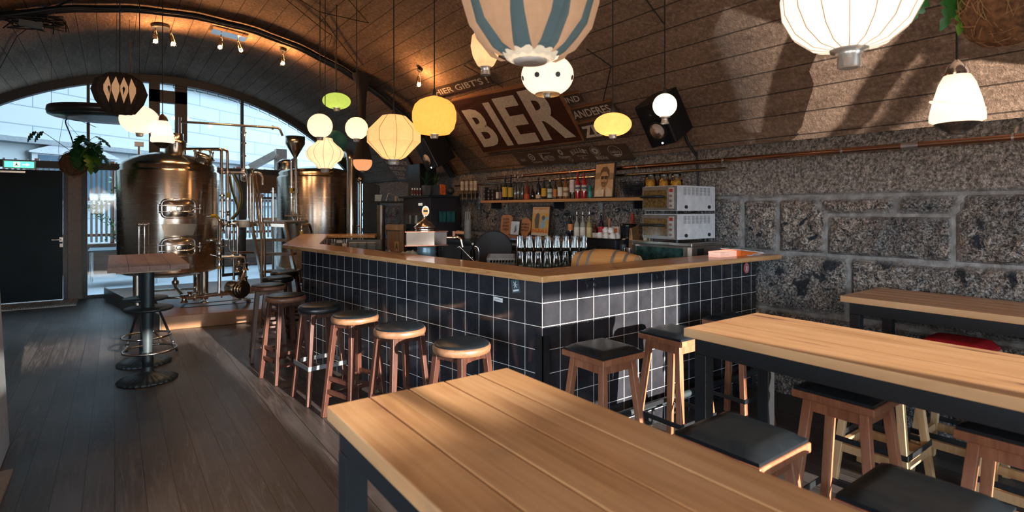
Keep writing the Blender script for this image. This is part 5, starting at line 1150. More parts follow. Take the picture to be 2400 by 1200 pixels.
# ---------------------------------------------------------------- pipes along the stone wall
cp = thing('copper_pipe', 'long copper pipe with clips along the stone wall below the vault', 'pipe', (4.6, 3.5, 2.05), local=False)
m = MB(); m.tube([(4.585, -1.5, 2.05), (4.585, 6.9, 2.055)], .021, 14); m.build('pipe', plain('copper', (.40, .22, .15), .25, 1, .15, 3), cp); m = MB()
m.tube([(4.60, 2.9, 1.975), (4.60, 7.9, 1.98)], .014, 10); m.build('thin_pipe', COP, cp)
for px in (1976, 2378, 1697, 1496, 1340): y = onX(px, 380, 4.585).y; m = MB(); m.tube([(4.585+.0, y, 2.05), (4.585, y+.012, 2.05)], .03, 14); m.bar((4.60, y, 2.07), (4.66, y, 2.12), .014); m.build('pipe_clip', plain('zinc', (.45, .45, .45), .35, .9), cp)
y = onX(2133, 345, 4.585).y; m = MB(); m.tube([(4.585, y-.05, 2.05), (4.585, y+.05, 2.05)], .029, 14); m.build('coupling', plain('zinc', (.45, .45, .45)), cp)
m = MB(); p = onX(1632, 390, 4.6); m.tube([(4.61, p.y, 2.16), (4.61, p.y, 2.03), (4.61, p.y-.02, 1.80)], .012, 8); tag(m.build('wall_cable', CORD), 'black cable running down the wall behind the ovens', 'cable')
m = MB(); m.tube([onV(1600, 300, .02), onV(1612, 335, .02), Vector((4.60, onX(1632, 390, 4.6).y, 2.12))], .014, 8); tag(m.build('wall_cable', CORD), 'thick black cable from the right black speaker down to the copper pipe', 'cable')

# ---------------------------------------------------------------- studio speakers
def speaker(P, s, fwd, roll, label, e=1):
    t = thing('monitor_speaker', label, 'speaker', P, local=False); f = Vector(fwd).normalized(); x = f.cross(Vector((0, 0, 1))).normalized(); z = x.cross(f); Mr = Matrix.Rotation(roll, 3, f); x = Mr @ x; z = Mr @ z
    w, h, d = .125*s, .19*s, .15*s
    def C(a, b, c): return P+x*a*w+z*b*h+f*c*d
    m = MB(); m.hexa([C(-1, -1, -1), C(1, -1, -1), C(1, -1, 1), C(-1, -1, 1)][::-1], [C(-1, 1, -1), C(1, 1, -1), C(1, 1, 1), C(-1, 1, 1)][::-1]); m.build('cabinet', plain('speaker_black', (.008, .010, .013), .35), t, bev=.012*s)
    m = MB(); c = C(0, -.28, 1); m.tube([c, c+f*.006], .085*s, 28); m.build('woofer_surround', DK, t)
    m = MB(); m.tube([c+f*.004, c+f*.008, c+f*.0015], .07*s, 28, rad=[.072*s, .066*s, .02*s], cap=False); m.ball(c+f*.004, .022*s, 12); m.build('woofer_cone', plain('pale_cone', (.62, .53, .46), .5), t)
    m = MB(); c = C(0, .48, 1); m.tube([c, c+f*.006], .05*s, 20); m.ball(c+f*.002, .016*s, 10); m.build('tweeter', plain('tweeter_black', (.02, .02, .022), .3), t)
    m = MB(); c = C(0, -.86, 1.0); m.tube([c, c+f*.004], .008*s, 10); m.build('power_light', emis('led_white', (.8, .95, 1), 3), t)
    m = MB(); a = C(0, 0, -1); nn = onV(*PXs, .0) if False else None; q = Vector((a.x, a.y, a.z)); k = Vector((q.x-VX, 0, q.z-VZ)).normalized(); b = Vector((VX, q.y, VZ))+k*(VR-.005); m.bar(q+f*.03, b, .03); m.build('wall_bracket', BLK, t); return t
PXs = (0, 0)
P = onV(1556, 276, .26); speaker(P, 1.12, (-.86, -.08, -.5), .12, 'black studio speaker with pale cone mounted on the vault right of the lettered boards')
P = onV(1018, 352, .30); speaker(P, 1.3, (-.86, -.1, -.45), .15, 'black studio speaker with pale cone high above the tall dark cabinet')

# ---------------------------------------------------------------- bar back: shelves and what stands on them
SX = 4.43
SHW = wood('orange_shelf_wood', (.40, .17, .05), (.62, .32, .12), 1, .4, 1)
sh = thing('bottle_shelf', 'long orange wooden wall shelf full of bottles behind the bar', 'shelf', (4.53, 5.2, 1.68), local=False)
m = MB(); m.box((SX, 3.62, 1.685), (4.62, 6.86, 1.72)); m.build('shelf_board', SHW, sh, bev=.002)
for y in (3.9, 5.2, 6.6): m = MB(); m.box((4.46, y-.01, 1.60), (4.63, y+.01, 1.684)); m.build('bracket', BLK, sh)
m = MB(); y = 6.875; m.box((SX-.01, y, 1.60), (SX+.0, y+.012, 1.96)); m.build('end_rod', CHR, sh)
ls = thing('lower_shelf', 'reddish wooden shelf under the bottle shelf holding boards and a framed poster', 'shelf', (4.53, 5.3, 1.2), local=False)
m = MB(); m.box((SX, 3.9, 1.195), (4.62, 6.7, 1.23)); m.build('shelf_board', wood('reddish_shelf_wood', (.20, .075, .035), (.42, .19, .10), 1, .4, 1), ls)
m = MB(); m.box((SX-.01, 5.6, 1.17), (SX, 6.6, 1.19)); m.build('front_rail', CHR, ls)
GL = pane('clear_glass', (.93, .97, .97))
def liq(c, r=.08): return plain('glass_%02d_%02d_%02d' % tuple(int(x*99) for x in c), c, r, 0, .25, 6, Coat_Weight=.5)
def bottle(px, py0, X, zb, wpx, col, lab, label, cap=(.02, .02, .02), shape=0, l0=.12, l1=.5, lcol2=None, group=None, clear=False, y=None):
    """py0: pixel row of the bottle's top; wpx: width in pixels"""
    p = onX(px, 489, X); d = p.dot(FW); H = HC+(HY-py0)*d/FPX-zb; r = wpx*d/FPX/2; P = Vector((X, p.y, zb)); t = thing('bottle', label, 'bottle', P, group=group)
    neck = r*.36
    pr = {0: [(r*.93, 0), (r, .01), (r, H*.58), (r*.8, H*.66), (neck, H*.74), (neck, H*.95)], 1: [(r*.9, 0), (r, .01), (r*1.02, H*.40), (r*.7, H*.55), (neck, H*.66), (neck, H*.94)], 2: [(r*.93, 0), (r, .01), (r, H*.84), (neck*1.4, H*.9), (neck*1.4, H*.95)], 3: [(r*.8, 0), (r*1.05, H*.1), (r*1.05, H*.42), (r*.5, H*.62), (neck*.8, H*.74), (neck*.8, H*.94)]}[shape]
    m = MB(); m.lathe(pr, 20); m.build('glass_body', (GL if clear else liq(col)), t)
    if clear and col: m = MB(); m.lathe([(r*.86, .006), (r*.92, .012), (r*.92, H*.5)], 16); m.build('drink', liq(col), t)
    m = MB(); m.lathe([(neck*1.15, H*.93), (neck*1.15, H*.995), (neck*.9, H)], 12); m.build('cap', plain('cap_%02d%02d%02d' % tuple(int(x*99) for x in cap), cap, .4), t)
    if lab:
        m = MB(); m.shell([(r*1.03, H*l0), (r*1.03, H*l1)], 20); m.build('paper_label', plain('label_%02d%02d%02d' % tuple(int(x*99) for x in lab), lab, .7, 0, .15, 60), t)
        if lcol2: m = MB(); m.shell([(r*1.04, H*(l0+.38*(l1-l0))), (r*1.04, H*(l0+.62*(l1-l0)))], 20); m.build('label_band', plain('label_%02d%02d%02d' % tuple(int(x*99) for x in lcol2), lcol2, .7), t)
    return t
CR, WH_ = (.66, .55, .40), (.66, .66, .62); DKG = (.006, .008, .012)
XS = 4.51; B = lambda px, py, w, col, lab, label, **k: bottle(px, py, XS, 1.7205, w, col, lab, label, group='bottles on the orange shelf', **k)
B(1166, 431, 7, (.02, .012, .006), CR, 'small dark bottle with cream label at the left of the bottle shelf')
B(1174, 431, 7, (.008, .01, .02), (.2, .10, .16), 'small black bottle with dark mauve label on the bottle shelf')
B(1184, 407, 13, DKG, (.62, .40, .04), 'tall black bottle with yellow strip label, left of its twin', shape=1, cap=(.35, .2, .15))
B(1197, 410, 12, DKG, (.55, .36, .05), 'tall black bottle with yellow strip label, right of its twin', shape=1)
B(1207, 409, 8, None, None, 'slim clear bottle right after the two black ones', clear=True, shape=3, cap=(.5, .48, .42))
B(1214, 403, 8, None, None, 'tallest slim clear bottle on the bottle shelf', clear=True, shape=3, cap=(.5, .42, .3))
B(1224, 409, 9, None, None, 'clear bottle with pale stopper beside the reddish brown one', clear=True, shape=3, cap=(.5, .48, .42))
B(1235, 424, 13, (.20, .035, .015), (.55, .09, .03), 'reddish brown bottle with glowing orange base label', l0=.04, l1=.3)
B(1248, 434, 12, (.02, .012, .01), CR, 'squat dark round bottle with cream label', shape=3, l0=.12, l1=.42)
B(1262, 416, 12, DKG, (.58, .42, .26), 'black bottle with low cream base label', l0=.05, l1=.22)
B(1275, 416, 12, (.02, .018, .014), (.72, .38, .03), 'dark bottle with rounded golden yellow label', shape=1, l0=.14, l1=.5)
B(1289, 422, 12, (.006, .02, .012), (.52, .56, .5), 'dark green bottle with white cap and pale label', cap=(.7, .7, .66), l0=.08, l1=.55, lcol2=(.2, .3, .22))
B(1301, 419, 9, (.05, .02, .008), (.60, .18, .03), 'slim amber bottle with orange round label and red neck', cap=(.4, .06, .03))
B(1313, 411, 12, (.12, .05, .012), (.72, .66, .54), 'amber bottle with large white ragged label')
B(1326, 412, 13, (.22, .07, .015), (.62, .45, .26), 'amber whiskey bottle with tan label left of the pale clear bottle', lcol2=(.35, .16, .06))
B(1341, 404, 12, None, (.70, .56, .50), 'clear bottle with tall pale pink label beside the red bottles', clear=True, l0=.25, l1=.72, cap=(.03, .03, .03))
B(1354, 402, 12, (.42, .008, .012), (.55, .44, .33), 'bright red bottle with slanted cream label, left of its twin', l0=.28, l1=.5, lcol2=(.02, .05, .12))
B(1369, 402, 12, (.42, .008, .012), (.55, .44, .33), 'bright red bottle with slanted cream label, right of its twin', l0=.28, l1=.5, lcol2=(.02, .05, .12))
B(1383, 432, 8, (.015, .20, .18), (.04, .36, .32), 'small teal bottle left of the framed portrait', shape=2)
XW = 4.50
for px, w, h, col, lab in ((1131, 5, 34, (.28, .24, .20), 'upright grey brown menu leaflets in a black holder on the shelf'), (1139, 6, 31, (.015, .016, .02), 'narrow black folder at the left end of the bottle shelf'), (1149, 8, 26, (.02, .016, .014), 'small black box with pale outlined window on the shelf'), (1158, 7, 26, (.03, .02, .016), 'small black box with pale outline right of a similar one')):
    p = onX(px, 489, XW); d = p.dot(FW); ww = w*d/FPX*.9; hh = h*d/FPX; t = thing('small_box', lab, 'box', (XW, p.y, 1.7205)); m = MB(); m.box((-.03, -ww/2, 0), (.04, ww/2, hh)); m.build('box_body', plain('box_%d' % px, col, .6), t)
    m = MB(); 
    for z in (.15, .5, .85): m.box((-.033, -ww*.38, hh*z-.004), (-.0305, ww*.38, hh*z+.004))
    m.build('pale_print', plain('box_print', (.55, .5, .42), .6), t)
# wall optics at the left
t0 = None
for k, (px, py) in enumerate(((1084, 418), (1094, 418), (1105, 418), (1114, 418))):
    p = onX(px, 489, 4.52); d = p.dot(FW); z0 = HC+(HY-450)*d/FPX; r = 4.5*d/FPX; P = Vector((4.52, p.y, z0-.16)); t = thing('optic_bottle', ('leftmost', 'second', 'third', 'rightmost')[k]+' of the four cream labelled bottles in the wall dispenser', 'bottle', P, group='bottles in the wall dispenser')
    m = MB(); m.lathe([(r*.35, .04), (r*.4, .13), (r, .18), (r, .34), (r*.9, .36)], 18); m.build('glass_body', liq((.20, .12, .05)), t); m = MB(); m.shell([(r*1.04, .185), (r*1.04, .33)], 18); m.build('paper_label', plain('label_666655', (.62, .50, .36), .7), t); m = MB(); m.shell([(r*1.06, .22), (r*1.06, .28)], 10); m.build('label_mark', plain('label_mark', (.25, .08, .05), .7), t); m = MB(); m.lathe([(.004, -.06), (.012, 0), (.014, .04)], 10); m.build('dispenser_tap', DK, t)
m = MB(); q = onX(1098, 455, 4.6); m.box((4.56, onX(1120, 489, 4.56).y, 1.78), (4.62, onX(1076, 489, 4.56).y, 1.84)); tag(m.build('dispenser_rail', BLK), 'black rail on the wall carrying four upside down bottles', 'rail')
# portrait
def frame(px0, px1, pyt, pyb, X, zb, label, fn, tilt=.08, name='framed_picture', fr=DK, bw=.022, bg_=(.5, .4, .3), cat='picture'):
    y0, y1 = onX(px0, 489, X).y, onX(px1, 489, X).y; d = onX((px0+px1)/2, 489, X).dot(FW); h = (pyb-pyt)*d/FPX; t = thing(name, label, cat, (X, (y0+y1)/2, zb), local=False); a = Vector((X, y0, zb)); b = Vector((X, y1, zb)); up = Vector((math.sin(tilt), 0, math.cos(tilt)))*h; n = Vector((-math.cos(tilt), 0, math.sin(tilt)))
    m = MB(); m.hexa([a, b, b-n*.02, a-n*.02], [a+up, b+up, b+up-n*.02, a+up-n*.02]); m.build('frame', fr, t, bev=.002); w = (b-a); wl = w.length; e = bw/wl; f = bw/h
    q = [bil((a, b, b+up, a+up), u, v, 0)+n*.002 for u, v in ((e, f), (1-e, f), (1-e, 1-f), (e, 1-f))]; m = MB(); m.quad(*q); m.build('print', plain('print_%d' % px0, bg_, .5, 0, .12, 20), t); s = 1 if (q[1]-q[0]).cross(q[3]-q[0]).dot(n) > 0 else -1; fn(t, q, s); return t
def layer(t, q, name, c, polys, s, k=1): m = MB(); [put_poly(m, q, p, .0015*k*s) for p in polys]; return m.build(name, plain('ink_%02d%02d%02d' % tuple(int(x*99) for x in c), c, .5), t)
def el(cx, cy, rx, ry, n=18, a0=0): return [(cx+rx*math.cos(2*math.pi*i/n+a0), cy+ry*math.sin(2*math.pi*i/n+a0)) for i in range(n)]
def portrait(t, q, s):
    [layer(t, q, 'street_blur', (.30, .17, .08), [pp], s, .6) for pp in ([(0, .55), (.25, .55), (.3, .75), (0, .72)], [(.8, .5), (1, .52), (1, .7), (.82, .72)])]
    layer(t, q, 'jacket', (.66, .50, .32), [[(.02, 0), (.98, 0), (.92, .18), (.70, .30), (.35, .32), (.12, .22)]], s, 1)
    layer(t, q, 'shirt', (.82, .68, .48), [[(.35, .32), (.5, .05), (.68, .30)]], s, 1.4)
    layer(t, q, 'tie', (.25, .11, .05), [[(.54, .22), (.60, .24), (.66, 0), (.52, 0)]], s, 1.8)
    layer(t, q, 'face', (.52, .29, .13), [el(.52, .55, .22, .27), [(.40, .22), (.66, .22), (.70, .45), (.36, .45)]], s, 2.2)
    layer(t, q, 'face_shade', (.30, .14, .06), [[(.60, .30), (.73, .42), (.74, .62), (.64, .60), (.66, .45)], [(.48, .365), (.60, .365), (.60, .385), (.48, .385)], [(.50, .44), (.54, .44), (.56, .56), (.53, .56)]], s, 2.6)
    layer(t, q, 'hair', (.11, .045, .02), [[(.28, .60), (.30, .80), (.42, .90), (.62, .91), (.76, .80), (.80, .62), (.76, .50), (.73, .66), (.62, .76), (.42, .76), (.33, .68)]], s, 3)
    layer(t, q, 'sunglasses', (.03, .015, .01), [el(.42, .575, .09, .055), el(.62, .575, .09, .055), [(.33, .60), (.72, .60), (.72, .62), (.33, .62)]], s, 3.4)
    m = MB(); put_text(m, q, 'LOST SOUL', .08, .12, .48, .20, .006*s, .02); m.build('caption', plain('ink_828270', (.82, .7, .5), .5), t)
frame(1390, 1437, 379, 463, 4.47, 1.7205, 'sepia framed portrait of a man in sunglasses standing on the bottle shelf', portrait, .10, bg_=(.62, .36, .17), bw=.016)
# wire baskets
for k in range(5):
    p = onX(1480, 489, 4.5); z = 1.722+.022*k; t = thing('wire_basket', ('lowest', 'second lowest', 'middle', 'second highest', 'topmost')[k]+' black wire basket in the stack beside the portrait', 'basket', (4.52, p.y, z), group='stacked black wire baskets'); m = MB(); w = .13; n = 24
    for r, zz in ((.7, .002), (.85, .04), (1, .08)): m.tube([(.085*r*math.cos(2*math.pi*i/n), w*r*math.sin(2*math.pi*i/n), zz) for i in range(n)], .0025, 4, closed=True)
    for i in range(16): a = 2*math.pi*i/16; m.tube([(.085*.7*math.cos(a), w*.7*math.sin(a), .002), (.085*math.cos(a), w*math.sin(a), .08)], .002, 4)
    m.build('wire_bowl', BLK, t); m = MB()
    for s in (-1, 1): m.tube([(-.04, s*w*.93, .075), (-.04, s*(w+.02), .12), (.04, s*(w+.02), .12), (.04, s*w*.93, .075)], .003, 5)
    m.build('handle', BLK, t)
# jars of orange snacks
ORG = plain('orange_crisps', (.72, .30, .03), .7, 0, .5, 25, .8)
for k, px in enumerate((1525, 1556, 1585)):
    p = onX(px, 489, 4.52); d = p.dot(FW); r = 14.5*d/FPX; H = (462-408)*d/FPX; t = thing('snack_jar', ('leftmost', 'middle', 'rightmost')[k]+' of three big glass jars of orange crisps on the shelf above the ovens', 'jar', (4.52, p.y, 1.7205), group='glass jars of orange crisps'); m = MB(); m.lathe([(r*.9, 0), (r, .015), (r, H*.72), (r*.72, H*.84), (r*.72, H*.96)], 26); m.build('glass_body', GL, t)
    m = MB(); m.lathe([(r*.7, H*.9), (r*.78, H*.93), (r*.78, H*.98), (r*.6, H)], 24); m.build('lid', pane('clear_glass'), t); m = MB(); random.seed(k)
    for i in range(70): a, rr = random.uniform(0, 6.28), r*.84*math.sqrt(random.random()); z = random.uniform(.02, H*.76); M_ = Matrix.Translation((rr*math.cos(a), rr*math.sin(a), z)) @ Euler((random.uniform(0, 3), random.uniform(0, 3), 0)).to_matrix().to_4x4(); m.add([(-.018, -.012, 0), (.018, -.012, .004), (.02, .012, 0), (-.016, .014, .005)], [(0, 1, 2, 3)], True, M_)
    m.lathe([(r*.6, .01), (r*.75, .03), (r*.75, H*.66), (.01, H*.7)], 14); m.build('crisps', ORG, t)
# cutting boards, tablet, poster, lower bottles
def slab(name, px0, px1, pyt, pyb, X, label, prof, mat, mark, txts, cat):
    y0, y1 = onX(px0, 489, X).y, onX(px1, 489, X).y; d = onX((px0+px1)/2, 489, X).dot(FW); h = (pyb-pyt)*d/FPX; zb = 1.2305; t = thing(name, label, cat, (X, (y0+y1)/2, zb), local=False); a, b = Vector((X, y0, zb)), Vector((X, y1, zb)); up = Vector((.10, 0, .995))*h; n = Vector((-.995, 0, .1)); q = (a, b, b+up, a+up); s = 1 if (b-a).cross(up).dot(n) > 0 else -1
    k = len(prof); m = MB(); m.add([bil(q, u, v, 0) for u, v in prof]+[bil(q, u, v, -.022*s) for u, v in prof], [tuple(range(k)), tuple(range(2*k-1, k-1, -1))]+[(i, k+i, k+(i+1) % k, (i+1) % k) for i in range(k)]); m.build('board', mat, t); m = MB()
    for tx in txts: put_text(m, q, *tx[:5], .0015*s, .02)
    m.build('engraving', mark, t)
def rr_(e=.25, n=6): 
    out = []
    for cx, cy, a0 in ((1-e, e*.5, -90), (1-e, 1-e*.5, 0), (e, 1-e*.5, 90), (e, e*.5, 180)):
        for i in range(n+1): a = math.radians(a0+90*i/n); out.append((cx+e*math.cos(a), cy+e*.5*math.sin(a)))
    return out
CB = wood('cutting_board_wood', (.30, .12, .045), (.55, .26, .12), 2, .5, 1.5); ENG = plain('burnt_engraving', (.04, .02, .01), .8)
slab('cutting_board', 1172, 1196, 505, 551, 4.50, 'upright rounded cutting board with burnt lettering, left of the blue white tablet', rr_(.3), CB, ENG, (('IN DA', .2, .72, .8, .84), ('CRAFT', .2, .55, .82, .67), ('BREWERY', .2, .38, .84, .50), ('WIEN', .25, .2, .78, .32)), 'cutting board')
slab('cutting_board', 1216, 1242, 513, 554, 4.50, 'angular round cutting board with slanted burnt lettering, right of the tablet', [(.25, 0), (.7, 0), (1, .35), (1, .8), (.75, 1), (.3, 1), (0, .65), (.05, .25)], CB, ENG, (('HANDMADE', .16, .60, .86, .72), ('IN VIENNA', .16, .42, .86, .54), ('WITH LOVE', .2, .26, .82, .37)), 'cutting board')
frame(1195, 1216, 517, 551, 4.47, 1.2305, 'small tablet showing a pale blue and white picture between the cutting boards', lambda t, q, s: layer(t, q, 'picture_shape', (.12, .2, .3), [[(.45, .1), (.75, .3), (.62, .8), (.5, .6)]], s, 1), .12, 'tablet', bg_=(.62, .74, .82), bw=.008, cat='tablet')
def poster(t, q, s):
    layer(t, q, 'sky_band', (.62, .42, .22), [[(.0, .78), (1, .78), (1, 1), (0, 1)]], s, .8); layer(t, q, 'wave_shape', (.25, .42, .52), [[(.5, .35), (.62, .55), (.95, .68), (1, .60), (.78, .50), (.80, .30), (.62, .22)]], s, 1.2); layer(t, q, 'glass_shape', (.10, .10, .09), [[(.22, .25), (.42, .25), (.45, .72), (.36, .80), (.24, .74), (.16, .55)], el(.68, .62, .10, .08)], s, 1.4); layer(t, q, 'foot_band', (.60, .52, .42), [[(0, 0), (1, 0), (1, .09), (0, .09)]], s, 1)
    m = MB(); put_text(m, q, 'PALE-ALE', .06, .11, .94, .22, .003*s, .04); put_text(m, q, 'HOP HARVEST', .10, .90, .90, .96, .003*s, .01); m.build('title', plain('ink_redorange', (.62, .12, .03), .6), t)
frame(1243, 1286, 482, 556, 4.46, 1.2305, 'black framed yellow and blue beer poster on the lower shelf', poster, .09, bg_=(.62, .36, .09), bw=.018)
XB = 4.48
for px, py, w, col, lab, label, k in ((1337, 503, 12, DKG, (.66, .24, .08), 'dark bottle with orange diamond label left of the clear ones', dict(l0=.36, l1=.62)), (1352, 503, 13, (.36, .36, .32), (.72, .68, .58), 'clear bottle with white label and pour spout, first of three alike', {}), (1366, 503, 13, (.36, .36, .32), (.72, .68, .58), 'clear bottle with white label and pour spout, middle of three alike', {}), (1381, 503, 13, (.36, .30, .12), (.70, .55, .28), 'bottle with yellowish label and pour spout beside the two white labelled ones', {}), (1395, 520, 13, (.05, .008, .008), (.66, .60, .52), 'small dark red bottle with white label next to the pour spout bottles', dict(l0=.1, l1=.42)), (1409, 498, 13, DKG, (.55, .03, .04), 'black bottle with red label behind the white cups', dict(l0=.15, l1=.5)), (1482, 495, 11, (.30, .04, .02), (.62, .22, .08), 'tall orange and red carton like bottle behind the black bin', dict(shape=2))):
    t = bottle(px, py, XB if px < 1400 else 4.50, 1.2305, w, col, lab, label, group='bottles on the lower shelf', **k)
    if px in (1352, 1366, 1381): H = 0.0; d = onX(px, 489, XB).dot(FW); H = HC+(HY-py)*d/FPX-1.2305; m = MB(); m.tube([(0, 0, H), (0, 0, H+.04), (0, -.012, H+.075)], .004, 6, .01); m.build('pour_spout', CHR, t)

# ---------------------------------------------------------------- behind the counter
WZ = .97; BKW = plain('black_worktop', (.012, .014, .016), .3)
wt = thing('work_counter', 'black work counter inside the bar, lower than the oak top', 'counter', (2.8, 4.4, 0), local=False)
m = MB(); m.prism([(2.32, 2.81), (1.90, 6.26), (3.0, 6.35), (3.42, 3.62), (4.08, 3.6), (4.08, 2.81)], WZ-.04, WZ-.001); m.build('worktop', BKW, wt, bev=.003)
m = MB(); m.prism([(2.36, 2.84), (1.95, 6.22), (2.9, 6.3), (3.32, 3.55), (4.0, 3.5), (4.0, 2.84)], .02, WZ-.041); m.build('cabinets', DK, wt)
bc = thing('back_counter', 'dark cabinet row along the wall under the reddish shelf', 'cabinet', (4.4, 5.3, 0), local=False)
m = MB(); m.box((4.12, 3.75, .02), (4.62, 7.6, 1.10)); m.build('body', DK, bc, bev=.004); m = MB(); m.box((4.08, 3.72, 1.101), (4.63, 7.62, 1.135)); m.build('top', BKW, bc)
for i in range(6): m = MB(); m.box((4.10, 3.78+i*.62, .1), (4.119, 4.36+i*.62, 1.06)); d_ = m.build('door', plain('anthracite_door', (.03, .032, .036), .4), bc, bev=.003); m = MB(); m.cyl((4.085, 4.30+i*.62, .8), (4.085, 4.30+i*.62, 1.0), .007, 8); m.build('handle', CHR, d_)
# glass racks and glasses
random.seed(4)
rk = thing('glass_rack', 'grey plastic glass racks under the massed upturned glasses', 'rack', (3.1, 4.1, WZ), local=False); RKM = plain('grey_plastic', (.30, .30, .29), .6)
gp = lambda px, d, z: Vector((*atd(px, 489, d).xy, z))
m = MB(); a, b = gp(1209, 4.80, WZ), gp(1379, 4.80, WZ); n_ = FW*.62; m.hexa([a, b, b+n_, a+n_], [v+Vector((0, 0, .085)) for v in (a, b, b+n_, a+n_)]); m.build('crate', RKM, rk)
TUM = MB(); TUM.shell([(.030, .125), (.037, .03), (.038, 0), (.0365, .0), (.0355, .03), (.0285, .118), (1e-4, .119)], 14); TUM.shell([(.030, .125), (1e-4, .125)], 14)
TAL = MB(); TAL.shell([(.024, .15), (.033, .05), (.030, 0), (.0285, .0), (.0315, .05), (.0225, .14), (1e-4, .141)], 14); TAL.shell([(.024, .15), (1e-4, .15)], 14)
proto = {}
for i in range(6):
    for j in range(8):
        d = 4.86+.092*i; px = 1219+j*(1368-1219)/7; lv = 1 if i < 2 else 2
        for k in range(lv):
            kd_ = 'tall' if (j >= 5 and k == 0) else 'short'; z = WZ+.086+k*.155; P = gp(px+random.uniform(-.6, .6), d+random.uniform(-.004, .004), z)
            if kd_ not in proto:
                g_ = {'tall': TAL, 'short': TUM}[kd_]; gm = MB(); gm.add(g_.v, g_.f, True); o = gm.build('beer_glass', pane('drinking_glass', (.90, .94, .93))); proto[kd_] = o; o.location = P
            else: o = proto[kd_].copy(); COL.objects.link(o); o.location = P
            tier = ('on the lower tier', 'on the upper tier')[k]; row = 'front' if i < 2 else 'back'
            tag(o, f'{kd_} clear glass {tier} of the {row} rows massed behind the bar corner', 'glass', f'{kd_} glasses {tier}, {row} rows')
m = MB(); a, b = gp(1210, 5.04, WZ+.235), gp(1374, 5.04, WZ+.235); n_ = FW*.44; m.hexa([a, b, b+n_, a+n_], [v+Vector((0, 0, .004)) for v in (a, b, b+n_, a+n_)]); m.build('divider', pane('drinking_glass'), rk)
# dish rack
P = gp(1175, 5.35, WZ); dr_ = thing('dish_rack', 'light grey slotted plastic dish rack left of the massed glasses', 'rack', P, math.radians(-36.2)); w, l, h = .135, .24, .165
m = MB(); 
for (x0, y0, x1, y1) in ((-w, -l, w, -l+.012), (-w, l-.012, w, l), (-w, -l, -w+.012, l), (w-.012, -l, w, l)):
    m.box((x0, y0, 0), (x1, y1, .075)); m.box((x0, y0, h-.02), (x1, y1, h))
for i in range(9): x = -w+.02+i*(2*w-.04)/8; m.bar((x, -l+.006, .07), (x+.012, -l+.006, h-.015), .006); 
for i in range(14): y = -l+.03+i*(2*l-.06)/13; m.bar((-w+.006, y, .07), (-w+.006, y+.012, h-.015), .006); m.bar((-w, y, h-.01), (w, y, h-.01), .008)
m.build('crate', RKM, dr_); m = MB(); m.box((-.05, -l-.004, .01), (.05, -l, .035)); m.build('hand_slot', DK, dr_)
# barrel on its side
BW = wood('honey_barrel_oak', (.45, .19, .05), (.70, .36, .13), 0, .38, 1.6)
P = gp(1422, 4.40, WZ+.145+.012); bl = thing('wooden_barrel', 'small honey coloured wooden barrel with grey hoops lying behind the counter', 'barrel', P-Vector((0, 0, .157)), math.radians(-36.2-36)); L_ = .27
RX = Matrix.Translation((0, 0, .157)) @ Matrix.Rotation(math.pi/2, 4, 'Y'); pr = [(.105+.042*math.cos(math.pi*t/2/L_), t) for t in [L_*(i/8-1) for i in range(17)]]
m = MB(); m.shell(pr, 40, RX, wob=lambda a, j, i: 1-.004*(i % 2)); m.build('staves', BW, bl)
for s in (-1, 1):
    m = MB(); m.lathe([(.098, s*(L_-.02)), (.098, s*(L_-.018))] if s > 0 else [(.098, -L_+.018), (.098, -L_+.02)], 40, RX); m.build('barrel_head', wood('pale_barrel_head', (.42, .25, .12), (.66, .45, .26), 2, .5), bl)
    m = MB(); m.shell([(.098, s*L_*.9), (.098, s*L_), (.107, s*L_)] if s > 0 else [(.107, -L_), (.098, -L_), (.098, -L_*.9)], 40, RX); m.build('chime', wood('pale_barrel_head', (.5, .3, .15), (.7, .5, .3)), bl)
HM = plain('dull_hoop', (.30, .28, .25), .45, .6)
for t in (-.20, -.105, .105, .20): r = .105+.042*math.cos(math.pi*t/2/L_); m = MB(); m.shell([(r+.003, t-.013), (r+.005, t), (r+.003, t+.013)], 40, RX); m.build('hoop', HM, bl)
m = MB(); m.box((-.16, -.07, 0), (-.12, .07, .03)); m.box((.12, -.07, 0), (.16, .07, .03)); m.build('cradle', DK, bl)
# beer tower
P = gp(1000, 5.1, WZ); bt = thing('beer_tap_tower', 'polished chrome beer tap tower with round badge and blue grey pedestal', 'beer tap', P, math.radians(-26)); 
ZZ = lambda py, d=5.1: HC+(HY-py)*d/FPX-WZ
m = MB(); zb = ZZ(577); m.lathe([(.085, 0), (.088, zb-.12), (.092, zb-.10), (.083, zb-.075), (.095, zb-.05), (.085, zb-.03), (.09, zb)], 36); m.build('pedestal', plain('blue_grey_enamel', (.12, .19, .23), .3, .4), bt)
z0, z1 = ZZ(575), ZZ(543); m = MB(); m.prism([(-.19, -.05), (.07, -.05), (.19, .0), (.19, .13), (-.19, .13)], z0, z1); m.build('tap_body', CHR, bt, bev=.006)
m = MB()
for z in (z0, z1): m.prism([(-.20, -.06), (.075, -.06), (.2, -.005), (.2, .14), (-.2, .14)], z-.004, z+.004)
m.build('copper_trim', plain('rosy_copper', (.6, .3, .22), .25, 1), bt)
zt = ZZ(516); m = MB(); m.lathe([(.085, z1), (.09, z1+.015), (.08, z1+.02), (.098, z1+.035), (.10, z1+.045), (.078, z1+.065), (.075, z1+.075), (.06, zt-.02), (.02, zt), (.012, zt+.02), (.012, zt+.04)], 40, Matrix.Translation((-.02, .03, 0))); m.build('stepped_dome', CHR, bt)
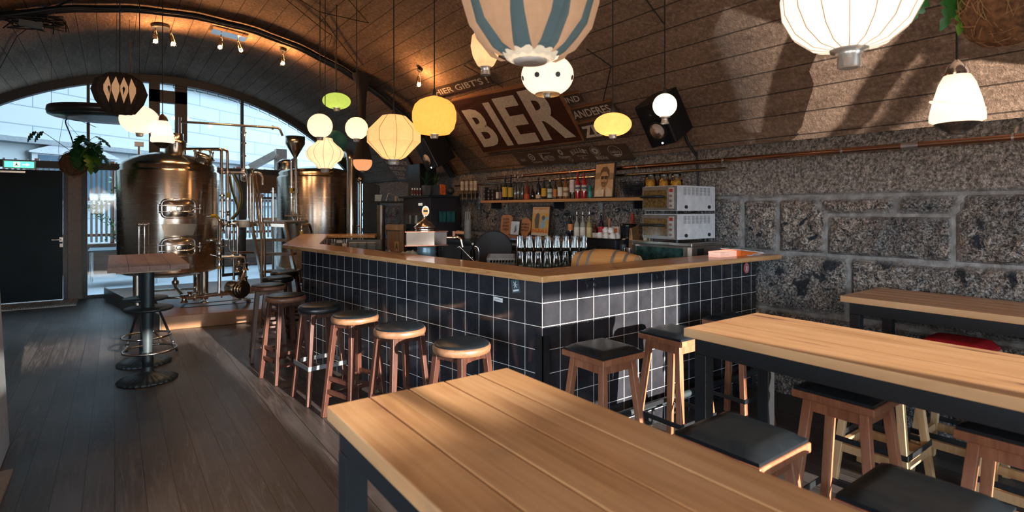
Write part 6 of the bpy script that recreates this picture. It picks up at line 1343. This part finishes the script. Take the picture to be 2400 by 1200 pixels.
m = MB(); zc = ZZ(495); M_ = Matrix.Translation((-.01, .03, zc)) @ Matrix.Rotation(math.pi/2, 4, 'X'); m.lathe([(.034, -.006), (.036, 0), (.034, .006)], 28, Matrix.Translation((-.01, .03, zc)) @ Matrix.Scale(1.45, 4, (0, 0, 1)) @ Matrix.Rotation(math.pi/2, 4, 'X')); bd = m.build('badge', CHR, bt)
m = MB(); m.lathe([(.024, -.002), (.024, .002)], 24, Matrix.Translation((-.01, .0225, zc)) @ Matrix.Scale(1.5, 4, (0, 0, 1)) @ Matrix.Rotation(math.pi/2, 4, 'X')); m.build('badge_plate', plain('gold_badge', (.5, .28, .08), .3, .8), bd); m = MB(); m.box((-.03, .019, zc-.008), (.01, .0205, zc+.010)); m.build('badge_band', DK, bd)
# taps on the right of the tower
m = MB(); q = z0+.07; m.tube([(.19, .02, q), (.30, .0, q), (.32, -.02, q-.01), (.335, -.02, q-.09)], .014, 10, .03); m.ball((.26, .0, q), .024, 12); m.ball((.29, 0, q+.005), .02, 12); tp_ = m.build('tap', plain('brassy_chrome', (.70, .58, .42), .2, 1), bt)
m = MB(); m.tube([(.255, .0, q), (.255, .0, q+.06)], .016, 12); m.tube([(.255, 0, q+.045), (.29, -.01, q+.05), (.35, -.03, q+.045)], .012, 12, rad=[.007, .02, .014]); m.build('tap_handle', wood('tap_handle_wood', (.25, .08, .03), (.45, .18, .08), 0, .3), tp_)
# towels, straws, small sink tap, bottle of soap, cloth
P = gp(1075, 7.2, 0); 
for k, (x0, x1, lab) in enumerate(((1029, 1046, 'left of two dark green towels hung on the tall dark cabinet'), (1048, 1068, 'right of two dark green towels hung on the tall dark cabinet'))):
    a, b = onY(x0, 495, 7.70), onY(x1, 495, 7.70); z0 = onY(x0, 521, 7.70).z; m = MB(); vs = []; fs = []
    for i in range(9):
        for j in range(9): vs.append((a.x+(b.x-a.x)*i/8, 7.705+.008*math.sin(i*1.6+k), a.z+(z0-a.z)*j/8))
    for i in range(8):
        for j in range(8): fs.append((i*9+j, (i+1)*9+j, (i+1)*9+j+1, i*9+j+1))
    m.add(vs, fs, True); o = tag(m.build('hanging_towel', plain('teal_towel', (.015, .11, .10), .8, 0, .5, 9)), lab, 'towel', 'green towels'); md = o.modifiers.new('thick', 'SOLIDIFY'); md.thickness = .006
cb = thing('tall_cabinet', 'tall dark cabinet with glass door and display behind the beer tap tower', 'cabinet', (4.35, 8.24, 0), local=False)
m = MB(); m.box((4.05, 7.74, .02), (4.60, 8.74, 1.78)); m.build('body', plain('dark_plum_cabinet', (.020, .014, .016), .5), cb, bev=.005); m = MB(); m.box((3.98, 7.68, 1.781), (4.62, 8.80, 1.81)); m.build('top_board', DK, cb, bev=.003)
m = MB(); m.box((4.03, 7.82, .9), (4.049, 8.66, 1.50)); dd = m.build('glass_door', plain('smoked_glass', (.02, .03, .04), .08), cb); m = MB(); m.box((4.022, 7.80, 1.49), (4.05, 8.68, 1.53)); m.box((4.022, 7.80, .88), (4.05, 8.68, .91)); m.box((4.022, 7.8, .9), (4.05, 7.86, 1.5)); m.box((4.022, 8.62, .9), (4.05, 8.68, 1.5)); m.build('door_frame', plain('brown_door_frame', (.06, .042, .04), .5), dd)
m = MB(); m.box((4.035, 7.85, 1.62), (4.049, 8.6, 1.71)); dp = m.build('display_panel', DK, cb); m = MB(); m.box((4.03, 7.98, 1.65), (4.036, 8.12, 1.69)); m.build('display', emis('dim_display', (.45, .45, .40), .5), dp)
m = MB(); m.box((4.018, 7.9, 1.26), (4.022, 8.02, 1.29)); m.build('blue_light', emis('blue_display', (.25, .45, 1), 1.2), dd)
m = MB(); m.box((4.1, 8.22, 1.8105), (4.42, 8.66, 2.36)); tag(m.build('upright_speaker', plain('speaker_black', (.008, .01, .013)), bev=.01), 'large upright black speaker box on the tall dark cabinet', 'speaker')
# things on the cabinet
for k, px in enumerate((966, 972, 978, 985, 992)):
    p = onY(px, 458, 7.9) if False else gp(px, 8.45, 1.811); t = thing('mini_bottle', ('leftmost', 'second', 'middle', 'fourth', 'rightmost')[k]+' of five tiny bottles with white caps on the tall cabinet', 'bottle', p, group='tiny bottles on the tall cabinet'); m = MB(); m.lathe([(.017, 0), (.018, .05), (.008, .07), (.008, .085)], 12); m.build('glass_body', liq((.12, .04, .03)), t); m = MB(); m.lathe([(.011, .082), (.011, .108)], 10); m.build('cap', WHT, t)
for px, lab, w in ((999, 'grey square planter with spiky plant on the tall cabinet', .055), (1020, 'dark blue planter with spiky plant beside the red bag', .062)):
    p = gp(px, 8.4, 1.811); t = thing('potted_spiky_plant', lab, 'plant', p); m = MB(); m.hexa([(-w*.8, -w*.8, 0), (w*.8, -w*.8, 0), (w*.8, w*.8, 0), (-w*.8, w*.8, 0)], [(-w, -w, .15), (w, -w, .15), (w, w, .15), (-w, w, .15)]); m.build('pot', plain('pot_%d' % px, (.03, .04, .05) if px > 1010 else (.07, .07, .07), .4), t); random.seed(px)
    for i in range(13):
        a = random.uniform(0, 6.28); r = random.uniform(.04, .22); h = random.uniform(.16, .33); m = MB(); n = 5; vs = []; s = Vector((-math.sin(a), math.cos(a), 0))
        for j in range(n+1): u = j/n; c = Vector((math.cos(a)*r*u**1.5, math.sin(a)*r*u**1.5, .14+h*u*(1-.25*u))); w_ = .014*(1-u**2)+.001; vs += [c+s*w_, c-s*w_]
        m.add(vs, [(2*j, 2*j+1, 2*j+3, 2*j+2) for j in range(n)], True); m.build('blade_leaf', plain('dark_leaf', (.012, .05, .018), .5, 0, .4), t)
p = gp(1037, 8.4, 1.811); m = MB(); m.hexa([p+Vector((-.045, -.03, 0)), p+Vector((.045, -.03, 0)), p+Vector((.045, .03, 0)), p+Vector((-.045, .03, 0))], [p+Vector((-.05, -.01, .17)), p+Vector((.055, -.012, .16)), p+Vector((.055, .01, .16)), p+Vector((-.05, .01, .17))]); tag(m.build('snack_bag', plain('red_orange_foil', (.5, .10, .02), .3, 0, .5, 25), bev=.01), 'crumpled red and orange snack bag on the tall cabinet', 'bag')
p = gp(1056, 8.4, 1.811); m = MB(); m.ball(p+Vector((0, 0, .06)), .06, 14, .95); tag(m.build('dark_round_pot', DK), 'dark round pot at the right end of the tall cabinet top', 'pot')
p = gp(1091, 6.9, WZ); m = MB(); random.seed(2)
st = thing('straw_holder', 'grey tubes standing upright beside the green towels', 'holder', Vector((4.45, 7.25, 1.136)), local=True); m.lathe([(.055, 0), (.055, .28)], 20); m.build('container', plain('grey_plastic', (.3, .3, .29)), st)
for i in range(6): a = i*1.05; m = MB(); m.cyl((.03*math.cos(a), .03*math.sin(a), .02), (.035*math.cos(a), .035*math.sin(a), .42), .012, 8); m.build('tube', plain('pale_grey_tube', (.38, .38, .36), .5), st)
# round black tray leaning, soap, tap
p = gp(1157, 5.75, WZ); tr2 = thing('round_tray', 'round black tray standing on edge behind the work counter', 'tray', p, math.radians(-36)); m = MB(); m.lathe([(.19, -.008), (.2, 0), (.195, .014), (.18, .006), (1e-4, .004)], 44, Matrix.Translation((0, 0, .205)) @ Matrix.Rotation(math.radians(72), 4, 'X') @ Matrix.Scale(1, 4)); m.build('tray', plain('matt_black_tray', (.006, .007, .01), .6), tr2)
p = gp(1108, 5.5, WZ); fa_ = thing('sink_tap', 'slim chrome swan neck sink tap behind the counter', 'tap', p, math.radians(-36)); m = MB(); m.tube([(.06, 0, 0), (.06, 0, .20), (.05, 0, .24), (.02, 0, .25)], .009, 8, .03); m.tube([(.05, -.01, .06), (-.13, -.06, .25), (-.15, -.07, .24)], .007, 8); m.lathe([(.03, 0), (.03, .03), (.012, .04)], 14, Matrix.Translation((.06, 0, 0))); m.build('spout', CHR, fa_)
p = gp(1108, 5.9, WZ); so_ = thing('soap_bottle', 'dark pump bottle on a yellow sponge behind the counter', 'bottle', p); m = MB(); m.box((-.07, -.03, 0), (.07, .03, .06)); m.build('sponge', plain('yellow_sponge', (.5, .33, .06), .9), so_); m = MB(); m.lathe([(.03, .06), (.03, .17), (.01, .2), (.01, .23)], 16); m.build('bottle_body', pane('smoked_glass_thin', (.4, .4, .4)), so_); m = MB(); m.ball((0, 0, .245), .014, 10); m.build('pump', WHT, so_)
p = gp(1048, 5.0, WZ); m = MB(); vs = []; fs = []; n = 14
for i in range(n+1):
    for j in range(n+1): u, v = i/n-.5, j/n-.5; vs.append((p.x+u*.34, p.y+v*.22, WZ+.10+.018*noise.noise(Vector((u*6, v*6, 1)))+.008))
for i in range(n):
    for j in range(n): a = i*(n+1)+j; fs.append((a, a+n+1, a+n+2, a+1))
m.add(vs, fs, True); m.box((p.x-.16, p.y-.1, WZ), (p.x+.16, p.y+.1, WZ+.085)); tag(m.build('bar_towel', plain('grey_cloth', (.16, .15, .15), .9, 0, .3, 40)), 'folded grey towel heap right of the beer tap tower', 'towel')
for k, (px, lab) in enumerate(((905, 'pale crumpled cloth lying behind the counter edge, left piece'), (955, 'pale crumpled cloth lying behind the counter edge, right piece'))):
    p = gp(px, 5.65, WZ); random.seed(px); m = MB(); n = 16; vs = []; fs = []
    for i in range(n+1):
        for j in range(n+1): u, v = i/n-.5, j/n-.5; vs.append((p.x+u*.30*RT.x-v*.2*RT.y, p.y+u*.30*RT.y+v*.2*RT.x, WZ+.125+.05*noise.noise(Vector((u*7+px, v*7, 1)))*(1-4*u*u)*1.4+.03*(1-4*u*u)))
    for i in range(n):
        for j in range(n): a = i*(n+1)+j; fs.append((a, a+n+1, a+n+2, a+1))
    m.add(vs, fs, True); m.box((p.x-.1, p.y-.1, WZ), (p.x+.1, p.y+.1, WZ+.12)); tag(m.build('crumpled_cloth', plain('pale_blue_cloth', (.42, .50, .50), .85)), lab, 'cloth', 'pale cloths')
# plates and cutlery rack at the far end of the bar
prk = thing('service_rack', 'dark rack under the far counter holding plates and cutlery', 'rack', (2.9, 7.4, 0), local=False); a, b = gp(758, 7.5, 0), gp(883, 7.4, 0); n_ = FW*.28
m = MB(); m.hexa([a+Vector((0, 0, .3)), b+Vector((0, 0, .3)), b+n_+Vector((0, 0, .3)), a+n_+Vector((0, 0, .3))], [v+Vector((0, 0, 1.02)) for v in (a, b, b+n_, a+n_)]); m.build('cabinet', DK, prk); m = MB(); m.hexa([v+n_*.9 for v in (a+Vector((0, 0, 1.02)), b+Vector((0, 0, 1.02)), b+n_*.1+Vector((0, 0, 1.02)), a+n_*.1+Vector((0, 0, 1.02)))], [v+n_*.9+Vector((0, 0, 1.16)) for v in (a, b, b+n_*.1, a+n_*.1)]); m.build('back_board', plain('grey_back_board', (.16, .15, .14), .6), prk)
m = MB(); 
for k in range(2): c = gp((796, 860)[k], 7.72, 1.13); m.bar(c-RT*.04, c+RT*.04, .01, .035)
m.build('paper_tags', WHT, prk)
PLM = plain('cream_stoneware', (.55, .54, .50), .4)
for k, px in enumerate((828, 848, 870)):
    for j in range(9):
        c = gp(px, 7.55, 1.021+j*.012); m = MB(); m.lathe([(.035, 0), (.055, .006), (.063, .011), (.061, .0115), (.03, .003)], 24, Matrix.Translation(c)); o = m.build('plate', PLM); tag(o, ('cream plate in the left', 'cream plate in the middle', 'cream plate in the right')[k]+' of three plate stacks at the far end of the bar', 'plate', ('left', 'middle', 'right')[k]+' plate stack')
for px, lab, c_ in ((762, 'small white and red packet among cutlery at the inner bar corner', (.6, .12, .1)), (808, 'white cup of cutlery left of the plate stacks', (.55, .52, .48)), (780, 'small grey cutlery cup beside the red and white packet', (.2, .2, .2))):
    p = gp(px, 7.35, 1.02) ; p = gp(px, 7.6, 1.021); t = thing('cutlery_cup', lab, 'cup', p); m = MB(); m.lathe([(.028, 0), (.034, .09), (.030, .09), (.026, .01)], 18); m.build('cup', plain('cup_%d' % px, c_, .5), t)
    for i in range(4): a = i*1.6; m = MB(); m.cyl((.012*math.cos(a), .012*math.sin(a), .01), (.028*math.cos(a), .028*math.sin(a), .15), .004, 6); m.build('cutlery', CHR, t)
# fridge showcase and two ovens
fg = thing('glass_fridge', 'low stainless fridge with dark glass door carrying the two white ovens', 'fridge', (4.37, 3.27, 0), local=False)
m = MB(); m.box((4.13, 2.94, .05), (4.60, 3.62, 1.262)); m.build('body', plain('dull_stainless', (.30, .25, .22), .35, .8, .15, 2), fg, bev=.004); m = MB(); m.box((4.10, 2.92, 1.263), (4.605, 3.64, 1.292)); m.build('top', STL, fg, bev=.003)
m = MB(); m.box((4.108, 3.02, .2), (4.128, 3.56, 1.24)); gd = m.build('glass_door', plain('fridge_glass', (.03, .075, .07), .06, .1, .6, 18), fg)
for y in (2.965, 3.56): m = MB(); m.box((4.10, y, .15), (4.132, y+.045, 1.25)); m.build('door_post', STL, gd)
m = MB(); q = onY(1630, 581, 2.938); m.box((4.20, 2.934, 1.16), (4.30, 2.939, 1.24)); m.build('name_plate', DK, fg)
OV = plain('white_painted_steel', (.62, .65, .68), .35)
def oven(z0, z1, label):
    t = thing('convection_oven', label, 'oven', (4.3, 3.14, z0), local=False); y0, y1 = 3.02, 3.40; x0, x1 = 3.99, 4.60
    m = MB(); m.box((x0+.05, y0+.004, z0), (x1, y1, z1)); m.build('casing', OV, t, bev=.004); m = MB(); m.box((x0+.046, y0, z0+.0), (x1+.002, y0+.0035, z1)); sp_ = m.build('side_panel', OV, t)
    m = MB(); h = z1-z0
    for i in range(7):
        for j in range(7): xx = x0+.13+i*.06; zz = z1-.022-j*.0105; m.box((xx, y0-.001, zz), (xx+.042, y0+.0005, zz+.0045))
    m.build('vent_slots', plain('slot_dark', (.12, .13, .14), .6), sp_); 
    for xx in (x0+.16, x1-.10): m = MB(); m.cyl((xx, y0-.012, z0+.035), (xx, y0, z0+.035), .016, 16); m.build('rubber_foot', DK, sp_)
    m = MB(); m.box((x0+.02, y0+.01, z0+.005), (x0+.05, y1-.002, z1-.005)); fr_ = m.build('front', plain('oven_front_steel', (.34, .31, .28), .3, .8), t); m = MB(); m.box((x0+.012, y0+.09, z0+.03), (x0+.021, y1-.02, z1-.04)); m.build('oven_window', plain('oven_glass_amber', (.14, .08, .025), .15, 0, .7, 40), fr_)
    m = MB(); m.box((x0+.014, y0+.02, z0+.02), (x0+.021, y0+.075, z1-.02)); cpn = m.build('control_panel', plain('panel_grey', (.40, .38, .36), .4), fr_); m = MB(); m.box((x0+.011, y0+.03, z1-.06), (x0+.015, y0+.065, z1-.03)); m.build('red_display', plain('red_display', (.35, .03, .02), .3), cpn)
    for k in range(3): m = MB(); m.cyl((x0-.002, y0+.048, z0+.045+k*.045), (x0+.014, y0+.048, z0+.045+k*.045), .012, 12); m.build('knob', plain('panel_brown', (.2, .12, .1), .4), cpn)
    m = MB(); m.tube([(x0+.02, y0+.12, z1-.10), (x0-.06, y0+.14, z1-.10), (x0-.06, y1-.04, z1-.10), (x0+.02, y1-.04, z1-.10)], .012, 8, .02); m.build('door_handle', DK, fr_)
    for x in (x0+.1, x1-.08):
        for y in (y0+.05, y1-.05): m = MB(); m.cyl((x, y, z0-.028), (x, y, z0), .016, 10); m.build('foot', DK, t)
oven(1.580, 1.808, 'upper of two white vented ovens stacked on the fridge by the wall'); oven(1.322, 1.550, 'lower of two white vented ovens, directly on the fridge top')
# coffee machine group, cups, bin, bag, small jars on the shelf end
p = Vector((4.25, 3.98, 1.136)); cm = thing('coffee_machine', 'small dark coffee machine carrying upturned white cups', 'coffee machine', p, local=False); m = MB(); m.box((4.12, 3.84, 1.136), (4.36, 4.28, 1.28)); m.build('body', plain('anthracite_gloss', (.02, .022, .026), .2), cm, bev=.01); m = MB(); m.box((4.10, 3.83, 1.281), (4.37, 4.29, 1.292)); m.build('cup_tray', CHR, cm); m = MB(); m.cyl((4.09, 4.10, 1.20), (4.0, 4.08, 1.19), .016, 10); m.build('portafilter', DK, cm)
for k, (dx, dy, dz) in enumerate(((-.07, -.12, 0), (.02, -.10, 0), (-.06, -.02, 0), (.03, .0, 0), (-.05, .08, 0), (.04, .10, 0), (-.03, -.06, .055), (.0, .04, .055))):
    c = Vector((4.24+dx, 4.05+dy, 1.2925+dz)); t = thing('espresso_cup', 'upturned white espresso cup heaped on the coffee machine', 'cup', c, group='white cups on the coffee machine'); m = MB(); m.lathe([(.036, 0), (.034, .03), (.022, .052), (.018, .055)], 20); m.build('cup_body', plain('white_china', (.78, .74, .68), .25), t); m = MB(); m.tube([(-.033, 0, .012), (-.052, 0, .016), (-.05, 0, .034), (-.03, 0, .038)], .004, 6, .01); m.build('handle', plain('white_china', (.78, .74, .68)), t)
q = onX(1428, 540, 4.3); m = MB(); m.lathe([(.014, 0), (.016, .1), (.011, .2), (.017, .26)], 14, Matrix.Translation((4.50, onX(1428, 489, 4.5).y, 1.2305))); tag(m.build('wooden_muddler', CB), 'upright wooden muddler behind the heap of white cups', 'muddler')
y = onX(1449, 489, 4.40).y; t = thing('paper_carton', 'white and orange carton left of the black bin', 'carton', (4.40, y, 1.136)); m = MB(); m.box((-.05, -.05, 0), (.05, .05, .27)); m.build('box_body', plain('carton_white', (.66, .55, .46), .6), t); m = MB(); m.box((-.052, -.03, .04), (-.0505, .02, .25)); m.build('orange_print', plain('carton_orange', (.65, .17, .05), .6), t)
y = onX(1469, 489, 4.36).y; m = MB(); m.lathe([(.062, 0), (.085, .28), (.088, .30), (.05, .305)], 28, Matrix.Translation((4.38, y, 1.136))); tag(m.build('black_bin', plain('glossy_black', (.008, .009, .011), .2)), 'glossy black bin between the carton and the brown bag', 'bin')
y = 3.72; m = MB(); m.hexa([(4.28, 3.74, 1.136), (4.40, 3.74, 1.136), (4.40, 3.82, 1.136), (4.28, 3.82, 1.136)], [(4.28, 3.77, 1.40), (4.40, 3.78, 1.42), (4.40, 3.80, 1.42), (4.28, 3.80, 1.40)]); tag(m.build('coffee_bag', plain('brown_foil', (.32, .17, .07), .4, .3, .4, 12), bev=.008), 'folded brown coffee bag beside the black bin', 'bag')
m = MB(); c = gp(1465, 5.1, 1.136-.0); m.lathe([(.035, WZ), (.04, WZ+.2), (.042, WZ+.28)], 20, Matrix.Translation((3.70, 3.30, 0))); tag(m.build('steel_shaker', CHR), 'polished steel cocktail shaker beside the barrel', 'shaker')
m = MB(); m.lathe([(.04, WZ), (.045, WZ+.20), (.03, WZ+.22), (.03, WZ+.30)], 20, Matrix.Translation((3.80, 3.45, 0))); tag(m.build('black_grinder', DK), 'black coffee grinder standing left of the glass fridge', 'grinder')
for k, px in enumerate((1506, 1515)): m = MB(); m.lathe([(.022, 0), (.022, .07), (.016, .08), (.016, .10)], 16, Matrix.Translation((4.2+.0, 3.52-.07*k, 1.2925))); tag(m.build('small_jar', plain('jar_cream', (.5, .40, .28), .5)), ('left', 'right')[k]+' of two small cream jars in front of the lower oven', 'jar')
# magazines and flyers on the counter's wall end
fy = thing('flyer_stack', 'stack of pink edged flyers on the counter near the ovens', 'flyers', onz(1695, 600, 1.2005), math.radians(0)); 
for i in range(9): m = MB(); dx = random.uniform(-.004, .004); m.box((-.13+dx, -.055, i*.005), (.13+dx, .055, i*.005+.0042)); m.build('flyer_bundle', plain('pink_paper', (.62, .27, .22), .7) if i % 2 == 0 else plain('pale_paper', (.72, .66, .62), .7), fy)
p = onz(1757, 597, 1.201); 
for k, (dx, dy, c_, lab, rz) in enumerate(((0, 0, (.60, .60, .70), 'pale lilac leaflet beside the pink flyers', .2), (.06, .015, (.52, .5, .6), 'grey lilac leaflet fanned over the pale one', -.15))):
    m = MB(); M_ = Matrix.Translation((p.x+dx, p.y+dy-.01, 1.2012+k*.006)) @ Matrix.Rotation(rz, 4, 'Z'); m.box((-.1, -.05, 0), (.1, .05, .004), M_); tag(m.build('leaflet', plain('leaflet_%d' % k, c_, .6)), lab, 'leaflet')
p = onz(1775, 590, 1.2); t = thing('open_magazine', 'orange and white magazine lying open at the wall end of the counter', 'magazine', Vector((4.44, 2.63, 1.201))); m = MB(); m.hexa([(-.20, -.09, .05), (.14, -.10, .008), (.14, .09, .008), (-.20, .10, .05)], [(-.20, -.09, .056), (.14, -.10, .016), (.14, .09, .016), (-.20, .10, .056)]); m.build('pages', plain('pale_paper', (.72, .66, .62)), t); m = MB(); m.hexa([(-.19, -.085, .0), (.13, -.095, .0), (.13, .085, .0), (-.19, .095, .0)], [(-.19, -.085, .048), (.13, -.095, .006), (.13, .085, .006), (-.19, .095, .048)]); m.build('cover', plain('orange_cover', (.72, .16, .02), .5), t)
# pillar pipe, ledge and wooden box at the far wall
dp_ = thing('drain_pipe', 'upright metal pipe under a dark ledge left of the tall cabinet', 'pipe', gp(893, 9.6, 0), local=False); c = gp(893, 9.6, 0); m = MB(); m.cyl(c+Vector((0, 0, .05)), c+Vector((0, 0, 1.66)), .07, 20); m.build('pipe', plain('dull_pipe', (.20, .16, .12), .35, .8), dp_)
for z in (.5, 1.1, 1.5): m = MB(); m.cyl(c+Vector((0, 0, z)), c+Vector((0, 0, z+.03)), .078, 20); m.build('collar', plain('dull_pipe', (.2, .16, .12)), dp_)
m = MB(); a, b = gp(868, 9.9, 1.70), gp(946, 9.6, 1.70); m.hexa([a, b, b+FW*.25, a+FW*.25], [v+Vector((0, 0, .035)) for v in (a, b, b+FW*.25, a+FW*.25)]); tag(m.build('wall_ledge', DK), 'dark ledge board left of the tall cabinet with odds and ends', 'ledge')
p = gp(886, 9.95, 1.736); m = MB(); m.hexa([p-RT*.06, p+RT*.05, p+RT*.05+FW*.05, p-RT*.06+FW*.05], [v+Vector((0, 0, .12)) for v in (p-RT*.06, p+RT*.08, p+RT*.08+FW*.05, p-RT*.06+FW*.05)]); tag(m.build('pale_tin', plain('pale_tin', (.35, .45, .48), .4), bev=.004), 'pale blue tin tilted on the dark ledge', 'tin')
p = gp(928, 9.8, 1.736); m = MB(); m.lathe([(.02, 0), (.02, .08), (.012, .09)], 14, Matrix.Translation(p)); tag(m.build('pale_candle', plain('jar_cream', (.5, .4, .28))), 'small pale candle on the dark ledge', 'candle')
m = MB(); p = gp(905, 9.7, 1.742); m.tube([p, p+RT*.04+Vector((0, 0, .14)), p+RT*.2+Vector((0, 0, .08)), p+RT*.24], .008, 6, .03); tag(m.build('bent_wire', STL), 'bent metal rod lying over the dark ledge', 'rod')
wc = thing('wooden_cupboard', 'low brown wooden cupboard marked A left of the tall cabinet', 'cupboard', gp(925, 9.2, 0), local=False); a, b = gp(908, 9.3, 0), gp(946, 9.0, 0); n_ = FW*.2
m = MB(); m.hexa([a+Vector((0, 0, .02)), b+Vector((0, 0, .02)), b+n_+Vector((0, 0, .02)), a+n_+Vector((0, 0, .02))], [v+Vector((0, 0, 1.24)) for v in (a, b, b+n_, a+n_)]); m.build('body', wood('veined_walnut', (.10, .055, .03), (.34, .22, .13), 2, .5), wc); m = MB(); k_ = FW*.02; m.hexa([v-k_+Vector((0, 0, 1.241)) for v in (a-RT*.02, b, b+n_, a-RT*.02+n_)], [v-k_+Vector((0, 0, 1.33)) for v in (a-RT*.02, b, b+n_, a-RT*.02+n_)]); m.build('top', wood('drawer_wood', (.22, .13, .07), (.42, .28, .17), 0, .5), wc)
q = [a+(b-a)*.45-FW*.006+Vector((0, 0, .88)), a+(b-a)*.72-FW*.006+Vector((0, 0, .88)), a+(b-a)*.72-FW*.006+Vector((0, 0, 1.05)), a+(b-a)*.45-FW*.006+Vector((0, 0, 1.05))]; m = MB(); m.quad(*q); cd_ = m.build('letter_card', plain('card_tan', (.45, .33, .2), .7), wc); m = MB(); put_text(m, q, 'A', .2, .15, .8, .85, .003, .02); m.build('letter', ENG, cd_)
